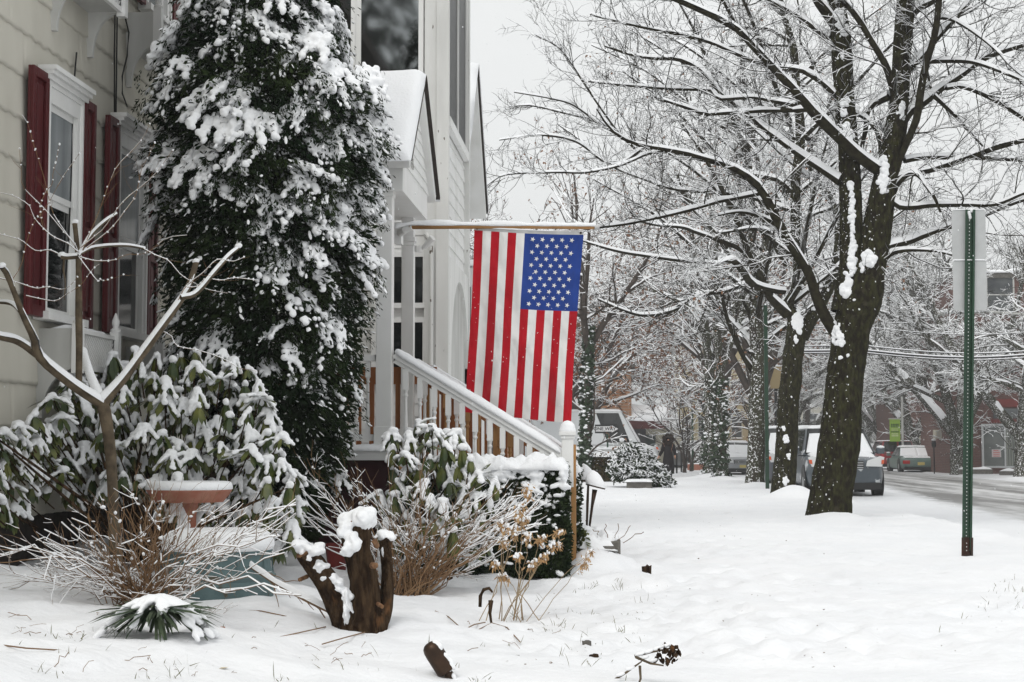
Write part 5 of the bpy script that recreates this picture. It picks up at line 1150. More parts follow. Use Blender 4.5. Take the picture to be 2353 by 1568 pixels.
# ---------------------------------------------------------------- big snowy conifer
def conifer():
    Yc = 10.8; b = P(590, 1100, Yc); gx, gy, gz = b[0], Yc, Zg(b[0], Yc)
    root = thing('evergreen_tree', 'tall dark arborvitae loaded with snow between the shuttered house and the porch', 'tree', (gx, gy, gz))
    rg = np.random.RandomState(31); s = Yc / F_PX
    # outline from the photograph: (y, left x, right x)
    prof = [(-900, 560, 580), (-500, 480, 690), (-200, 420, 740), (0, 385, 790), (90, 350, 790), (160, 320, 830), (200, 305, 905), (300, 312, 903), (380, 305, 915), (450, 322, 890), (560, 330, 895), (650, 345, 880), (760, 360, 860), (860, 390, 850), (950, 420, 835), (1040, 470, 815), (1120, 520, 790), (1190, 560, 750)]
    py = np.array([a[0] for a in prof], float); xl = np.array([a[1] for a in prof], float); xr = np.array([a[2] for a in prof], float)
    zz = 1.15 + (1031 - py) * s
    def cxr(z):
        yy = 1031 - (z - 1.15) / s; l = np.interp(yy, py, xl); r = np.interp(yy, py, xr)
        return (gx + ((l + r) / 2 - 590) * s), (r - l) / 2 * s
    t = MB(); t.tube([(gx, gy, gz - .1), (gx - .02, gy, 2.5), (gx - .1, gy, 5.5), (gx - .08, gy, 6.6)], [.13, .10, .05, .01], 10); t.build('trunk', M['bark'], root)
    # boughs: flattened drooping fans on the shell
    C0, D, Nn, L, W = [], [], [], [], []; SC, SD, SS = [], [], []
    nb = 1500
    def bough(z, an, rr, bl, snowy, big):
        cx, r = cxr(z); out = np.array([math.cos(an), math.sin(an), 0]); tip = np.array([cx, gy, z]) + out * np.array([rr, rr * .95, 0])
        d = unit(out + [rg.normal() * .35, rg.normal() * .35, rg.uniform(-.95, -.15)]); side = unit(np.cross(d, [0, 0, 1])); st = tip - d * bl
        n = int(135 * bl / .27 * big); u = rg.rand(n); w = (rg.rand(n) * 2 - 1) * (.17 * bl / .27) * (1 - .5 * u) * big
        c = st + d * (u * bl)[:, None] + side * w[:, None] + rg.normal(size=(n, 3)) * [.010, .010, .022] - np.array([0, 0, 1]) * (u * u * .09 + np.abs(w) * .30 + .012 * snowy)[:, None]
        dd = d + side * (w * 5)[:, None] + rg.normal(size=(n, 3)) * .28 + [0, 0, -.25]
        C0.append(c); D.append(dd); Nn.append(np.tile(np.cross(side, d), (n, 1)) + rg.normal(size=(n, 3)) * .5); ll = rg.uniform(.022, .050, n); L.append(ll); W.append(ll * rg.uniform(.16, .26, n))
        if snowy:
            nf = rg.randint(3, 7)          # drooping fingers of snow
            for q in range(nf):
                w0 = (q - (nf - 1) / 2) / nf * .30 * big * bl / .27 + rg.normal() * .012; e = rg.uniform(.65, 1.12); a0 = rg.uniform(.1, .35); m = rg.randint(7, 11)
                for a in np.linspace(a0, e, m):
                    ww = w0 * (.45 + .55 * a); p = st + d * a * bl + side * (ww + rg.normal() * .006) + np.array([0, 0, .014 - a * a * .09 - abs(ww) * .30 + rg.normal() * .006])
                    SC.append(p); SD.append(unit(d + side * ww * 7 + [0, 0, -.5 * a])); th = rg.uniform(.55, 1.35) * (1.15 - .6 * abs(a - .45))
                    SS.append([.034 * th * big, .027 * th * big, .022 * th * big])
    for k in range(nb):
        z = gz + .25 + (6.4 - gz) * rg.rand(); an = rg.rand() * 2 * PI
        if math.sin(an) > .3 and rg.rand() < .5: an = -an
        cx, r = cxr(z); deep = rg.uniform(.6, 1.0); lump = 1 + .10 * vn(an * 2.5, z * 2.2, seed=8)
        hi = sstep(1.3, 2.6, z); yy = 1031 - (z - 1.15) / s; tx = cx + r * math.cos(an); pr = .20 + .12 * hi
        if 470 < yy < 760 and tx < gx + .2: pr *= .25
        bough(z, an, r * deep * lump, rg.uniform(.16, .34) * (0.7 + .6 * min(r, .8)), rg.rand() < pr * (deep > .75), rg.uniform(.5, .9))
    # big loaded boughs standing out of the crown
    for k in range(420):
        z = 1.3 + 4.9 * rg.rand() ** .8; an = rg.rand() * 2 * PI
        if math.sin(an) > 0 and rg.rand() < .25: an = -an
        cx, r = cxr(z); yy = 1031 - (z - 1.15) / s; tx = (cx + r * math.cos(an) - gx) / s + 590
        hi = sstep(2.0, 3.0, z)
        if rg.rand() > .30 + .7 * hi: continue
        if 480 < yy < 780 and tx < 650 and math.sin(an) < .3 and rg.rand() < .85: continue
        if vn(an * 2.2, z * 2.6, seed=12) < -.25: continue
        bough(z, an, r * rg.uniform(.86, 1.05 - .09 * max(0, math.cos(an))), rg.uniform(.20, .38) * (.75 + .35 * hi), True, rg.uniform(.7, 1.25) * (.6 + .5 * hi))
    # inner filler
    n = 60000; z = gz + .15 + (6.3 - gz) * rg.rand(n); an = rg.rand(n) * 2 * PI; cx, r = cxr(z); q = r * rg.uniform(.35, .86, n)
    c = np.stack([cx + q * np.cos(an), gy + q * np.sin(an), z], 1)
    C0.append(c); D.append(np.stack([np.cos(an), np.sin(an), -.6 + 0 * an], 1) + rg.normal(size=(n, 3)) * .5); Nn.append(rg.normal(size=(n, 3))); L.append(rg.uniform(.05, .09, n)); W.append(rg.uniform(.012, .022, n))
    C0, D, Nn, L, W = [np.concatenate(a) for a in (C0, D, Nn, L, W)]
    # each spray: a forked scale leaf
    ol = ((0, 0), (0.3, 0.25), (0.7, 0.62), (1, 0), (0.7, -0.62), (0.3, -0.25))
    v, f = leaves(C0, D, Nn, L, W, ol, .25); np_obj('crown', v, f, M['conifer'], root)
    # side sprays make the feathery outline
    k = rg.rand(len(C0)) < .55; S = unit(np.cross(unit(D[k]), Nn[k])); sg = np.where(rg.rand(k.sum()) < .5, 1, -1)[:, None]
    v, f = leaves(C0[k], unit(D[k]) + S * sg * .9, Nn[k], L[k] * .8, W[k] * .8, ol, .2); np_obj('crown', v, f, M['conifer'], root)
    # light dusting: thin flakes on the upper sprays
    n = len(C0); z = C0[:, 2]; pr = .035 + .03 * sstep(1.5, 3, z); k = (rg.rand(n) < pr) & (np.arange(n) < n - 60000)
    Dk = unit(D[k]); Dk[:, 2] = np.clip(Dk[:, 2], -.8, .3)
    v, f = blobs(C0[k] + Dk * (L[k] * .5)[:, None] + [0, 0, .005], Dk, np.stack([L[k] * rg.uniform(.3, .9, k.sum()), L[k] * .25, L[k] * .14], 1)); np_obj('dusting', v, f, M['snow_small'], root, True)
    snow_blobs('snow', SC, SD, SS, .008, root, rough=.015, rsc=24)
    copy_tree(root, 'evergreen_tree', 'snowy evergreen mirrored in the big upstairs window of the white house', (-6.2, -9.0, 0.2), 1.1, 2.6)
    return root

# ---------------------------------------------------------------- rhododendrons
def rhodo(label, whorls, base, seed, stems=9, leafL=.12, keep=None):
    rg = np.random.RandomState(seed)
    root = thing('rhododendron', label, 'shrub', tuple(base), 'rhododendron shrubs in the yard')
    C0, D, Nn, L, W = [], [], [], [], []; SC, SD, SS = [], [], []
    st = MB(); base = np.array(base)
    for (c, big) in whorls:
        n = rg.randint(7, 12); hang = rg.uniform(.2, 2.4); ph = rg.rand() * 6; tx, ty = rg.normal(size=2) * .35; cov = rg.uniform(.15, .95)
        for k in range(n):
            a = ph + 2 * PI * k / n + rg.normal() * .15; o = np.array([math.cos(a), math.sin(a), 0]); hg = hang + rg.normal() * .3 + tx * o[0] + ty * o[1]
            d = unit(o + [0, 0, -hg]); ll = leafL * rg.uniform(.75, 1.15) * big; s0 = c + o * .012
            C0.append(s0); D.append(d); Nn.append(unit(o * hg + [0, 0, 1])); L.append(ll); W.append(ll * rg.uniform(.26, .34))
            if rg.rand() < cov * math.exp(-.8 * max(0, hg - 1.3)):
                fr = rg.uniform(.3, .9)
                for q in np.linspace(.1, fr, 4):
                    SC.append(s0 + d * q * ll - np.array([0, 0, .28 * ll * q * q]) + unit(o * hg + [0, 0, 1]) * .008); SD.append(d + [0, 0, -.3 * q]); SS.append([ll * .20, ll * .155 * rg.uniform(.7, 1.25), .012 * rg.uniform(.6, 1.6)])
        SC.append(c + [0, 0, .012]); SD.append([1, 0, 0]); SS.append([.038 * big * (.4 + .8 * cov), .036 * big * (.4 + .8 * cov), .026])
    C0, D, Nn = map(np.array, (C0, D, Nn)); L = np.array(L); W = np.array(W)
    ol = ((0, 0), (0.3, 0.42), (0.7, 0.5), (1, 0), (0.7, -0.5), (0.3, -0.42))
    # two-part leaves with a curl: near half and far half
    v, f = leaves(C0, D, Nn, L, W, ol, .28); np_obj('foliage', v, f, M['rhodo'], root, False)
    for k in range(stems):
        i = rg.randint(len(whorls)); c = whorls[i][0]; mid = (base + c) / 2 + rg.normal(size=3) * .08
        st.tube([base + rg.normal(size=3) * [.12, .08, 0], mid, c], [.016, .011, .005], 6)
    for (c, b) in whorls:
        dd = unit(unit(base + [0, 0, .3] - c) + [0, .4, -.9]); st.tube([c + [0, 0, .012], c + dd * .08, c + dd * .2 + [0, .03, 0]], [.0035, .004, .005], 5)
    st.build('stem', M['stump_bark'], root)
    snow_blobs('snow', SC, SD, SS, .007, root, rough=.006, rsc=38)
    return root
def whorl_field(rg, outline, n, Yr, prof_y, dense=1.0, mind=26):
    """whorls spread through a bush volume given by its outline polygon in the photograph"""
    from math import inf
    P_ = np.array(outline, float); x0, y0 = P_.min(0); x1, y1 = P_.max(0); out = []; pts = []
    def inside(x, y):
        c = False; j = len(P_) - 1
        for i in range(len(P_)):
            if (P_[i, 1] > y) != (P_[j, 1] > y) and x < (P_[j, 0] - P_[i, 0]) * (y - P_[i, 1]) / (P_[j, 1] - P_[i, 1]) + P_[i, 0]: c = not c
            j = i
        return c
    tries = 0
    while len(out) < n and tries < n * 60:
        tries += 1; x, y = rg.uniform(x0, x1), rg.uniform(y0, y1)
        if not inside(x, y): continue
        if any((x - a) ** 2 + (y - b) ** 2 < mind ** 2 for a, b in pts[-200:]): continue
        pts.append((x, y)); f = (y - y0) / (y1 - y0)
        Y = Yr[1] + (Yr[0] - Yr[1]) * (0.25 + .75 * math.sin(min(1, f * 1.1) * PI * .6)) + rg.normal() * .16
        Y = min(Y, 12137 / (1420 - x) - .05)
        out.append((P(x, y, Y), rg.uniform(.75, 1.25)))
    m = len(out)
    for k in range(int(m * .8 * dense)):     # a second layer behind
        x, y = pts[rg.randint(m)]; x += rg.normal() * 18; y += rg.normal() * 14
        if inside(x, y): out.append((P(x, y, min(Yr[1] + rg.uniform(.0, .35), 12137 / (1420 - x))), rg.uniform(.8, 1.1)))
    return out
def rhododendrons():
    rg = np.random.RandomState(41)
    o1 = [(-60, 1010), (60, 960), (150, 880), (240, 820), (310, 800), (420, 815), (470, 790), (570, 830), (600, 900), (655, 985), (670, 1060), (690, 1120), (672, 1180), (610, 1200), (560, 1235), (380, 1190), (330, 1100), (200, 1130), (100, 1110), (30, 1180), (-60, 1160)]
    w = whorl_field(rg, o1, 165, (9.5, 10.2), None, .75, 29)
    o1b = [(600, 1150), (680, 1130), (690, 1200), (675, 1265), (640, 1290), (610, 1250)]
    w += whorl_field(rg, o1b, 12, (9.6, 10.0), None, .5, 24)
    b = P(330, 1250, 9.4); rhodo('broad rhododendron with drooping snow-capped leaves under the shuttered windows', w, (b[0], 9.5, Zg(b[0], 9.5)), 42, 26)
    o2 = [(890, 1000), (950, 965), (1050, 990), (1075, 1020), (1085, 1060), (1140, 1085), (1145, 1130), (1100, 1160), (1130, 1200), (1120, 1270), (1050, 1290), (960, 1230), (880, 1240), (860, 1150), (900, 1080)]
    w = whorl_field(rg, o2, 50, (10.6, 11.2), None, .7, 29)
    b = P(1000, 1300, 11.1); rhodo('smaller rhododendron with drooping leaves in front of the steps and hedge', w, (b[0], 11.1, Zg(b[0], 11.1)), 43, 12, .128)

# ---------------------------------------------------------------- clipped hedge
def hedge_box(name, label, c0, c1, zt, n, leafsize, snow_th, m, seed, group=None, cat='hedge', sides_snow=.05):
    rg = np.random.RandomState(seed); x0, y0 = c0; x1, y1 = c1; zb = Zg((x0 + x1) / 2, y0)
    root = thing(name, label, cat, ((x0 + x1) / 2, (y0 + y1) / 2, zb), group)
    v0 = np.array([x0, y0, zb]); sz = np.array([x1 - x0, y1 - y0, zt - zb]); c = rg.rand(n, 3)
    fa = rg.rand(n); c[fa < .45, 1] *= .12; k = (fa > .45) & (fa < .6); c[k, 0] = 1 - c[k, 0] * .08; k = (fa > .6) & (fa < .8); c[k, 2] = 1 - c[k, 2] * .08; k = (fa > .8) & (fa < .9); c[k, 0] *= .08
    c = v0 + c * sz; c += .035 * np.stack([vn(c[:, 0] * 4, c[:, 1] * 4, c[:, 2] * 4, s) for s in (1, 2, 3)], 1)
    D = rg.normal(size=(n, 3)) + [0, -.5, .2]; v, f = leaves(c, D, rg.normal(size=(n, 3)), leafsize, leafsize * .35)
    np_obj('foliage', v, f, m, root)
    k = MB(); k.box((x0 + .06, y0 + .08, zb - .05), (x1 - .06, y1 - .04, zt - .06)); k.build('inner_core', M['shingle_dark'], root)  # solid dark block filling the middle of the foliage
    snow_patch('snow', [(x0 - .02, y0 - .04, zt - .03), (x1 + .02, y0 - .04, zt - .03), (x1 + .02, y1, zt - .03), (x0 - .02, y1, zt - .03)], snow_th, root, 110, 40, seed, .55, .07)
    q = int(n * sides_snow); i = rg.randint(n, size=q); i = i[(c[i, 1] < y0 + .15 * sz[1]) | (c[i, 0] > x1 - .1)]
    top = (c[i, 2] - zb) / sz[2]; i = i[rg.rand(len(i)) < .15 + .85 * top ** 2]
    v, f = blobs(c[i] + [0, -.01, .01], rg.normal(size=(len(i), 3)) * [1, 1, .4], rg.uniform(.010, .032, (len(i), 3)) * [1.4, 1, .7]); np_obj('clinging_snow', v, f, M['snow_small'], root, True)
    if snow_th > .07 and y0 < 20:
        SC, SD, SS = [], [], []
        for k in range(150):
            x = rg.uniform(x0, x1); dz = abs(rg.normal()) * .09; w = rg.uniform(.02, .05)
            if vn(x * 6, dz * 4, seed=5) < -.1: continue
            SC.append([x, y0 - .015 + .03 * rg.rand(), zt + .0 - dz]); SD.append([1, 0, rg.normal() * .3]); SS.append([w * 1.3, w * .8, w * .7])
        for k in range(40): SC.append([x1 - .02, rg.uniform(y0, y1), zt - abs(rg.normal()) * .08]); SD.append([0, 1, 0]); SS.append([.05, .035, .03])
        for k in range(14): SC.append([rg.uniform(x0, x1), y0 - .01, zb + (zt - zb) * rg.uniform(.3, .8)]); SD.append([1, 0, 0]); SS.append([rg.uniform(.02, .05), .02, .015])
        snow_blobs('draped_snow', SC, SD, SS, .010, root, rough=.012, rsc=26)
    return root

# ---------------------------------------------------------------- shrubs of bare stems
def bent(a, b, sag, n=6, rg=rs, wob=.01):
    a = np.array(a, float); b = np.array(b, float); t = np.linspace(0, 1, n)[:, None]
    p = a * (1 - t) + b * t; p[:, 2] += (np.sin(t[:, 0] * PI) * sag); p[1:-1] += rg.normal(size=(n - 2, 3)) * wob; return p
def twig_shrub(name, label, base, stems, seed, m, r0=.006, levels=True, snow=.0025, rr_top=.45, grp=None, dens=5.0, cat='shrub', fluff=0, lowdens=1.0):
    """stems: list of (tip point, sag). makes arching canes with side twigs, snow lying on the flatter ones"""
    rg = np.random.RandomState(seed); root = thing(name, label, cat, tuple(base), grp); K = 8
    Pp, R = [], []
    for tip, sag, r in stems:
        b = np.array(base) + rg.normal(size=3) * [.07, .07, 0]; b[2] = Zg(b[0], b[1]) - .02
        Pp.append(bent(b, tip, sag, K, rg, .022)); R.append(np.linspace(r, r * rr_top, K))
    Pp = np.array(Pp); R = np.array(R); Vs, Fs, Sv, Sf = [], [], [], []
    def put(A, B, v, f): B.append(f + sum(len(x) for x in A)); A.append(v)
    v, f = tubes(Pp, R, 5); put(Vs, Fs, v, f); v, f = caps(Pp, R, snow * 1.3, .7, 5, 3, .6, slope=(.55, .95), fall=.35); put(Sv, Sf, v, f)
    P1, R1 = grow(rg, Pp, R, dens * .55, (.15, .4), .6, .0018, .5, 5, .10, .05, tmin=.3); v, f = tubes(P1, R1, 3); put(Vs, Fs, v, f); v, f = caps(P1, R1, snow * .6, .5, 3, 4, .6, slope=(.5, .9), fall=.0); put(Sv, Sf, v, f)
    P2, R2 = grow(rg, P1, R1, dens, (.05, .16), .7, .0013, .7, 4, .12, .03); v, f = tubes(P2, R2, 3); put(Vs, Fs, v, f); v, f = caps(P2, R2, snow * .5, .5, 3, 5, .6, slope=(.5, .9), fall=-.1); put(Sv, Sf, v, f)
    np_obj('stems', np.concatenate(Vs), np.concatenate(Fs), m, root)
    # little lumps caught in the forks
    n = int(len(P1) * .5); i = rg.randint(len(P1), size=n); c = P1[i, 0] + [0, 0, .004]
    v, f = blobs(c, rg.normal(size=(n, 3)) * [1, 1, .5], rg.uniform(.003, .010, (n, 3)) * [1.6, 1, 1]); f = f + sum(len(x) for x in Sv); 
    Sv.append(v); SF4 = np.concatenate(Sf); tri = f; V = np.concatenate(Sv)
    np_obj('snow', V[:len(V) - len(v)], SF4, M['snow_small'], root, True); np_obj('fork_snow', v, tri - (len(V) - len(v)), M['snow_small'], root, True)
    return root
def shrubs():
    rg = np.random.RandomState(51)
    b = G(335, 1400); stems = []
    for k in range(135):       # big twiggy bush at left
        x = 335 + rg.normal() * (120 if k % 3 else 230); x = min(max(x, -90), 680); y = 1120 + abs(x - 350) * .42 + rg.uniform(-20, 140 if k % 3 else 230)
        if x > 500: y = rg.uniform(1140, 1290)
        Y = b[1] + rg.uniform(-.4, .3); stems.append((P(x, y, Y), rg.uniform(-.02, .05), rg.uniform(.0022, .0042)))
    for k in range(16):       # low arching canes
        x = rg.choice([rg.uniform(-80, 180), rg.uniform(-80, 180), rg.uniform(480, 720)]); y = rg.uniform(1230, 1440); Y = b[1] + rg.uniform(-1.0, .2)
        stems.append((P(x, y, Y), rg.uniform(.05, .16), rg.uniform(.003, .005)))
    twig_shrub('bare_shrub', 'wide spray of bare brown twigs with snow in its forks before the tub', b, stems, 52, M['twig_brown'], dens=5.5, grp='bare twiggy shrubs in the yard')
    b = G(905, 1385); b = np.array([b[0], b[1] + .55, Zg(b[0], b[1] + .55)]); stems = []
    for k in range(85):
        x = rg.uniform(900, 1250); y = 1340 - (x - 880) * .45 + rg.uniform(-150, 60); y = max(y, 1110 + rg.uniform(0, 60)); Y = b[1] + rg.uniform(-.1, 1.3)
        stems.append((P(x, y, Y), rg.uniform(-.02, .10), rg.uniform(.003, .006)))
    for k in range(48):
        x = rg.uniform(680, 1000); y = rg.uniform(1040, 1260) ; stems.append((P(x, y, b[1] + rg.uniform(.0, .6)), rg.uniform(0, .06), rg.uniform(.0025, .004)))
    twig_shrub('bare_shrub', 'fountain of snowy twigs leaning right behind the sawn stump', b, stems, 53, M['twig_brown'], dens=6.5, snow=.004, grp='bare twiggy shrubs in the yard')
    # long fallen canes in front of the tub
    r = thing('cane', 'long snowy cane lying from beside the tub towards the stump', 'branch', tuple(G(700, 1395)), 'fallen canes')
    pts = [P(497, 1226, 8.7), P(560, 1290, 8.5), P(650, 1350, 8.2), P(745, 1400, 8.0), P(775, 1412, 7.95)]
    A, Rr = resample(pts, [.006, .009, .010, .010, .008], 20); v, f = tubes(A[None], Rr[None], 6); np_obj('branch', v, f, M['twig_brown'], r)
    v, f = caps(A[None], Rr[None], .012, 1, 5, 2, .4, fall=.8); np_obj('snow', v, f, M['snow_small'], r, True)
    P1, R1 = grow(rg, A[None], Rr[None], 14, (.12, .3), .5, .0018, .6, 5, .12, -.08); v, f = tubes(P1, R1, 3); np_obj('branch', v, f, M['twig_brown'], r)
    # dried flower stalks
    b = G(1135, 1425); root = thing('dried_flowers', 'tall dry straw-coloured flower stalks with fluffy heads in front of the hedge', 'dry plant', tuple(b))
    Pp, R, HC, HD = [], [], [], []
    heads = [(1212, 1115), (1200, 1160), (1155, 1200), (1160, 1240), (1215, 1225), (1245, 1230), (1190, 1275), (1225, 1290), (1255, 1270), (1290, 1215), (1135, 1290), (1150, 1320), (1285, 1245), (1180, 1215), (1208, 1190)]
    for x, y in heads:
        Y = b[1] + rg.uniform(-.1, .6); tip = P(x, y, Y); bb = b + rg.normal(size=3) * [.06, .06, 0] + [rg.uniform(0, .15), 0, 0]; Pp.append(bent(bb, tip, rg.uniform(-.02, .05), 8, rg, .008)); R.append(np.linspace(.0032, .0015, 8))
        n = 60; t = rg.rand(n) ** 1.3; ln = rg.uniform(.10, .18); c = tip + (Pp[-1][-2] - tip) * (t * ln / .12)[:, None] * .7 + rg.normal(size=(n, 3)) * [.014, .014, .006]; HC.append(c); HD.append(rg.normal(size=(n, 3)) * [.6, .6, .5] + [0, 0, -.9])
    for (x0, y0, x1, y1) in [(1365, 1262, 1210, 1430), (1350, 1290, 1240, 1425)]:
        tip = P(x1, y1, 8.9); q = P(x0, y0, 9.4); Pp.append(bent(G(x1, y1), q, .02, 8, rg, .006)); R.append(np.linspace(.003, .0015, 8)); n = 40; t = rg.rand(n)
        HC.append(q + (Pp[-1][-2] - q) * (t * 1.3)[:, None] + rg.normal(size=(n, 3)) * .012); HD.append(rg.normal(size=(n, 3)) * .5 + [0, 0, -.8])
    v, f = tubes(np.array(Pp), np.array(R), 4); np_obj('stalks', v, f, M['dry_stem'], root)
    c = np.concatenate(HC); d = np.concatenate(HD); n = len(c); v, f = leaves(c, d, rg.normal(size=(n, 3)), rg.uniform(.018, .042, n), rg.uniform(.005, .011, n)); np_obj('flower_heads', v, f, M['dry_flower'], root)
    k = rg.rand(n) < .16; v, f = blobs(c[k] + [0, 0, .004], rg.normal(size=(k.sum(), 3)) * [.4, .4, 1], rg.uniform(.004, .010, (k.sum(), 3)) * [1.6, 1, 1]); np_obj('snow', v, f, M['snow_small'], root, True)
    # yucca-like plant flattened by snow
    b = G(360, 1480); root = thing('strappy_plant', 'low strap-leaved plant weighed down by a mound of snow in the left foreground', 'plant', tuple(b)); n = 150
    c0 = []; dd = []; LL = []
    for k in range(n):
        a = rg.rand() * 2 * PI; o = np.array([math.cos(a), math.sin(a) * .8, rg.uniform(-.45, .45)]); c0.append(np.array(b) + o * [.05, .05, 0] + [0, 0, .14]); dd.append(o); LL.append(rg.uniform(.12, .26))
    ol = ((0, 0), (0.2, 0.5), (0.75, 0.4), (1, 0), (0.75, -0.4), (0.2, -0.5)); v, f = leaves(c0, dd, np.tile([0, 0, 1.0], (n, 1)) + rg.normal(size=(n, 3)) * .3, np.array(LL), .016, ol, .35); np_obj('foliage', v, f, M['yucca'], root)
    SC, SD, SS = [], [], []
    for k in range(46):
        a = rg.rand() * 2 * PI; fr = rg.uniform(.25, .95)
        for q in np.linspace(.1, fr, 5):
            SC.append(np.array(b) + np.array([math.cos(a) * .27 * q, math.sin(a) * .19 * q, .19 - .18 * q * q])); SD.append([math.cos(a), math.sin(a), -.9 * q]); SS.append([.035, .017 * rg.uniform(.7, 1.2), .016])
    snow_blobs('snow', SC, SD, SS, .007, root, rough=.004, rsc=40)

# ---------------------------------------------------------------- pruned little tree in the foreground
def pruned_tree():
    Y0 = 8.35; b = P(262, 1190, Y0); g = Zg(b[0], Y0)
    root = thing('pruned_tree', 'small hard-pruned tree with snow along its forked limbs in front of the shuttered house', 'tree', (b[0], Y0, g))
    def T(px, rad, dy=0): return [P(x, y, Y0 + dy * k / max(1, len(px) - 1)) for k, (x, y) in enumerate(px)], [r * Y0 / F_PX for r in rad]
    L = [(*T([(268, 1330), (262, 1190), (258, 1100), (250, 1010), (240, 950), (232, 925)], [18, 16, 15, 15, 17, 17]), True),
         (*T([(234, 930), (160, 880), (90, 820), (78, 780), (55, 730), (20, 640), (4, 615)], [15, 13.5, 12, 9, 8, 7.5, 6], -.5), False),
         (*T([(85, 815), (40, 785), (0, 775), (-60, 760)], [11, 10, 9, 7], -.3), False),
         (*T([(54, 725), (30, 700), (0, 695), (-40, 700)], [6, 6, 5, 4], .2), False),
         (*T([(236, 925), (300, 850), (380, 740), (430, 665), (450, 605)], [15, 12, 11, 9, 7.5], .3), False),
         (*T([(415, 685), (450, 675), (490, 630), (525, 590), (548, 570)], [7, 6, 5.5, 4.5, 3.2], .2), False),
         (*T([(230, 920), (205, 860), (190, 810)], [13, 10.5, 10], .25), False),
         (*T([(181, 900), (182, 800), (181, 700), (180, 600), (172, 515)], [9, 9, 9, 8.5, 7], .15), False),
         (*T([(180, 585), (215, 570), (285, 565), (333, 572)], [5, 4, 3.5, 2.5], .3), False), (*T([(180, 590), (205, 545), (240, 510), (268, 492)], [5, 4.5, 4, 3], .2), False),
         (*T([(180, 590), (155, 592), (142, 590)], [6, 6, 7], .0), False), (*T([(148, 592), (146, 620), (150, 650), (148, 690)], [3, 2.5, 2, 1.4], .0), False)]
    rg = np.random.RandomState(61); K = 18; Pt, Rt = [], []
    for p, r, t in L:
        a, c = resample(p, r, K); Pt.append(a); Rt.append(c)
    Pt = np.array(Pt); Rt = np.array(Rt)
    Rt = Rt * .88; v, f = tubes(Pt[:1], Rt[:1], 14, .16); np_obj('trunk', v, f, M['bark_brown'], root, True); v, f = tubes(Pt[1:], Rt[1:], 10, .16); np_obj('limbs', v, f, M['bark_brown'], root, True)
    v, f = caps(Pt, Rt, .006, .30, 9, 3, .4, slope=(.35, .7), fall=.85); np_obj('snow', v, f, M['snow'], root, True)
    # sawn ends
    e = MB()
    for i in (4, 6, 7): d = unit(Pt[i][-1] - Pt[i][-2]); e.tube([Pt[i][-1] - d * .002, Pt[i][-1] + d * .003], Rt[i][-1] * 1.03, 10)
    e.build('cut_end', M['cut_wood'], root)
    v, f = blobs([Pt[i][-1] + [0, 0, .012] for i in (1, 4, 5, 6, 7, 10)], [[1, 0, .2]] * 6, [[.022, .02, .015]] * 6); np_obj('end_snow', v, f, M['snow'], root, True)
    # thin watersprouts
    sp = []
    def W(pts, dy=0): sp.append(resample([P(x, y, Y0 + dy) for x, y in [pts[0]] + [((pts[i][0] + pts[i + 1][0]) / 2 * (j == 0) + pts[i + 1][0] * (j == 1) + rg.normal() * 5, (pts[i][1] + pts[i + 1][1]) / 2 * (j == 0) + pts[i + 1][1] * (j == 1) + rg.normal() * 5) for i in range(len(pts) - 1) for j in (0, 1)]], list(np.linspace(.0027, .001, 2 * len(pts) - 1)), 16))
    W([(172, 565), (120, 480), (80, 330), (40, 250)][:3] + [(52, 260)], .1); W([(180, 580), (120, 540), (60, 470), (0, 445)]); W([(185, 570), (240, 520), (330, 430), (400, 350)]); W([(190, 575), (260, 400), (330, 330), (345, 290)]); W([(30, 640), (60, 560), (110, 470), (180, 350)], -.2); W([(100, 530), (110, 440), (128, 400), (135, 330)]); W([(180, 580), (150, 530), (60, 430), (45, 350)], .1)
    W([(180, 590), (260, 600), (330, 580), (430, 540)]); W([(200, 570), (290, 480), (330, 400), (355, 330)]); W([(60, 680), (130, 690), (190, 660), (230, 600)]); W([(0, 640), (80, 660), (150, 665), (180, 640)]); W([(410, 690), (440, 640), (490, 600), (560, 590)]); W([(160, 590), (110, 580), (60, 560), (10, 540)]); W([(330, 572), (390, 600), (440, 650), (520, 680)], .2); W([(370, 760), (400, 790), (460, 810), (560, 850)], .2); W([(430, 660), (480, 650), (540, 640), (600, 645)], .1); W([(180, 590), (215, 640), (240, 650), (290, 630)])
    Pw = np.array([a for a, _ in sp]); Rw = np.array([b_ for _, b_ in sp]); v, f = tubes(Pw, Rw, 5)
    P1, R1 = grow(rg, Pw, Rw, 5, (.06, .25), .7, .0012, .6, 5, .1, .03); v1, f1 = tubes(P1, R1, 3); np_obj('sprouts', np.concatenate([v, v1]), np.concatenate([f, f1 + len(v)]), M['twig_brown'], root)
    v, f = caps(Pw, Rw, .0015, .5, 5, 3, .6, fall=.0)
    np_obj('sprout_snow', v, f, M['snow_small'], root, True)
    n = 260; i = rg.randint(len(Pw), size=n); j = rg.randint(1, 16, size=n); v, f = blobs(Pw[i, j] + rg.normal(size=(n, 3)) * .002 + [0, 0, .003], rg.normal(size=(n, 3)), rg.uniform(.003, .006, (n, 3))); np_obj('snow_beads', v, f, M['snow_small'], root, True)

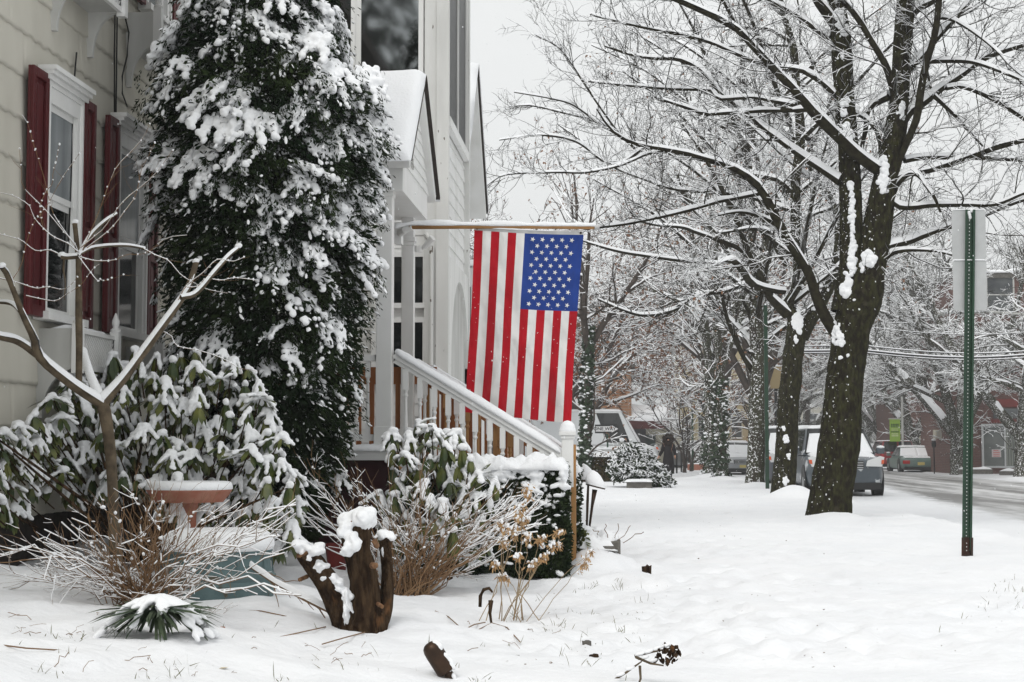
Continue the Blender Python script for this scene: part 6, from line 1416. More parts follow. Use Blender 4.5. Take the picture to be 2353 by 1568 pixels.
def stump():
    Y0 = G(825, 1455)[1] + .06; b = P(825, 1460, Y0); g = Zg(b[0], Y0); s = Y0 / F_PX
    root = thing('stump', 'thick three-pronged sawn tree stump capped with snow in the foreground', 'tree stump', (b[0], Y0, g))
    def T(px, rad, dy=0): return [P(x, y, Y0 + dy * k / max(1, len(px) - 1)) for k, (x, y) in enumerate(px)], [r * s for r in rad]
    Ls = [T([(825, 1500), (830, 1455), (838, 1400), (835, 1330), (822, 1270), (820, 1215), (818, 1198)], [70, 54, 38, 33, 32, 34, 33]), T([(820, 1470), (785, 1400), (755, 1345), (722, 1300), (700, 1268)], [42, 32, 28, 26, 22], -.12), T([(860, 1450), (885, 1390), (890, 1320), (885, 1260), (888, 1238)], [30, 17, 13, 14, 13], .22)]
    Pt, Rt = zip(*[resample(p, r, 70) for p, r in Ls]); Pt, Rt = np.array(Pt), np.array(Rt)
    v, f = tubes(Pt, Rt, 56, 0)
    ax = np.repeat(Pt.reshape(-1, 3), 56, 0); dr = v - ax; an = np.arctan2(dr[:, 1], dr[:, 0])
    v = ax + dr * (1 + .09 * vn(np.cos(an) * 5, np.sin(an) * 5, v[:, 2] * 5, seed=2) + .07 * vn(np.cos(an) * 11, np.sin(an) * 11, v[:, 2] * 12, seed=4) + .04 * vn(np.cos(an) * 22, np.sin(an) * 22, v[:, 2] * 40, seed=5) + .10 * vn(v[:, 0] * 9, v[:, 1] * 9, v[:, 2] * 6, 6))[:, None]
    np_obj('trunk', v, f, M['stump_bark'], root, True)
    e = MB()
    for i in range(3):
        d = unit(Pt[i][-1] - Pt[i][-3]); e.tube([Pt[i][-1] - d * .004, Pt[i][-1] + d * .006, Pt[i][-1] + d * .007], [Rt[i][-1] * 1.0, Rt[i][-1] * .96, .004], 22)
    e.build('cut_end', M['cut_wood'], root)
    for (x, y, a, b_, r) in [(856, 1300, 10, -2, 8), (866, 1255, -2, -12, 7), (706, 1325, -14, 6, 5), (868, 1388, 14, 4, 5)]: k = MB(); p = P(x, y, Y0 - .05); k.tube([p, p + np.array([a * s, -.05, -b_ * s]), p + np.array([a * s * 1.05, -.052, -b_ * s * 1.05])], [r * s, r * s * .9, .002], 10); k.build('branch_stub', M['cut_wood'], root)
    rg = np.random.RandomState(62); Cc, D, S = [], [], []
    def heap(x, y, rx, ry, dy, n): 
        for q in range(n): o = rg.uniform(-.8, .8, 2); Cc.append(P(x + o[0] * rx * .7, y + o[1] * ry * .6, Y0 + dy + rg.normal() * .015)); D.append([1, 0, rg.normal() * .3]); S.append([rx * s * .5, .05, ry * s * .6])
    heap(820, 1194, 46, 28, 0, 26); heap(835, 1190, 30, 22, -.10, 10); heap(795, 1215, 22, 22, -.05, 8); heap(812, 1245, 22, 26, -.12, 9); heap(800, 1268, 18, 12, -.11, 5)
    for q in np.linspace(0, 1, 13): heap(690 + 108 * q, 1253 + 118 * q, 22, 13, -.12 + .08 * q, 5)
    heap(722, 1262, 28, 14, -.12, 6); heap(888, 1232, 22, 14, .22, 6); heap(880, 1300, 10, 50, .17, 7); heap(866, 1410, 14, 40, .12, 6); heap(798, 1395, 7, 45, -.08, 6)
    snow_blobs('snow', Cc, D, S, .006, root, rough=.006, rsc=35)

def yard_things():
    rg = np.random.RandomState(71)
    # low tub planter
    c = G(470, 1372); r = 132 * c[1] / F_PX; c = np.array([c[0], c[1] + r * .9, 0]); c[2] = Zg(c[0], c[1]); s = c[1] / F_PX
    r = 130 * s; h = P(470, 1262, c[1] - r)[2] - G(470, 1372)[2]; zb = G(470, 1372)[2]
    root = thing('tub_planter', 'wide weathered blue-green tub filled level with snow', 'planter', (c[0], c[1], zb))
    m = MB(); m.lathe([(r * .98, -.03), (r * 1.0, .02), (r * 1.03, .05), (r * 1.0, .07), (r * 1.03, .09), (r * .97, .11), (r * .93, h * .55), (r * .92, h * .86), (r * .96, h * .88), (r * .96, h * .94), (r * .93, h), (r * .84, h), (r * .82, h - .05)], (c[0], c[1], zb), 56); m.build('tub', M['tub'], root, auto=.6)
    for k in range(10):
        a = 2 * PI * k / 10 + .3; q = MB(); q.beam((c[0] + r * .985 * math.cos(a), c[1] + r * .985 * math.sin(a), zb + .08), (c[0] + r * .935 * math.cos(a), c[1] + r * .935 * math.sin(a), zb + h * .86), .008, .006, up=(0, 0, 1) if False else (math.cos(a), math.sin(a), 0)); q.build('seam', M['tub'], root)
    n = 40; pr = [(r * .97, h - .02)] + [(r * (1.0 - .98 * t ** 1.6) if t > .0 else r, h + .005 + .085 * (1 - (1 - min(1, t * 2.2)) ** 2)) for t in np.linspace(0, 1, 14)]
    m = MB(); m.lathe(pr, (c[0], c[1], zb), 48); sn = m.build('snow', M['snow'], root, smooth=True)
    # bird bath on a pedestal, behind the tub
    Y0 = c[1] + r + .16; a = P(435, 1135, Y0); s = Y0 / F_PX; g = Zg(a[0], Y0)
    root = thing('bird_bath', 'terracotta-coloured bird bath on a pedestal, its shallow bowl heaped with snow', 'bird bath', (a[0], Y0, g))
    R = 98 * s; z0 = P(435, 1152, Y0)[2]; z1 = P(435, 1124, Y0)[2]
    m = MB(); m.lathe([(R * .2, z0 - g - .012), (R * .80, z0 - g - .004), (R * .93, (z0 + z1) / 2 - g), (R * 1.0, z1 - g - .01), (R * 1.0, z1 - g), (R * .9, z1 - g), (R * .7, z1 - g - .03)], (a[0], Y0, g), 40); m.build('bowl', M['terracotta'], root, auto=.5)
    m = MB(); m.lathe([(R * .5, 0), (R * .48, .03), (R * .3, .08), (R * .2, .16), (R * .17, (z0 - g) * .5), (R * .17, (z0 - g) * .8), (R * .22, z0 - g - .008)], (a[0], Y0, g), 24); m.build('pedestal', M['terracotta'], root, auto=.5)
    m = MB(); m.lathe([(R * .98, z1 - g - .005)] + [(R * (1.02 - 1.0 * t ** 2.2), z1 - g + .045 * (1 - (1 - min(1, t * 2.6)) ** 2)) for t in np.linspace(0, 1, 12)], (a[0], Y0, g), 40); m.build('snow', M['snow'], root, smooth=True)
    # red pot behind the stump
    p = G(765, 1322); root = thing('flower_pot', 'dark red flower pot half hidden behind the stump', 'flower pot', (p[0], p[1] + .15, p[2]))
    m = MB(); rr = 26 * p[1] / F_PX; m.lathe([(rr * .75, 0), (rr * 1.05, .16), (rr * 1.2, .165), (rr * 1.2, .20), (rr * 1.08, .20), (rr * 1.0, .17)], (p[0], p[1] + .15, p[2]), 24); m.build('pot', M['terra_red'], root, auto=.5)
    # black spotlight in the near foreground
    Y0 = 6.75; s = Y0 / F_PX; root = thing('garden_spotlight', 'dark bronze bullet spotlight on a stake, dusted with snow, at the bottom edge', 'garden light', tuple(G(1040, 1560)))
    A, B = P(990, 1487, Y0), P(1027, 1545, Y0); d = unit(B - A)
    m = MB(); m.tube([A - d * .020, A - d * .016, A - d * .006, A + d * .01, A + d * .03, B - d * .01, B, B + d * .003], [.012, .024, .035, .0405, .042, .042, .039, .028], 36); m.build('lamp_body', M['bronze'], root, auto=.6)
    m = MB(); e = P(1035, 1552, Y0); m.tube([B - d * .01, e, e + [.005, 0, -.03]], [.02, .018, .018], 12); m.tube([P(1022, 1555, Y0), P(1040, 1600, Y0 - .02), P(1052, 1680, Y0 - .05)], [.016, .013, .010], 12); m.build('stake', M['bronze'], root, auto=.6)
    Cc, D, S = [], [], []
    for k in range(26): t = rg.rand(); q = A + (B - A) * t; w = rg.normal() * .010; Cc.append(q + np.array([.024 + w * .6, -.012, .022 + w * .3])); D.append(d); S.append([.018, .014, .009])
    for k in range(6): Cc.append(P(1036 + k * 2, 1556 + k * 4, Y0) + np.array([.01, -.005, .008])); D.append(d); S.append([.012, .011, .009])
    snow_blobs('snow', Cc, D, S, .004, root, rough=.003, rsc=60)
    # two path lights by the newel
    for (hx, hy, bx, by, Y0, w0, lab) in [(1352, 1098, 1348, 1207, 13.3, 44, 'upright path light with a tall snow cone, left one by the newel post'), (1368, 1112, 1352, 1214, 13.0, 46, 'path light tilted right under a heap of snow, right one by the newel post')]:
        s = Y0 / F_PX; top = P(hx, hy + 8, Y0); bot = P(bx, by, Y0); root = thing('path_light', lab, 'garden light', tuple(bot), 'path lights beside the steps')
        tilt = np.array([.25 if hx > 1360 else .05, 0, 1.0]); tilt /= np.linalg.norm(tilt); ax = np.array([tilt[2], 0, -tilt[0]])
        m = MB(); m.tube([bot - [0, 0, .06], bot + (top - bot) * .55, top - tilt * .02], [.008, .012, .022 if hx > 1360 else .009], 8); m.build('post', M['bronze'], root, smooth=True)
        m = MB(); R = w0 / 2 * s; vs = [top + tilt * .0 + ax * R * math.cos(a) + np.array([0, 1, 0]) * R * .8 * math.sin(a) for a in np.linspace(0, 2 * PI, 24, endpoint=False)]; m.prism(vs, tilt * .012); m.build('hood', M['bronze'], root)
        n = 24; prof = [(1.02, .0), (1.03, .02), (.9, .045), (.6, .09), (.3, .12), (.05, .135)] if hx < 1360 else [(1.02, .0), (1.03, .025), (.92, .05), (.66, .085), (.35, .11), (.05, .12)]
        vs = []; 
        for q, (rr, hh) in enumerate(prof): vs += [top + tilt * (hh + .012) + ax * (R * rr * math.cos(a) - R * .12 * q * (1 if hx < 1360 else 1)) + np.array([0, 1, 0]) * R * .8 * rr * math.sin(a) for a in np.linspace(0, 2 * PI, n, endpoint=False)]
        m = MB(); m.add(vs, [(i * n + j, i * n + (j + 1) % n, (i + 1) * n + (j + 1) % n, (i + 1) * n + j) for i in range(len(prof) - 1) for j in range(n)] + [tuple(range((len(prof) - 1) * n, len(prof) * n))]); m.build('snow', M['snow'], root, smooth=True)
    # low stone kerb block at the foot of the steps, buried in snow
    b = G(1365, 1285); root = thing('stone_edging', 'snow-buried low stone block with a dark leaf clump at the foot of the steps', 'stone block', tuple(b))
    a0, a1 = P(1302, 1230, 12.3), P(1420, 1230, 12.3); z = P(1360, 1240, 12.2)[2]
    snow_patch('snow', [(a0[0], 12.3, z - .07), (a1[0], 12.34, z - .10), (a1[0] + .02, 12.95, z - .05), (a0[0], 12.95, z - .02)], .10, root, 40, 30, 12, .5, .16, (0, 0, 1), M['snow'])
    m = MB(); m.box((a0[0] + .02, 12.36, .1), (a1[0] - .02, 12.9, z - .06)); m.build('block', M['stone'], root)
    rr = rg.normal(size=(120, 3)); v, f = leaves(np.array([a0[0] + .08, 12.36, z + .0]) + rr * .03, rr + [0, -.3, .2], rg.normal(size=(120, 3)), .05, .03); np_obj('leaf_clump', v, f, M['rhodo'], root)
    P1 = np.array([bent((a1[0] - .12 + .04 * q, 12.6, z - .05), (a1[0] - .2 + .1 * q, 12.5 + rg.normal() * .1, z + rg.uniform(.05, .14)), .02, 6, rg) for q in range(5)]); v, f = tubes(P1, np.full((5, 6), .003), 4); np_obj('dead_stems', v, f, M['twig_brown'], root)
    m = MB(); m.box((a1[0] - .06, 12.42, .1), (a1[0] + .02, 12.8, z - .03)); m.box((a0[0] - .02, 12.36, .1), (a0[0] + .12, 12.6, z - .06)); m.build('stone', M['stone'], root, bevel=.01)
    # little leftover things poking through
    def lump(px, py, w, h, name, label, cat, m, Yadd=0, grp=None):
        p = G(px, py); s = p[1] / F_PX; q = MB(); n = 8
        pts = [(p[0] + w * s * .5 * math.cos(a) * rg.uniform(.8, 1.2), p[1] + w * s * .35 * math.sin(a), p[2] - .01) for a in np.linspace(0, 2 * PI, n, endpoint=False)]
        q.add(pts + [(x + rg.normal() * .004, y, z + h * s * rg.uniform(.7, 1.1) + .01) for x, y, z in pts], [(i, (i + 1) % n, n + (i + 1) % n, n + i) for i in range(n)] + [tuple(range(n, 2 * n))])
        o = q.build(name, m, None); tag(o, label, cat, grp); return p
    lump(1487, 1320, 22, 20, 'rotten_post', 'small splintered dark post end sticking out of the snow beside the pavement', 'post', M['stump_bark'])
    lump(1300, 1315, 50, 14, 'edging_stone', 'snow-capped edging stone below the hedge corner', 'stone', M['stone'], grp='stones under the snow')
    lump(1250, 1318, 18, 8, 'edging_stone', 'small dark stone just left of the snow-capped edging stone', 'stone', M['stone'], grp='stones under the snow')
    lump(1365, 1515, 22, 10, 'edging_stone', 'dark brown stone showing through the snow, nearest the lower right of the yard', 'stone', M['stump_bark'], grp='stones under the snow')
    lump(1350, 1480, 20, 7, 'edging_stone', 'flat dark stone just above the nearest one', 'stone', M['stone'], grp='stones under the snow')
    lump(1185, 1515, 18, 8, 'edging_stone', 'half-buried dark clod left of the nearest stone', 'stone', M['stone'], grp='stones under the snow')
    lump(512, 1455, 12, 12, 'fallen_bud', 'small round brown seed head lying on the snow in front of the tub', 'seed head', M['terracotta'])
    # small drooping hydrangea-like twig at lower right of the yard
    b = G(1400, 1575); root = thing('fallen_branch', 'broken branch with a cluster of dead brown leaves at the bottom edge', 'branch', tuple(b))
    ps = [[(1400, 1570), (1440, 1545), (1475, 1520)], [(1458, 1508), (1500, 1498), (1545, 1490), (1555, 1485)], [(1460, 1510), (1495, 1525), (1525, 1530)], [(1470, 1530), (1472, 1560), (1462, 1590)]]
    m = MB()
    for k, q in enumerate(ps): m.tube([P(x, y, 6.7 - .05 * k) for x, y in q], [.006, .005, .003, .002][:len(q)], 7)
    m.build('branch', M['bark_brown'], root)
    n = 46; c = np.array([P(rg.uniform(1505, 1558), rg.uniform(1478, 1520), 6.62 + rg.normal() * .02) for _ in range(n)]); v, f = leaves(c, rg.normal(size=(n, 3)) * .5 + [0, 0, -.8], rg.normal(size=(n, 3)), rg.uniform(.02, .04, n), rg.uniform(.012, .022, n)); np_obj('dead_leaves', v, f, M['stump_bark'], root)
    v, f = blobs([P(x, y, 6.62) for x, y in ((1470, 1503), (1490, 1497), (1510, 1490), (1530, 1484), (1480, 1512), (1500, 1518), (1425, 1550), (1448, 1536))], [[1, 0, .3]] * 8, [[.022, .012, .008]] * 8); np_obj('snow', v, f, M['snow_small'], root, True)
    # leaf pressed into the snow
    q = G(505, 1545); v, f = leaves([q + [-.04, 0, .012]], [[1, .2, 0]], [[0, 0, 1.0]], .075, .05); tag(np_obj('fallen_leaf', v, f, mat('pale_leaf', (.62, .55, .42), .8), None), 'pale tan leaf lying flat on the snow in the left foreground', 'leaf')
    # twisted dead flower bract by the dried flowers
    q = P(1112, 1390, 8.6); root = thing('dead_stem', 'dark curled dead stem hooked over beside the dried flowers', 'dry plant', tuple(G(1112, 1420)))
    m = MB(); m.tube([P(1103, 1395, 8.6), P(1104, 1370, 8.6), P(1112, 1355, 8.6), P(1124, 1352, 8.6), P(1132, 1362, 8.6)], [.009, .010, .010, .009, .005], 8); m.tube([P(1128, 1380, 8.55), P(1126, 1410, 8.55), P(1130, 1440, 8.55)], [.014, .008, .006], 8); m.build('stem', M['stump_bark'], root, smooth=True)
    # fallen twigs
    tw = [[(545, 1408), (600, 1420), (650, 1428), (700, 1432)], [(1100, 1452), (1130, 1445), (1165, 1455), (1195, 1480)], [(1000, 1410), (1030, 1430), (1055, 1445)], [(740, 1485), (790, 1480), (850, 1455)], [(600, 1478), (680, 1472), (748, 1445)], [(620, 1468), (650, 1462)], [(0, 1490), (60, 1508), (120, 1512), (165, 1502)], [(1060, 1455), (1090, 1450), (1115, 1435)]]
    for k, q in enumerate(tw):
        m = MB(); pp = [G(x, y) + [0, 0, .008 + .02 * (0 < i < len(q) - 1)] for i, (x, y) in enumerate(q)]; m.tube(pp, .003, 6)
        o = m.build('fallen_twig', M['twig_brown'], None)
        tag(o, ['thin twig lying behind the stump near the tub', 'arched reddish twig lying in front of the dried flowers', 'short twig right of the stump base', 'curved twig left of the bottom spotlight', 'long curved twig in the open snow between tub and stump', 'tiny twig beside the long curved one', 'dark twig at the left bottom edge', 'small curved twig beside the arched reddish one'][k], 'twig', 'twigs lying on the snow')
    # loose litter of short twigs, mostly below the bare shrub
    n = 75; A, R_ = [], []
    for k in range(n):
        x = rg.choice([rg.uniform(-20, 560), rg.uniform(560, 1300)], p=[.6, .4]); y = rg.uniform(1400, 1560) if x < 560 else rg.uniform(1410, 1540); q = G(x, y); a = rg.rand() * PI; l = rg.uniform(.02, .13) ; d = np.array([math.cos(a), math.sin(a) * .6, rg.uniform(-.1, .5)])
        A.append(bent(q, q + d * l, .004, 5, rg, .005)); R_.append(np.full(5, rg.uniform(.0007, .0018)))
    v, f = tubes(np.array(A), np.array(R_), 4); tag(np_obj('twig_litter', v, f, M['twig_brown'], None), 'short broken twigs strewn over the snow of the front yard', 'twig litter', kind='stuff')
    # grass blades poking through: uncountable
    V, Fq = [], []; n = 0
    pts = []
    for k in range(900):
        r_ = rg.rand()
        if r_ < .45: x, y = rg.uniform(0, 1500), 1440 + 128 * rg.rand() ** .7
        elif r_ < .75: x, y = rg.uniform(1150, 1480), rg.uniform(1330, 1460)
        elif r_ < .9: x, y = rg.uniform(2150, 2353), rg.uniform(1330, 1480)
        else: x, y = rg.uniform(2250, 2353), rg.uniform(1320, 1420)
        if vn(x / 60, y / 25, seed=3) < -.05: continue
        pts.append(G(x, y) if k % 3 == 0 or not pts else pts[-1] + rg.normal(size=3) * [.03, .03, 0])
    pts = np.array(pts); n = len(pts); h = rg.uniform(.015, .085, n) * (rg.rand(n) ** .5); D = np.stack([rg.normal(size=n) * .55, rg.normal(size=n) * .4, np.ones(n)], 1)
    v, f = leaves(pts - [0, 0, .005], D, rg.normal(size=(n, 3)), h, .0035, ((0, 0), (.3, .5), (.7, .4), (1, 0), (.7, -.4), (.3, -.5)), .35)
    tag(np_obj('grass', v, f, M['grass'], None), 'sparse blades of dead grass poking through the snow', 'grass', kind='stuff')
# ---------------------------------------------------------------- signs and posts
def perforated_post(mb_, x, y, z0, z1, w, d=.03):
    """U-channel post seen from behind: web with two flanges"""
    mb_.box((x - w / 2, y, z0), (x + w / 2, y + .004, z1)); 
    for s in (-1, 1): mb_.box((x + s * w / 2 - .004, y - d, z0), (x + s * w / 2 + .004, y + .004, z1)); mb_.box((x + s * (w / 2 + .008) - .012, y - d - .003, z0), (x + s * (w / 2 + .008) + .012, y - d, z1))
def near_sign():
    Y0 = 14.5; b = P(2220, 1275, Y0); s = Y0 / F_PX; x0 = b[0]; zg_ = Zg(x0, Y0)
    root = thing('street_sign', 'green perforated post with the metal backs of two stacked signs, right of nearest tree', 'sign', (x0, Y0, zg_))
    top = P(2228, 484, Y0)[2]; lean = P(2228, 484, Y0)[0] - x0; w = 13 * s
    sh = lambda z: lean * (z - zg_) / (top - zg_)
    def post(z0, z1, m, nm, ww, dy=0):
        k = MB(); 
        for (a, b_, y0, y1) in ((-ww / 2, ww / 2, 0, .004), (-ww / 2 - .003, -ww / 2 + .003, -.03, .004), (ww / 2 - .003, ww / 2 + .003, -.03, .004), (-ww / 2 - .016, -ww / 2 + .003, -.034, -.03), (ww / 2 - .003, ww / 2 + .016, -.034, -.03)):
            k.add([(x0 + a + sh(z0), Y0 + y0 + dy, z0), (x0 + b_ + sh(z0), Y0 + y0 + dy, z0), (x0 + b_ + sh(z0), Y0 + y1 + dy, z0), (x0 + a + sh(z0), Y0 + y1 + dy, z0), (x0 + a + sh(z1), Y0 + y0 + dy, z1), (x0 + b_ + sh(z1), Y0 + y0 + dy, z1), (x0 + b_ + sh(z1), Y0 + y1 + dy, z1), (x0 + a + sh(z1), Y0 + y1 + dy, z1)], [(0,3,2,1),(4,5,6,7),(0,1,5,4),(1,2,6,5),(2,3,7,6),(3,0,4,7)])
        return k.build(nm, m, root)
    zr = P(2220, 1240, Y0)[2]
    post(zr - .1, top + .004, M['steel_green'], 'post', w * 1.1); post(zg_ - .1, zr + .02, M['rust'], 'base_post', w * 1.35, -.012)
    h = MB(); z = zg_ + .05
    while z < top - .02:
        xx = x0 + sh(z); yy = Y0 - (.014 if z < zr else .0) ; h.tube([(xx, yy - .0015, z), (xx, yy + .0, z)], .0048, 8); z += .0254 * 1.3
    h.build('bolt_holes', M['hole_snow'], root)
    za, zm, zc = P(2228, 482, Y0)[2], P(2228, 598, Y0)[2], P(2228, 714, Y0)[2]
    for (a, b_, nm) in ((za, zm + .004, 'upper_sign_back'), (zm - .004, zc, 'lower_sign_back')):
        xa, xb = P(2189, 600, Y0)[0] , P(2267, 600, Y0)[0]; r = .025; pts = []
        for cx, cz, a0 in ((xb - r, a - r, 0), (xa + r, a - r, PI / 2), (xa + r, b_ + r, PI), (xb - r, b_ + r, 1.5 * PI)):
            for q in np.linspace(0, PI / 2, 5): pts.append((cx + r * math.cos(a0 + q), Y0 + .008, cz + r * math.sin(a0 + q)))
        k = MB(); k.prism(pts, (0, .003, 0)); k.build(nm, M['aluminium'], root)
        bo = MB()
        for zz in (a - .09, b_ + .09): bo.tube([(x0 + sh(zz), Y0 - .008, zz), (x0 + sh(zz), Y0 + .002, zz)], .007, 6)
        bo.build('bolt', M['aluminium'], root)
    snow_strip('sign_snow', [(P(2191, 600, Y0)[0], Y0 + .008, zm), (P(2265, 600, Y0)[0], Y0 + .008, zm)], .018, .010, root, 2, .01)
    snow_strip('sign_snow', [(P(2193, 482, Y0)[0], Y0 + .008, za), (P(2263, 482, Y0)[0], Y0 + .008, za)], .014, .008, root, 3, .01)
    v, f = blobs([(x0 + sh(z) + rs.normal() * .012, Y0 - .002, z) for z in (za - .01, za - .03, za - .05, za - .07)], [[0, 0, 1]] * 4, [[.02, .016, .006]] * 4); np_obj('post_snow', v, f, M['snow_small'], root, True)
def text_obj(s, size, loc, m, parent, rz=0, sx=1.0, ext=.002, name='lettering'):
    cu = bpy.data.curves.new(name, 'FONT'); cu.body = s; cu.size = size; cu.extrude = ext; cu.align_x = 'CENTER'; cu.align_y = 'CENTER'; cu.offset = size * .02
    return text_mesh(cu, name, m, parent, loc, rz, sx)
def far_signs():
    blk, wht = mat('sign_black', (.012, .012, .012), .5), mat('sign_white', (.6, .6, .6), .5)
    Y0 = 58.0; a, b = P(1367, 976, Y0), P(1422, 996, Y0); c = (a + b) / 2; x = P(1396, 990, Y0)[0]
    root = thing('one_way_sign', 'black ONE WAY arrow sign pointing right, in front of the white van', 'sign', (x, Y0, Zg(x, Y0)))
    m = MB(); m.box((a[0], Y0 - .01, b[2]), (b[0], Y0, a[2])); m.build('sign_plate', blk, root)
    w, h = b[0] - a[0], a[2] - b[2]; m = MB(); y = Y0 - .014; mid = c[2]; x1 = b[0] - .02
    m.prism([(a[0] + .03, y, mid - h * .30), (x1 - h * .75, y, mid - h * .30), (x1 - h * .75, y, mid - h * .42), (x1, y, mid), (x1 - h * .75, y, mid + h * .42), (x1 - h * .75, y, mid + h * .30), (a[0] + .03, y, mid + h * .30)], (0, .003, 0)); m.build('arrow', wht, root)
    text_obj('ONE WAY', h * .52, (c[0] - h * .25, y - .003, mid), blk, root, 0, 1.05)
    m = MB(); m.box((x - .03, Y0 + .003, Zg(x, Y0) - .1), (x + .03, Y0 + .04, a[2])); m.build('post', M['steel_green'], root)
    # thin poles by the pavement
    for (px, ytop, Y0, r, name, lab) in ((1592, 935, 78, .05, 'street_pole', 'thin dark pole rising from behind the brick planter'), (1763, 700, 38.5, .045, 'sign_post', 'dark green sign post standing against the third street tree'), (2147, 985, 72, .03, 'parking_meter', 'parking meter with snow on its head by the snowy tree across the road')):
        b = P(px, 1085, Y0); t = P(px, ytop, Y0); z = Zg(b[0], Y0)
        if name == 'parking_meter':
            root = thing(name, lab, 'parking meter', (b[0], Y0, z)); t = P(px, 1015, Y0); m = MB(); m.tube([(b[0], Y0, z), (b[0], Y0, t[2] - .25)], r, 8); m.build('pole', M['cable'], root)
            m = MB(); m.lathe([(.05, 0), (.10, .05), (.11, .2), (.07, .3), (.02, .33)], (b[0], Y0, t[2] - .27), 12, sy=.6); m.build('meter_head', M['cable'], root)
            v, f = blobs([(b[0], Y0, t[2] + .08)], [[1, 0, 0]], [[.11, .08, .06]]); np_obj('snow', v, f, M['snow_small'], root, True)
        else:
            root = thing(name, lab, 'pole', (b[0], Y0, z)); m = MB(); m.box((b[0] - r, Y0 - .03, z - .1), (b[0] + r, Y0 + .03, t[2])); m.build('post', M['steel_green'], root)
            snow_strip('post_snow', [(b[0] - r * .8, Y0, t[2] - .01), (b[0] + r * .8, Y0, t[2] - .01)], .08, .05, root, 1, .01)
    # tan sign board
    Y0 = 66; a, b = P(1770, 842, Y0), P(1796, 893, Y0); root = thing('sign_board', 'plain tan sign board between the second and third street trees', 'sign', ((a[0] + b[0]) / 2, Y0, 0.0))
    m = MB(); m.box((a[0], Y0, b[2]), (b[0], Y0 + .1, a[2])); m.build('board', mat('tan_board', (.36, .28, .15), .7), root); m = MB(); m.box(((a[0] + b[0]) / 2 - .06, Y0 + .103, 0), ((a[0] + b[0]) / 2 + .06, Y0 + .2, b[2] + .3)); m.build('post', M['cable'], root)
    snow_strip('snow', [(a[0], Y0 + .05, a[2]), (b[0], Y0 + .05, a[2])], .14, .06, root, 4, .03)
    # lime banner
    Y0 = 84; a, b = P(2044, 964, Y0), P(2069, 1015, Y0); root = thing('banner', 'lime green banner with lines of small print on a mast by the brick wall', 'banner', (b[0] + .15, Y0, Zg(b[0], Y0)))
    m = MB(); m.box((a[0], Y0, b[2]), (b[0], Y0 + .02, a[2])); m.build('cloth', mat('lime', (.27, .43, .06), .7), root)
    m = MB(); m.tube([(b[0] + .12, Y0, 0), (b[0] + .12, Y0, a[2] + 1.2)], .06, 8); m.box((a[0] - .05, Y0 - .01, a[2]), (b[0] + .15, Y0 + .03, a[2] + .06)); m.build('mast', M['grey_paint'], root)
    w = b[0] - a[0]; dk = mat('print_dark', (.05, .10, .04), .7); wp = mat('print_pale', (.6, .66, .4), .7)
    m = MB(); H = a[2] - b[2]
    for r_, (zz, hh, mm) in enumerate(((.20, .09, 0), (.31, .05, 0), (.54, .05, 0))):
        n = 5; 
        for q in range(n): x = a[0] + w * (.14 + .15 * q); m.box((x, Y0 - .006, a[2] - H * (zz + hh)), (x + w * .11, Y0 - .001, a[2] - H * zz))
    m.build('print', dk, root); m = MB()
    for zz, hh in ((.42, .03), (.48, .03), (.63, .05), (.71, .06)):
        for q in range(5): x = a[0] + w * (.18 + .13 * q); m.box((x, Y0 - .006, a[2] - H * (zz + hh)), (x + w * .09, Y0 - .001, a[2] - H * zz))
    m.build('pale_print', wp, root)
    # overhead wires and their poles
    for k, (ya, yb) in enumerate(((795, 792), (806, 800), (811, 806), (752, 748))):
        Y0 = 47; A = P(1985 if k < 3 else 1990, ya, Y0); B = P(2500, yb, Y0); t = np.linspace(-.35, 1.05, 24); pts = [A + (B - A) * q - [0, 0, .25 * math.sin(max(0, min(1, q)) * PI)] for q in t]
        root = thing('overhead_wire', ['upper thin snowy wire of the three crossing the road', 'thick middle snowy wire crossing the road', 'lowest snowy wire crossing the road', 'single thin wire crossing high above the other three'][k], 'wire', tuple(pts[0]), 'wires crossing the road')
        m = MB(); m.tube(pts, [.014, .026, .015, .009][k], 5); m.build('cable', M['cable'], root, smooth=True)
        m = MB(); m.tube([p + [0, 0, [.02, .032, .02, .012][k]] for p in pts], [.016, .024, .016, .010][k], 5); m.build('snow', M['snow_small'], root, smooth=True)
    Y0 = 112; b = P(1852, 1060, Y0); root = thing('utility_pole', 'leaning grey utility pole seen between the second and nearest street trees', 'pole', (b[0], Y0, 0)); m = MB(); m.tube([(b[0], Y0, 0), tuple(P(1856, 880, Y0))], [.2, .14], 10); m.build('pole', M['bark_far'], root, smooth=True)
    m = MB(); c = P(1855, 905, Y0); m.box((c[0] - 1.1, Y0 - .2, c[2]), (c[0] + 1.1, Y0 - .1, c[2] + .12)); m.build('crossarm', M['bark_far'], root)
    # lamp arm reaching over the road
    Y0 = 64; A, B = P(2130, 722, Y0), P(2420, 726, Y0); root = thing('street_lamp', 'long snow-covered lamp arm reaching in from the right above the road', 'street lamp', (B[0], Y0, .18))
    m = MB(); m.tube([(B[0], Y0, .1), (B[0], Y0, B[2] - .4), B + [-.3, 0, 0], (A + B) / 2 + [0, 0, .12], A + [.6, 0, .02]], [.12, .09, .06, .05, .04], 10); m.build('mast', M['grey_paint'], root, smooth=True)
    m = MB(); m.tube([A + [.7, 0, 0], A + [.35, 0, -.01], A], [.06, .13, .03], 10); m.build('lamp_head', M['grey_paint'], root, smooth=True)
    snow_strip('snow', [A + [0, 0, .05], A + [.7, 0, .06], (A + B) / 2 + [0, 0, .16]], .16, .12, root, 4, .05)

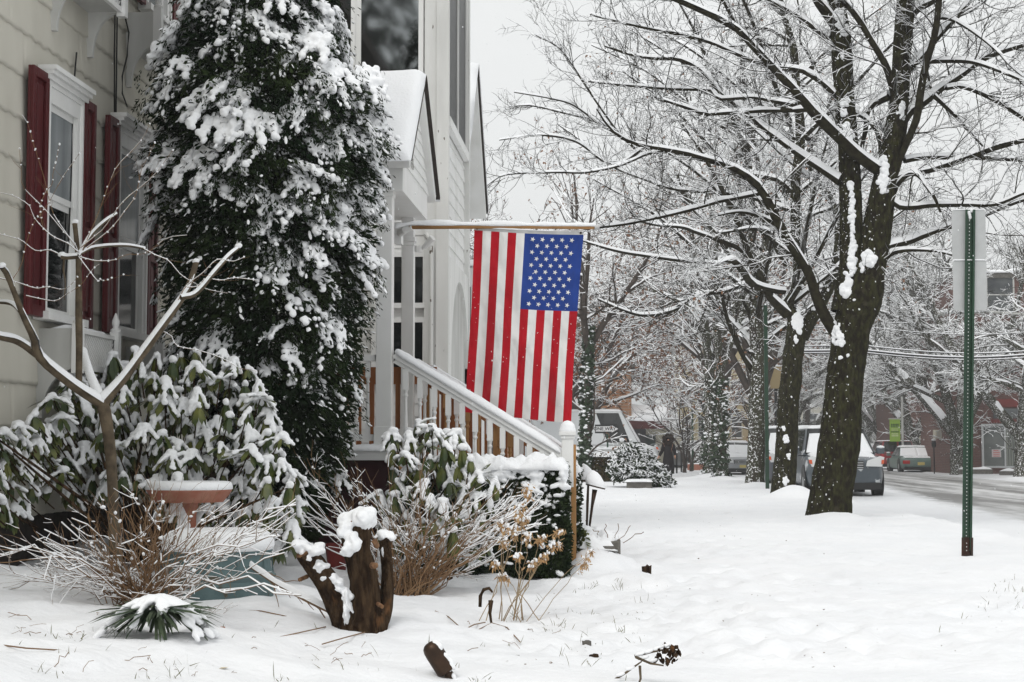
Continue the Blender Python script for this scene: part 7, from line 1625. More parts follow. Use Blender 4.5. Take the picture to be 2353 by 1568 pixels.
# ---------------------------------------------------------------- vehicles
def car(name, label, loc, rotz, paint, dims, kind='suv', group='cars parked along the road', scale=1.0, snow_w=1.0, rear=False, plate=(.55, .45, .15)):
    """built facing -Y at the origin, then turned"""
    Lc, Wc, Hc = dims; hw = Wc / 2; root = bpy.data.objects.new(name, None); C.objects.link(root); ORG[root.name] = (0, 0, 0); root['label'] = label; root['category'] = 'car'; root['group'] = group
    belt = {'suv': .60, 'sedan': .62, 'van': .50}[kind] * Hc; hood = {'suv': .62, 'sedan': .60, 'van': .52}[kind] * Hc - .06; gc = .22 if kind != 'sedan' else .17
    y0, y1 = -Lc / 2, Lc / 2
    if kind == 'suv': yA, yAt, yCt, yC = y0 + 1.18, y0 + 1.95, y1 - .38, y1 - .05; tail = belt
    elif kind == 'van': yA, yAt, yCt, yC = y0 + .75, y0 + 1.45, y1 - .1, y1 - .02; tail = belt
    else: yA, yAt, yCt, yC = y0 + 1.25, y0 + 2.0, y1 - 1.45, y1 - .75; tail = belt - .06
    # body: sections along Y: (y, z bottom, z top, half width)
    st = [(y0, gc + .22, hood - .28, hw * .66), (y0 + .06, gc + .05, hood - .15, hw * .84), (y0 + .28, gc, hood - .06, hw * .96), (y0 + .7, gc, hood - .01, hw * .99), (yA, gc, belt - .02, hw), (0, gc, belt, hw), (yC - .1, gc, belt + .01 if kind != 'sedan' else belt - .02, hw), (y1 - .28, gc, tail + .02, hw * .97), (y1 - .06, gc + .08, tail - .04, hw * .88), (y1, gc + .22, tail - .18, hw * .74)]
    V, Fq = [], []; K = 12
    for (y, zb, zt, w) in st:
        pr = [(0, zb), (w * .86, zb), (w * .97, zb + .06), (w * 1.0, zb + (zt - zb) * .35), (w * 1.0, zb + (zt - zb) * .62), (w * .955, zt - .05), (w * .87, zt), (0, zt + .025)]
        pr = pr + [(-a, b) for a, b in pr[-2:0:-1]]; V += [(a, y, b) for a, b in pr]; K = len(pr)
    Fq = [(i * K + j, i * K + (j + 1) % K, (i + 1) * K + (j + 1) % K, (i + 1) * K + j) for i in range(len(st) - 1) for j in range(K)] + [tuple(range(K))[::-1], tuple(range((len(st) - 1) * K, len(st) * K))]
    m = MB(); m.add(V, Fq); body = m.build('body', paint, root, smooth=True); sb = body.modifiers.new('s', 'SUBSURF'); sb.levels = sb.render_levels = 2
    # cabin
    zr = Hc - .06; tw = hw * .76; bw = hw * .94
    cv = [(-bw, yA, belt - .03), (bw, yA, belt - .03), (bw, yC, belt - .03), (-bw, yC, belt - .03), (-tw, yAt, zr), (tw, yAt, zr), (tw, yCt, zr), (-tw, yCt, zr), (0, yAt - .05, zr + .03), (0, yCt + .03, zr + .03), (0, yA - .10, belt - .03), (0, yC + .06, belt - .03)]
    m = MB(); m.add(cv, [(0, 10, 8, 4), (10, 1, 5, 8), (1, 2, 6, 5), (2, 11, 9, 6), (11, 3, 7, 9), (3, 0, 4, 7), (4, 8, 9, 7), (8, 5, 6, 9)]); cab = m.build('cabin', paint, root, bevel=.05); cab.modifiers['bevel'].segments = 4; cab.data.polygons.foreach_set('use_smooth', [True] * len(cab.data.polygons))
    cv = [np.array(v) for v in cv]
    def pane(nm, a, b, c, d, off, ins, mt, nseg=1):
        cen = (a + b + c + d) / 4; n = np.cross(b - a, d - a); n /= np.linalg.norm(n)
        if n @ (cen - np.array([0, 0, belt - .3])) < 0: n = -n
        q = [cen + (v - cen) * ins + n * off for v in (a, b, c, d)]; mm = MB(); mm.prism(q, -n * .01); return mm.build(nm, mt, root)
    gm = M['glass_far'] if False else M['glass']; sn = M['snow']
    for s in (0, 1):
        A_, B_ = (cv[0], cv[10]) if s == 0 else (cv[10], cv[1]); D_, C_ = (cv[4], cv[8]) if s == 0 else (cv[8], cv[5])
        pane('windshield', A_, B_, C_, D_, .012, .93, gm)
        A_, B_ = (cv[3], cv[11]) if s == 0 else (cv[11], cv[2]); D_, C_ = (cv[7], cv[9]) if s == 0 else (cv[9], cv[6])
        pane('rear_window', A_, B_, C_, D_, .012, .86, gm)
        sx = -1 if s == 0 else 1
        lo0, lo1, hi0, hi1 = np.array([sx * bw, yA, belt]), np.array([sx * bw, yC, belt]), np.array([sx * tw, yAt, zr]), np.array([sx * tw, yCt, zr])
        for (t0, t1) in (((.12, .36), (.40, .66), (.70, .93)) if kind == 'suv' else (((.12, .50), (.54, .90)) if kind == 'sedan' else ((.06, .26),))):
            a, b = lo0 + (lo1 - lo0) * t0, lo0 + (lo1 - lo0) * t1; u0, u1 = max(0.02, (t0 - .08) / .9), min(.98, t1 + .0); c, d = hi0 + (hi1 - hi0) * u1, hi0 + (hi1 - hi0) * u0
            pane('side_window', a, b, c, d, .010, .90, gm)
    # wheels
    for sx in (-1, 1):
        for yy in (y0 + .85, y1 - .85):
            r = .34 if kind != 'sedan' else .31; w = MB(); x = sx * (hw - .11)
            n = 24; w.tube([(x - .11, yy, r), (x - .10, yy, r), (x + .10, yy, r), (x + .11, yy, r)], [r * .86, r, r, r * .86], n); wh = w.build('tyre', M['cable'], root)
            w = MB(); xo = x + sx * .112; w.tube([(xo - sx * .02, yy, r), (xo, yy, r), (xo + sx * .004, yy, r)], [r * .62, r * .60, r * .2], 16); w.build('rim', M['aluminium'], wh)
            a = MB(); a.tube([(sx * (hw - .02), yy, r + .03), (sx * (hw + .004), yy, r + .03)], [r * 1.16, r * 1.14], 24); a.build('wheel_arch', M['cable'], root)
    # front
    zf = hood - .2; m = MB(); m.box((-hw * .42, y0 - .03, zf - .12), (hw * .42, y0 + .10, zf + .06)); m.build('grille', M['cable'], root, bevel=.02)
    m = MB()
    for k in range(3): m.box((-hw * .40, y0 - .045, zf - .10 + k * .055), (hw * .40, y0 - .028, zf - .08 + k * .055))
    m.build('grille_bar', M['aluminium'], root)
    lens = mat('lamp_lens', (.65, .66, .66), .15, spec=.8); orange = mat('indicator', (.62, .10, .03), .3); redl = mat('tail_lens', (.42, .012, .015), .25)
    for s in (-1, 1):
        m = MB(); m.prism([(s * hw * .46, y0 - .03, zf - .07), (s * hw * .88, y0 + .06, zf - .08), (s * hw * .96, y0 + .16, zf + .14), (s * hw * .84, y0 + .12, zf + .17), (s * hw * .50, y0 + .0, zf + .06)], (0, -.05, .012)); hl = m.build('headlight', lens, root, bevel=.01)
        m = MB(); m.prism([(s * hw * .86, y0 + .02, zf - .01), (s * hw * .92, y0 + .08, zf + .0), (s * hw * .935, y0 + .12, zf + .09), (s * hw * .87, y0 + .07, zf + .09)], (s * .01, -.03, .0)); m.build('indicator', orange, hl)
        m = MB(); zt = tail - (.22 if kind == 'sedan' else .12); hh = .16 if kind == 'sedan' else .34; m.box((s * hw * .56 if kind == 'sedan' else s * hw * .80, y1 - .10, zt - hh * .5), (s * hw * .93, y1 - .0 - (.0), zt + hh * .5)) if s > 0 else m.box((s * hw * .93, y1 - .10, zt - hh * .5), (s * hw * .56 if kind == 'sedan' else s * hw * .80, y1, zt + hh * .5)); m.build('tail_light', redl, root, bevel=.02)
        m = MB(); mx = s * (hw + .10); m.box((mx - .10, yA + .28, belt + .0), (mx + .09, yA + .38, belt + .15)); m.box((s * hw * .9 - .02, yA + .31, belt + .02), (mx, yA + .35, belt + .06)); mr = m.build('mirror', paint, root, bevel=.03)
        v, f = blobs([(mx, yA + .33, belt + .16)], [[1, 0, 0]], [[.10, .06, .045]]); np_obj('mirror_snow', v, f, sn, mr, True)
    m = MB(); m.box((-.16, y1 + .0, tail - .36), (.16, y1 + .03, tail - .22)); m.box((-.15, y0 - .06, gc + .16), (.15, y0 - .02, gc + .27)); m.build('number_plate', mat('plate', plate, .5), root)
    m = MB(); m.box((-hw * .86, y0 + .03, gc - .04), (hw * .86, y0 + .34, gc + .13)); m.box((-hw * .86, y1 - .34, gc - .04), (hw * .86, y1 - .04, gc + .1)); m.box((-hw * .8, y0 + .3, gc - .02), (hw * .8, y1 - .3, gc + .05)); m.build('bumper', M['cable'], root, bevel=.02)
    # snow: roof, hood, windshield, rear glass
    S_ = snow_w
    snow_patch('roof_snow', [(-tw * .96, yAt - .04, zr + .005), (tw * .96, yAt - .04, zr + .005), (tw * .96, yCt + .04, zr + .005), (-tw * .96, yCt + .04, zr + .005)], .085 * S_, root, 26, 36, 2, .12, .16, (0, 0, 1))
    snow_patch('hood_snow', [(-hw * .80, y0 + .42, hood - .06), (hw * .80, y0 + .42, hood - .06), (hw * .84, yA + .08, belt - .0), (-hw * .84, yA + .08, belt - .0)], .055 * S_, root, 26, 24, 3, .3, .14, (0, 0, 1))
    for s in (0, 1):
        A_, B_ = (cv[0], cv[10]) if s == 0 else (cv[10], cv[1]); D_, C_ = (cv[4], cv[8]) if s == 0 else (cv[8], cv[5])
        n = np.cross(B_ - A_, D_ - A_); n /= np.linalg.norm(n); n = n if n[1] < 0 else -n
        lo = .08; hi = .80
        q = [A_ + (D_ - A_) * lo + (B_ - A_) * (.07 if s == 0 else 0), B_ + (C_ - B_) * lo - (B_ - A_) * (-.03 if s == 0 else .07), B_ + (C_ - B_) * hi - (B_ - A_) * (-.03 if s == 0 else .10), A_ + (D_ - A_) * hi + (B_ - A_) * (.10 if s == 0 else 0)]
        snow_patch('windshield_snow', [p + n * .012 for p in q], .022, root, 14, 18, 5, .2, .03, n)
        A_, B_ = (cv[3], cv[11]) if s == 0 else (cv[11], cv[2]); D_, C_ = (cv[7], cv[9]) if s == 0 else (cv[9], cv[6])
        if kind == 'sedan':
            n = np.cross(B_ - A_, D_ - A_); n /= np.linalg.norm(n); n = n if n[1] > 0 else -n
            snow_patch('rear_glass_snow', [p + n * .012 for p in (A_ + (D_ - A_) * .05, B_ + (C_ - B_) * .05, B_ + (C_ - B_) * .9, A_ + (D_ - A_) * .9)], .03, root, 14, 18, 6, .2, .03, n)
    if kind == 'sedan': snow_patch('boot_snow', [(-hw * .82, yC - .05, tail + .02), (hw * .82, yC - .05, tail + .02), (hw * .78, y1 - .12, tail - .02), (-hw * .78, y1 - .12, tail - .02)], .045, root, 22, 14, 7, .2, .1, (0, 0, 1))
    root.location = loc; root.rotation_euler = (0, 0, rotz); root.scale = (scale,) * 3
    return root
def vehicles():
    dirty = (.35, .36, .37)
    blue = mat('paint_blue_grey', (.055, .072, .086), .35, (.075, .092, .108), 3, spec=.5, coat=.3); add_patches(blue, (.62, .64, .66), 3.2, .60, .05)
    red = mat('paint_red', (.28, .014, .02), .3, (.22, .012, .018), 3, coat=.3); green = mat('paint_green', (.12, .19, .17), .35, (.15, .21, .19), 3, coat=.3)
    silver = mat('paint_silver', (.30, .31, .33), .35, (.36, .37, .38), 3, metal=.3); white = mat('paint_white', (.62, .64, .65), .4); dark = mat('paint_dark', (.06, .065, .085), .3, (.08, .085, .10), 3, coat=.3)
    y = 39.6; p = P(1944, 1145, 37.6); car('parked_car', 'blue-grey off-road car facing us behind the nearest tree trunk, windscreen covered in snow', (p[0], y, 0), 0.0, blue, (4.5, 1.86, 1.70))
    p = P(1842, 1130, 43.5); car('parked_car', 'dark car parked right behind the blue-grey off-road car, mostly hidden by the second tree', (p[0] + .0, 45.9, 0), 0.0, dark, (4.7, 1.86, 1.78))
    p = P(1692, 1080, 68); car('parked_car', 'silver car with a snow-covered windscreen, just left of the third street tree', (p[0], 70, 0), 0.12, silver, (4.5, 1.8, 1.45), 'sedan')
    p = P(2117, 1088, 75); car('parked_car', 'green saloon parked across the road, its rear window and boot under snow', (p[0], 77.3, 0), PI, green, (4.6, 1.80, 1.27), 'sedan')
    p = P(2064, 1088, 84); car('parked_car', 'dark red off-road car parked just ahead of the green saloon', (p[0], 86.3, 0), PI + .02, red, (4.7, 1.95, 1.60), 'suv', snow_w=.5)
    p = P(2014, 1082, 96); car('parked_car', 'white snow-buried car beyond the red off-road car', (p[0], 98.5, 0), PI, white, (4.6, 1.8, 1.42), 'sedan')
    p = P(1420, 1080, 62); car('parked_van', 'white high-roofed van parked sideways behind the ONE WAY sign', (P(1330, 1080, 61)[0] + .3, 62, 0), PI / 2, white, (5.6, 1.95, 2.65), 'van', 'vans by the side street')
    p = P(1600, 1080, 88); car('parked_car', 'grey car standing by the beige building behind the planter', (p[0], 90, 0), .3, silver, (4.4, 1.8, 1.45), 'sedan')
    # leftover green roof-light on the van is not readable; skip

# ---------------------------------------------------------------- far buildings
def brick_mat(name, c1, c2, mortar, sc=1.0):
    m = bpy.data.materials.new(name); m.use_nodes = True; n, l = m.node_tree.nodes, m.node_tree.links; b = n['Principled BSDF']; b.inputs['Roughness'].default_value = .9
    tc = n.new('ShaderNodeTexCoord'); sx = n.new('ShaderNodeSeparateXYZ'); l.new(tc.outputs['Object'], sx.inputs[0]); ad = n.new('ShaderNodeMath'); l.new(sx.outputs['X'], ad.inputs[0]); l.new(sx.outputs['Y'], ad.inputs[1]); cb = n.new('ShaderNodeCombineXYZ'); l.new(ad.outputs[0], cb.inputs['X']); l.new(sx.outputs['Z'], cb.inputs['Y'])
    br = n.new('ShaderNodeTexBrick'); br.inputs['Color1'].default_value = (*c1, 1); br.inputs['Color2'].default_value = (*c2, 1); br.inputs['Mortar'].default_value = (*mortar, 1); br.inputs['Scale'].default_value = 1; br.inputs['Brick Width'].default_value = .22 * sc; br.inputs['Row Height'].default_value = .075 * sc; br.inputs['Mortar Size'].default_value = .008 * sc
    l.new(cb.outputs[0], br.inputs['Vector']); l.new(br.outputs['Color'], b.inputs['Base Color']); return m
def window(root, x0, x1, y, z0, z1, fm, gm, bars=1, sill=True):
    f = MB(); t = .07; f.box((x0 - t, y - .06, z0 - t), (x0, y, z1 + t)); f.box((x1, y - .06, z0 - t), (x1 + t, y, z1 + t)); f.box((x0, y - .06, z1), (x1, y, z1 + t)); f.box((x0, y - .06, z0 - t), (x1, y, z0))
    if bars: f.box((x0, y - .05, (z0 + z1) / 2 - .025), (x1, y - .01, (z0 + z1) / 2 + .025))
    fr = f.build('window', fm, root); g = MB(); g.box((x0, y - .03, z0), (x1, y - .015, z1)); g.build('pane', gm, fr)
    if sill: snow_strip('sill_snow', [(x0 - t, y - .08, z0 - t), (x1 + t, y - .08, z0 - t)], .12, .05, fr, 1, .1)
def far_buildings():
    brick = brick_mat('brick_dark', (.11, .045, .035), (.15, .06, .045), (.14, .12, .11)); brick2 = brick_mat('brick_orange', (.30, .13, .06), (.36, .17, .08), (.3, .27, .22), 2.0)
    beige = mat('beige_stucco', (.50, .43, .27), .85, (.45, .38, .24), 1.5); cream = mat('cream_wall', (.56, .53, .42), .85, (.5, .47, .38), 1.5)
    # brick building with shop window, right
    Y0 = 70.0; x0 = P(2120, 1000, Y0)[0]; xs = P(2190, 1000, Y0)[0]; top = P(2200, 640, Y0)[2]; x1 = x0 + 26
    root = thing('brick_building', 'dark red brick building with a large curtained shop window across the road', 'building', (x0 + 8, Y0 + 6, .1))
    m = MB(); m.box((xs, Y0, 0), (x1, Y0 + 7.3, top)); m.build('wall', brick, root)
    m = MB(); m.box((xs - .1, Y0 - .12, top), (x1 + .1, Y0 + 7.4, top + .25)); m.build('parapet', M['stone'], root)
    snow_strip('parapet_snow', [(xs, Y0, top + .25), (x1, Y0, top + .25)], .4, .15, root, 2, .3)
    wa, wb = P(2259, 1000, Y0)[0], xs + 11; z0, z1 = P(2259, 1071, Y0)[2], P(2259, 979, Y0)[2]
    f = MB(); t = .09
    f.box((wa - t, Y0 - .10, z0 - t), (wb + t, Y0 - .003, z0)); f.box((wa - t, Y0 - .10, z1), (wb + t, Y0 - .003, z1 + t)); f.box((wa - t, Y0 - .10, z0), (wa, Y0 - .003, z1))
    for k in range(1, 6): x = wa + k * .92 if k else wa; f.box((x - .035, Y0 - .10, z0), (x + .035, Y0 - .003, z1))
    fr = f.build('shop_window', M['aluminium'], root)
    g = MB(); g.box((wa, Y0 - .06, z0), (wb, Y0 - .05, z1)); g.build('pane', mat('shop_glass', (.055, .065, .06), .15, (.10, .11, .10), 2, spec=.8), fr)
    g = MB(); rg = np.random.RandomState(4)
    for k in range(46): x = wa + .98 + k * .105; g.add([(x, Y0 - .062, z0 + .02), (x + .07 * rg.uniform(.5, 1), Y0 - .068, z0 + .02), (x + .07 * rg.uniform(.5, 1), Y0 - .068, z1 - .02), (x, Y0 - .062, z1 - .02)], [(0, 1, 2, 3)])
    g.build('curtain', mat('curtain', (.16, .17, .15), .8, (.25, .26, .22), 9, stretch=(3, 3, .1)), fr)
    g = MB(); nx = (P(2278, 1035, Y0)[0], P(2300, 1065, Y0)[0]); g.box((nx[0], Y0 - .075, P(0, 1050, Y0)[2]), (nx[1], Y0 - .066, P(0, 1033, Y0)[2])); g.build('notice', mat('notice', (.55, .5, .5), .7), root)
    g = MB(); 
    for k in range(4): g.box((nx[0] + .06, Y0 - .079, P(0, 1048.5 - 4.2 * k, Y0)[2]), (nx[1] - .06, Y0 - .076, P(0, 1047 - 4.2 * k, Y0)[2]))
    g.build('notice_print', mat('notice_red', (.5, .08, .06), .7), root)
    b = MB(); b.box((P(2255, 0, Y0)[0], Y0 - .08, P(0, 975, Y0)[2]), (wb + 2, Y0 - .003, P(0, 967, Y0)[2])); b.box((P(2255, 0, Y0)[0], Y0 - .07, P(0, 940, Y0)[2]), (wb + 2, Y0 - .003, P(0, 922, Y0)[2])); b.build('lintel', mat('lintel_red', (.20, .04, .035), .8, (.14, .035, .03), 3), root)
    b = MB(); b.box((P(2262, 0, Y0)[0], Y0 - .05, P(0, 965, Y0)[2]), (wb, Y0 - .01, P(0, 943, Y0)[2])); b.build('transom', M['glass_far'], root)
    for zz in (P(0, 830, Y0)[2], P(0, 730, Y0)[2]):
        for k in range(4): x = xs + 1.6 + 2.6 * k; window(root, x, x + 1.1, Y0 - .003, zz, zz + 1.5, M['grey_paint'], M['glass_far'])
    # air conditioner and low front details
    a = thing('air_conditioner', 'cream window air conditioner sticking out of the brick wall beside the trees', 'air conditioner', tuple(P(2166, 995, 72.4))); q0, q1 = P(2150, 1008, 72.4), P(2177, 988, 72.4)
    m = MB(); m.box((q0[0], 72.4, q0[2]), (q1[0] + .3, 73.0, q1[2])); m.build('case', cream, a, bevel=.02); m = MB()
    for k in range(6): x = q0[0] + .06 + (q1[0] - q0[0] - .1) * k / 6; m.box((x, 72.36, q0[2] + .06), (x + .03, 72.398, q1[2] - .06))
    m.build('vents', M['grey_paint'], a)
    # brick building behind the tree and cars
    Y1 = 100; r2 = thing('brick_building', 'far brick wall behind the parked red car and the lime banner', 'building', (P(2110, 1000, Y1)[0], Y1 + 3, .1)); m = MB(); m.box((P(2068, 0, Y1)[0], Y1, 0), (P(2165, 0, Y1)[0], Y1 + 12, P(0, 880, Y1)[2])); m.build('wall', brick, r2)
    window(r2, P(2085, 0, Y1)[0], P(2094, 0, Y1)[0], Y1 - .003, P(0, 1015, Y1)[2], P(0, 995, Y1)[2], cream, M['glass_far']); m = MB(); m.box((P(2120, 0, Y1)[0], Y1 - .1, 0), (P(2150, 0, Y1)[0], Y1 - .003, P(0, 985, Y1)[2])); m.build('doorway', M['shingle_dark'], r2)
    m = MB(); m.box((P(2068, 0, Y1)[0] - .1, Y1 - .2, P(0, 880, Y1)[2]), (P(2165, 0, Y1)[0], Y1 + 12, P(0, 880, Y1)[2] + .2)); m.build('roof', M['stone'], r2)
    # beige corner building straight ahead
    Y0 = 98; x0, x1 = P(1560, 0, Y0)[0], P(1722, 0, Y0)[0]; top = P(0, 800, Y0)[2]
    root = thing('corner_building', 'beige two-storey corner building with a snow-topped canopy beyond the end of the pavement', 'building', ((x0 + x1) / 2, Y0 + 4, .1))
    m = MB(); m.box((x0, Y0, 0), (x1, Y0 + 12, top)); m.build('wall', beige, root); m = MB(); m.box((x0 - .2, Y0 - .2, top), (x1 + .2, Y0 + 12, top + .3)); m.build('roof', M['stone'], root)
    for a, b in ((1597, 1617), (1672, 1694), (1565, 1580)):
        for c, d in ((960, 1006), (880, 925)): window(root, P(a, 0, Y0)[0], P(b, 0, Y0)[0], Y0 - .003, P(0, d, Y0)[2], P(0, c, Y0)[2], cream, M['glass_far'])
    zc = P(0, 1028, Y0)[2]; m = MB(); m.box((x0 - .1, Y0 - 1.3, zc - .12), (x1 - .35, Y0 - .003, zc)); m.build('canopy', M['grey_paint'], root)
    snow_patch('canopy_snow', [(x0 - .15, Y0 - 1.35, zc), (x1 - .3, Y0 - 1.35, zc), (x1 - .3, Y0, zc + .35), (x0 - .15, Y0, zc + .35)], .12, root, 40, 12, 2, .15, .2)
    for a, b in ((1560, 1588), (1592, 1630), (1640, 1705)): m = MB(); m.box((P(a, 0, Y0)[0], Y0 - .06, .2), (P(b, 0, Y0)[0], Y0 - .003, zc - .45)); m.build('shop_window', M['glass_far'], root)
    m = MB(); m.box((P(1712, 0, Y0)[0], Y0 - 1.4, 0), (P(1722, 0, Y0)[0], Y0 - .01, P(0, 988, Y0)[2])); m.build('red_pillar', mat('pillar_red', (.36, .07, .05), .8), root)
    # awning building
    Y0 = 82; x0, x1 = P(1380, 0, Y0)[0], P(1446, 0, Y0)[0]; root = thing('corner_shop', 'orange brick shop with a snow-topped maroon awning left of the person', 'building', (x0 + 1, Y0 + 3, .1))
    m = MB(); m.box((x0 - 6, Y0, 0), (x1, Y0 + 10, P(0, 850, Y0)[2])); m.build('wall', brick2, root); m = MB(); m.box((x1 + .003, Y0 + 2.2, 0), (P(1480, 0, Y0)[0], Y0 + 10, P(0, 960, Y0)[2])); m.build('shop_front', M['glass_far'], root)
    m = MB(); m.box((x0 - 6.2, Y0 - .2, P(0, 850, Y0)[2]), (x1 + .2, Y0 + 10, P(0, 850, Y0)[2] + .3)); m.build('roof', M['stone'], root)
    maroon = mat('awning', (.06, .012, .012), .7, (.09, .02, .018), 3); za, zb, zc = P(0, 952, Y0)[2], P(0, 968, Y0)[2], P(0, 998, Y0)[2]; xa, xb = P(1437, 0, Y0)[0], P(1530, 0, Y0)[0]
    m = MB(); m.prism([(xa, Y0 + 2.0, za + .4), (xa, Y0 - .3, zb - .05), (xa, Y0 - .35, zc + .25), (xa, Y0 - .25, zc + .25), (xa, Y0 + 2.0, zc + .3)], (xb - xa, 0, 0)); m.build('awning', maroon, root)
    snow_patch('awning_snow', [(xa - .05, Y0 - .3, zb), (xb, Y0 - .3, zb - .15), (xb, Y0 + 1.9, za + .3), (xa - .05, Y0 + 1.9, za + .45)], .14, root, 40, 20, 3, .2, .2)
    # cream wall behind person
    Y1 = 92; r2 = thing('low_building', 'low cream building behind the person', 'building', (P(1510, 0, Y1)[0], Y1 + 3, .1)); m = MB(); m.box((P(1470, 0, Y1)[0], Y1, 0), (P(1556, 0, Y1)[0], Y1 + 8, P(0, 985, Y1)[2])); m.build('wall', cream, r2)
    snow_patch('roof_snow', [(P(1470, 0, Y1)[0], Y1 - .1, P(0, 985, Y1)[2]), (P(1556, 0, Y1)[0], Y1 - .1, P(0, 985, Y1)[2]), (P(1556, 0, Y1)[0], Y1 + 5, P(0, 985, Y1)[2] + 1.2), (P(1470, 0, Y1)[0], Y1 + 5, P(0, 985, Y1)[2] + 1.2)], .2, r2, 20, 20, 2)
    m = MB(); m.box((P(1470, 0, Y1)[0], Y1 - .06, 0.5), (P(1500, 0, Y1)[0], Y1 - .003, P(0, 1000, Y1)[2])); m.build('shop_window', mat('green_shop', (.03, .055, .045), .5), r2)
    # far houses between the trunks
    for k, (xa, xb, yt, Yh, m_, lab) in enumerate(((1768, 1800, 905, 135, 'white_paint', 'distant white gabled house behind the tan sign board'), (1838, 1900, 885, 150, 'siding', 'distant pale yellow house between the second and nearest trees'), (1985, 2040, 930, 170, 'grey_paint', 'distant grey house beyond the blue-grey car'))):
        a, b = P(xa - 12, 0, Yh)[0], P(xb + 14, 0, Yh)[0]; ze = P(0, yt + 35, Yh)[2]; zr = P(0, yt, Yh)[2]; root = thing('distant_house', lab, 'house', ((a + b) / 2, Yh + 4, 0), 'distant houses')
        m = MB(); m.prism([(a, Yh, 0), (b, Yh, 0), (b, Yh, ze), ((a + b) / 2, Yh, zr), (a, Yh, ze)], (0, 8, 0)); m.build('wall', M[m_], root)
        c = (a + b) / 2
        for s in (-1, 1): e = a - .3 if s < 0 else b + .3; snow_patch('roof_snow', [(e, Yh - .4, ze - .1), (c, Yh - .4, zr + .05), (c, Yh + 8, zr + .05), (e, Yh + 8, ze - .1)], .2, root, 12, 12, 2)
        for q in (.25, .6): window(root, a + (b - a) * q, a + (b - a) * q + .8, Yh - .003, ze * .55, ze * .55 + 1.2, M['white_paint'], M['glass_far'], sill=False)
def park_things():
    # clipped hedge and rail behind the flag, bush, slab
    Y0 = 46; a, b = P(1250, 0, Y0)[0], P(1418, 0, Y0)[0]; hedge_box('hedge', 'low brownish clipped hedge with a flat snow top beyond the steps', (a, Y0), (b, Y0 + 1.2), P(1380, 1048, Y0)[2], 9000, .10, .10, M['hedge_far'], 81, 'clipped hedges')
    root = thing('rail_fence', 'white rail fence with snowy posts behind the low brown hedge', 'fence', (P(1380, 0, 49)[0], 49, .15))
    m = MB(); xa, xb = P(1250, 0, 49)[0], P(1424, 0, 49)[0]; z = P(0, 1034, 49)[2]; m.box((xa, 49, z - .04), (xb, 49.05, z + .02)); m.build('rail', M['grey_paint'], root); snow_strip('rail_snow', [(xa, 49.02, z + .02), (xb, 49.02, z + .02)], .09, .05, root, 2, .05)
    for px in (1424, 1340): x = P(px, 0, 49)[0]; m = MB(); zt = P(0, 1014, 49)[2]; m.box((x - .05, 49.053, .1), (x + .05, 49.15, zt)); m.build('post', M['grey_paint'], root); v, f = blobs([(x, 49.1, zt + .03)], [[1, 0, 0]], [[.08, .08, .07]]); np_obj('post_snow', v, f, M['snow_small'], root, True)
    # spreading yew
    rg = np.random.RandomState(82); Y0 = 40.0; b = P(1480, 1115, Y0); root = thing('yew_bush', 'spreading evergreen bush coated in feathery snow beside the pavement', 'shrub', (b[0], Y0, Zg(b[0], Y0)))
    ol = [(1400, 1085), (1412, 1045), (1440, 1025), (1468, 1024), (1496, 1048), (1518, 1078), (1542, 1108), (1540, 1122), (1500, 1115), (1450, 1095), (1410, 1100)]
    n = 900; pts = []; P_ = np.array(ol, float)
    import itertools
    def inside(x, y):
        c = False; j = len(P_) - 1
        for i in range(len(P_)):
            if (P_[i, 1] > y) != (P_[j, 1] > y) and x < (P_[j, 0] - P_[i, 0]) * (y - P_[i, 1]) / (P_[j, 1] - P_[i, 1]) + P_[i, 0]: c = not c
            j = i
        return c
    while len(pts) < n:
        x, y = rg.uniform(1395, 1550), rg.uniform(1018, 1125)
        if inside(x, y): pts.append(P(x, y, Y0 + rg.uniform(-.7, .5) * (1 if y > 1060 else .5)))
    pts = np.array(pts); D = np.stack([rg.normal(size=n) * .6 + .45, rg.normal(size=n) * .4 - .3, rg.normal(size=n) * .25 - .35], 1)
    c = np.repeat(pts, 16, 0) + rg.normal(size=(n * 16, 3)) * .05; d = np.repeat(D, 16, 0) + rg.normal(size=(n * 16, 3)) * .35; v, f = leaves(c, d, rg.normal(size=(n * 16, 3)), .10, .028); np_obj('foliage', v, f, M['hedge'], root)
    SC, SD, SS = [], [], []
    for p, dd in zip(pts, unit(D)):
        if rg.rand() < .8:
            for q in range(5): SC.append(p + dd * .12 * rg.rand() + rg.normal(size=3) * [.05, .02, .025] + [0, -.03, .03]); SD.append(dd + rg.normal(size=3) * .3); SS.append([.062, .017, .014])
    v, f = blobs(SC, SD, SS); np_obj('snow', v, f, M['snow_small'], root, True)
    # stone slab
    Y0 = 38.6; a, b = P(1440, 1103, Y0), P(1498, 1108, Y0); root = thing('stone_step', 'snow-topped stone slab in front of the spreading bush', 'stone slab', (a[0] + .3, Y0, .15)); m = MB(); m.box((a[0], Y0, .1), (b[0], Y0 + .6, P(0, 1106, Y0)[2])); m.build('slab', M['stone'], root)
    snow_patch('snow', [(a[0] - .05, Y0 - .04, P(0, 1106, Y0)[2]), (b[0] + .03, Y0 - .04, P(0, 1106, Y0)[2]), (b[0] + .03, Y0 + .6, P(0, 1106, Y0)[2]), (a[0] - .05, Y0 + .6, P(0, 1106, Y0)[2])], .06, root, 20, 12, 2)
    # planter with snowy shrub
    Y0 = 80; a, b = P(1582, 1085, Y0), P(1622, 1085, Y0); zt = P(0, 1066, Y0)[2]; root = thing('brick_planter', 'orange brick planter with a small snowy shrub at the pavement end', 'planter', ((a[0] + b[0]) / 2, Y0 + .5, .05))
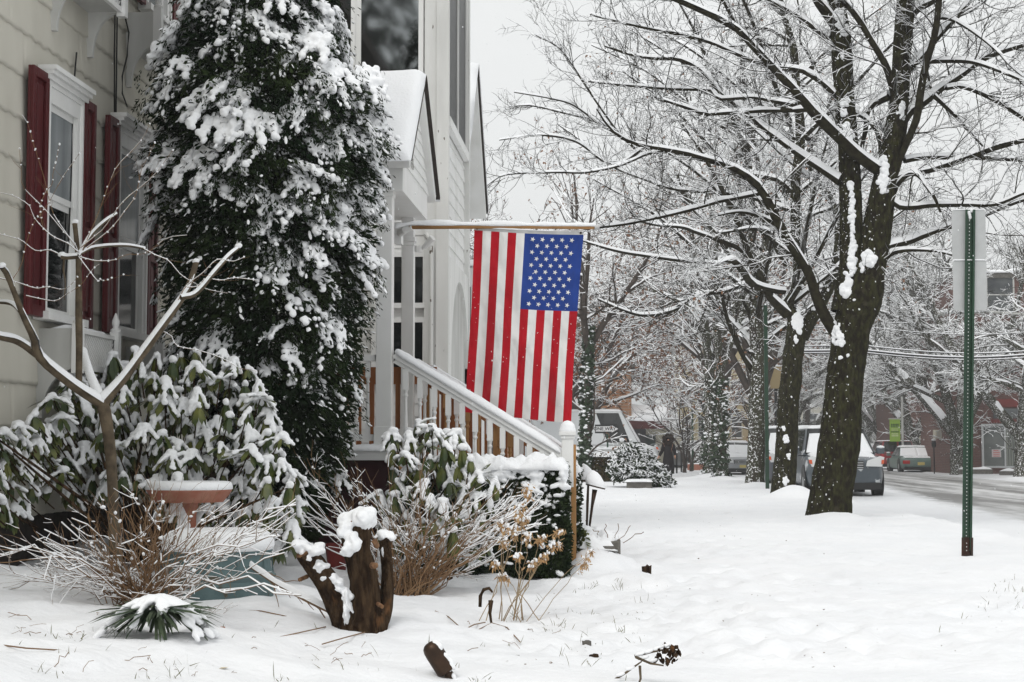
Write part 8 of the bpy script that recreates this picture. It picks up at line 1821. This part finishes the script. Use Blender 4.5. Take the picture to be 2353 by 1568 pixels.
    m = MB(); m.box((a[0], Y0, -.05), (b[0], Y0 + 1.2, zt)); m.build('wall', M['terracotta'], root); snow_patch('snow', [(a[0], Y0, zt), (b[0], Y0, zt), (b[0], Y0 + 1.2, zt), (a[0], Y0 + 1.2, zt)], .06, root, 14, 12, 2)
    c = np.array([(a[0] + b[0]) / 2 + .1, Y0 + .5, zt + .3]); n = 2500; r = rg.normal(size=(n, 3)); r = unit(r) * rg.rand(n, 1) ** .4 * [.32, .3, .38]; v, f = leaves(c + r, r + rg.normal(size=(n, 3)) * .2, rg.normal(size=(n, 3)), .09, .04); sh = tag(np_obj('shrub', v, f, M['hedge_far'], None), 'small snowy shrub growing in the orange brick planter', 'shrub')
    v, f = blobs((c + r)[:260] + [0, -.03, .03], rg.normal(size=(260, 3)) * [1, 1, .3], np.tile([.06, .05, .03], (260, 1))); np_obj('snow', v, f, M['snow_small'], sh, True)
    for k, (px, Yt) in enumerate(((1555, 70), (1566, 74))):
        b = P(px, 1085, Yt); o = thing('small_post', ['short dark post left of the sapling', 'short dark post in front of the low building'][k], 'post', (b[0], Yt, Zg(b[0], Yt)), 'short posts'); m = MB(); m.box((b[0] - .04, Yt, 0), (b[0] + .04, Yt + .06, .95)); m.build('post', M['cable'], o); v, f = blobs([(b[0], Yt + .03, .98)], [[1, 0, 0]], [[.07, .06, .05]]); np_obj('snow', v, f, M['snow_small'], o, True)
    # kerb walls across the road
    for k, (x0, x1, y, lab) in enumerate(((2205, 2282, 1079, 'long low dark kerb edge in the snow below the shop window'), (2300, 2353, 1083, 'short dark kerb edge right of the long one'))):
        Yk = 66 - k * 3; a, b = P(x0, y, Yk), P(x1, y, Yk); m = MB(); m.box((a[0], Yk, .1), (b[0], Yk + .3, P(0, y - 2, Yk)[2] + .0)); o = m.build('kerb_edge', M['stone'], None); tag(o, lab, 'kerb', 'kerbs across the road')
        snow_strip('snow', [(a[0], Yk + .2, P(0, y - 2, Yk)[2]), (b[0], Yk + .2, P(0, y - 2, Yk)[2])], .35, .1, o, k, .1)

# ---------------------------------------------------------------- the walker
def person():
    Y0 = 60.0; f0 = P(1536, 1092, Y0); x, y = f0[0], Y0; g = Zg(x, y); H = P(0, 1004, Y0)[2] - g
    root = thing('person', 'person in a long dark coat and big furry hood walking towards us', 'person', (x, y, g))
    k = H / 1.68
    J = {'pelvis': (0, 0, .92), 'waist': (0, 0, 1.08), 'chest': (0, 0, 1.28), 'neck': (0, -.01, 1.43), 'head': (0, -.02, 1.54), 'top': (0, -.01, 1.62),
         'hipL': (-.09, 0, .88), 'kneeL': (-.10, -.04, .48), 'ankL': (-.10, .03, .09), 'toeL': (-.11, -.12, .04), 'hipR': (.09, 0, .88), 'kneeR': (.09, .03, .48), 'ankR': (.09, .10, .10), 'toeR': (.10, -.04, .04),
         'shL': (-.17, 0, 1.36), 'elL': (-.24, .02, 1.10), 'wrL': (-.36, -.03, .90), 'haL': (-.40, -.05, .84), 'shR': (.17, 0, 1.36), 'elR': (.25, .02, 1.11), 'wrR': (.26, -.10, .92), 'haR': (.26, -.13, .86)}
    Rd = {'pelvis': .15, 'waist': .14, 'chest': .16, 'neck': .06, 'head': .10, 'top': .08, 'hipL': .09, 'kneeL': .06, 'ankL': .045, 'toeL': .04, 'hipR': .09, 'kneeR': .06, 'ankR': .045, 'toeR': .04, 'shL': .075, 'elL': .055, 'wrL': .04, 'haL': .035, 'shR': .075, 'elR': .055, 'wrR': .04, 'haR': .035}
    E = [('pelvis', 'waist'), ('waist', 'chest'), ('chest', 'neck'), ('neck', 'head'), ('head', 'top'), ('pelvis', 'hipL'), ('hipL', 'kneeL'), ('kneeL', 'ankL'), ('ankL', 'toeL'), ('pelvis', 'hipR'), ('hipR', 'kneeR'), ('kneeR', 'ankR'), ('ankR', 'toeR'), ('chest', 'shL'), ('shL', 'elL'), ('elL', 'wrL'), ('wrL', 'haL'), ('chest', 'shR'), ('shR', 'elR'), ('elR', 'wrR'), ('wrR', 'haR')]
    for s, h, w in (('L', 'haL', 'wrL'), ('R', 'haR', 'wrR')):
        hd = np.array(J[h]); d = unit(hd - np.array(J[w])); sd = np.array([0, 1.0, 0]) 
        for q in range(4): n = f'f{s}{q}'; J[n] = tuple(hd + d * (.075 + .01 * (q in (1, 2))) + sd * (.022 * (q - 1.5)) + [0, -.01, 0]); Rd[n] = .010; E.append((h, n))
        J['t' + s] = tuple(hd + d * .02 + sd * -.05); Rd['t' + s] = .011; E.append((w, 't' + s))
    names = list(J); me = bpy.data.meshes.new('body'); me.from_pydata([tuple(np.array(J[n]) * k) for n in names], [(names.index(a), names.index(b)) for a, b in E], [])
    o = link('body', me, [mat('skin', (.42, .24, .17), .6)], root); md = o.modifiers.new('skin', 'SKIN')
    for i, n in enumerate(names): me.skin_vertices[0].data[i].radius = (Rd[n] * k,) * 2
    me.skin_vertices[0].data[0].use_root = True; sb = o.modifiers.new('sub', 'SUBSURF'); sb.levels = sb.render_levels = 2
    coat = mat('coat', (.004, .003, .004), .8, (.012, .008, .010), 20); fur = mat('fur', (.018, .013, .012), .95, (.05, .03, .02), 30)
    n = 22; prof = [(.235, .15, .20), (.24, .155, .45), (.215, .15, .75), (.185, .14, .95), (.17, .135, 1.08), (.20, .145, 1.25), (.195, .13, 1.36), (.12, .10, 1.44), (.07, .07, 1.47)]
    vs = [];
    for a, b, z in prof: vs += [((x + k * (a * math.cos(t) + .03 * (z < .6) * math.sin(3 * t) * .3)), y + k * b * math.sin(t), g + k * z) for t in np.linspace(0, 2 * PI, n, endpoint=False)]
    m = MB(); m.add(vs, [(i * n + j, i * n + (j + 1) % n, (i + 1) * n + (j + 1) % n, (i + 1) * n + j) for i in range(len(prof) - 1) for j in range(n)]); 
    for s in ('L', 'R'): m.tube([np.array([x, y, g]) + k * np.array(J[q + s]) for q in ('sh', 'el', 'wr')], [.085 * k, .068 * k, .055 * k], 12)
    c = m.build('coat', coat, root, smooth=True)
    # hood ring
    hc = np.array([x, y - .02, g + 1.55 * k]); m = MB(); pts = [hc + k * np.array([.155 * math.cos(t), -.06 - .02 * math.sin(t), .145 * math.sin(t)]) for t in np.linspace(0, 2 * PI, 25)]; m.tube(pts, .06 * k, 10, caps=False); m.build('fur_hood', fur, root, smooth=True)
    m = MB(); m.lathe([(.10 * k, -.16 * k), (.17 * k, -.06 * k), (.175 * k, .04 * k), (.12 * k, .13 * k), (.02 * k, .165 * k)], tuple(hc + [0, .06, 0]), 16, sy=.8); m.build('hood', coat, root, smooth=True)
    rgp = np.random.RandomState(3); t = rgp.rand(700) * 2 * PI; cc = hc + k * np.stack([.155 * np.cos(t), -.07 + 0 * t, .145 * np.sin(t)], 1) + rgp.normal(size=(700, 3)) * .03; v, f = leaves(cc, np.stack([np.cos(t), -.6 + 0 * t, np.sin(t)], 1) + rgp.normal(size=(700, 3)) * .4, rgp.normal(size=(700, 3)), .08, .02); np_obj('fur', v, f, fur, root)
    # face features
    fc = np.array([x, y - .02 - .105 * k, g + 1.545 * k]); dk = mat('face_dark', (.03, .02, .02), .6); m = MB()
    for s in (-1, 1): vv, ff = blobs([fc + k * np.array([s * .032, -.006, .02])], [[1, 0, 0]], [[.012, .008, .007]]); m.add(vv, [tuple(q) for q in ff])
    vv, ff = blobs([fc + k * np.array([0, -.004, -.045])], [[1, 0, 0]], [[.024, .006, .006]]); m.add(vv, [tuple(q) for q in ff]); m.build('eyes_and_mouth', dk, root)
    vv, ff = blobs([fc + k * np.array([0, -.012, -.010])], [[0, 0, 1]], [[.022, .010, .014]]); np_obj('nose', vv, ff, bpy.data.materials['skin'], root, True)
    m = MB()
    for s in ('L', 'R'): vv, ff = blobs([np.array([x, y, g]) + k * (np.array(J['toe' + s]) * .6 + np.array(J['ank' + s]) * .4)], [[0, -1, 0]], [[.15 * k, .05 * k, .06 * k]]); m.add(vv, [tuple(q) for q in ff]); m.tube([np.array([x, y, g]) + k * np.array(J['knee' + s]) * [1, 1, .6], np.array([x, y, g]) + k * np.array(J['ank' + s])], [.075 * k, .06 * k], 10)
    m.build('boots', M['cable'], root, smooth=True)

def falling_snow():
    rg = np.random.RandomState(91); n = 1500; Y = 6 + 40 * rg.rand(n) ** .7; px = rg.uniform(-40, 2400, n); py = rg.uniform(-40, 1250, n)
    c = np.array([P(a, b, q) for a, b, q in zip(px, py, Y)]); c = c[c[:, 2] > .5]; n = len(c); D = np.tile([.12, 0, -1.0], (n, 1)) + rg.normal(size=(n, 3)) * .08; r = rg.uniform(.0013, .0030, n) * (0.6 + c[:, 1] / 22)
    v, f = blobs(c, D, np.stack([r * rg.uniform(1.5, 3.5, n), r, r], 1)); tag(np_obj('falling_snow', v, f, M['snow_small'], None, True), 'fine snowflakes falling through the air', 'snow', kind='stuff')
def haze():
    m = bpy.data.materials.new('haze'); m.use_nodes = True; n, l = m.node_tree.nodes, m.node_tree.links; n.remove(n['Principled BSDF']); v = n.new('ShaderNodeVolumePrincipled'); v.inputs['Color'].default_value = (.93, .94, .95, 1); v.inputs['Density'].default_value = HAZE; v.inputs['Anisotropy'].default_value = 0.2
    l.new(v.outputs['Volume'], n['Material Output'].inputs['Volume']); b = MB(); b.box((-450, -60, -2), (450, 750, 30)); tag(b.build('haze', m, None), 'thin snowy haze in the air over the street', 'haze', kind='stuff')
HAZE = 0.0018
import time as _t
_T = _t.time()
def _log(s): print('STEP %-18s %.1fs' % (s, _t.time() - _T))
for fn in (ground, road, left_house, white_house, far_gables, porch, flag, far_buildings, park_things, street_tree_near, street_tree_second, street_tree_third, background_trees, near_sign, far_signs, vehicles, person,
           conifer, rhododendrons, shrubs, pruned_tree, stump, yard_things):
    fn(); _log(fn.__name__)
_y0 = 11.72; _a = P(1085, 1100, _y0); _b = P(1300, 1100, _y0)
hedge_box('hedge', 'dark clipped evergreen hedge with a thick snow top under the stair railing', (_a[0] - .5, _y0), (_b[0], 12.04), P(1200, 1072, _y0)[2], 42000, .045, .085, M['hedge'], 83, 'clipped hedges', sides_snow=.03)
_a = P(1302, 1100, 12.3); _b = P(1325, 1100, 12.3)
hedge_box('hedge', 'narrow piece of evergreen hedge continuing right behind the newel post', (_a[0], 12.3), (_b[0] , 13.1), P(1300, 1078, 12.3)[2], 9000, .045, .06, M['hedge'], 84, 'clipped hedges', sides_snow=.08)
falling_snow()
haze()
for o in bpy.data.objects:          # snow caught on things, leaves and fur: nobody could count the pieces
    if o.parent is not None and o.name.split('.')[0] in ('stem_snow', 'fork_snow', 'snow_beads', 'ivy_snow', 'clinging_snow', 'dusting', 'dead_leaves', 'ivy', 'fur', 'snow_flecks', 'sprout_snow', 'end_snow'):
        o['kind'] = 'stuff'
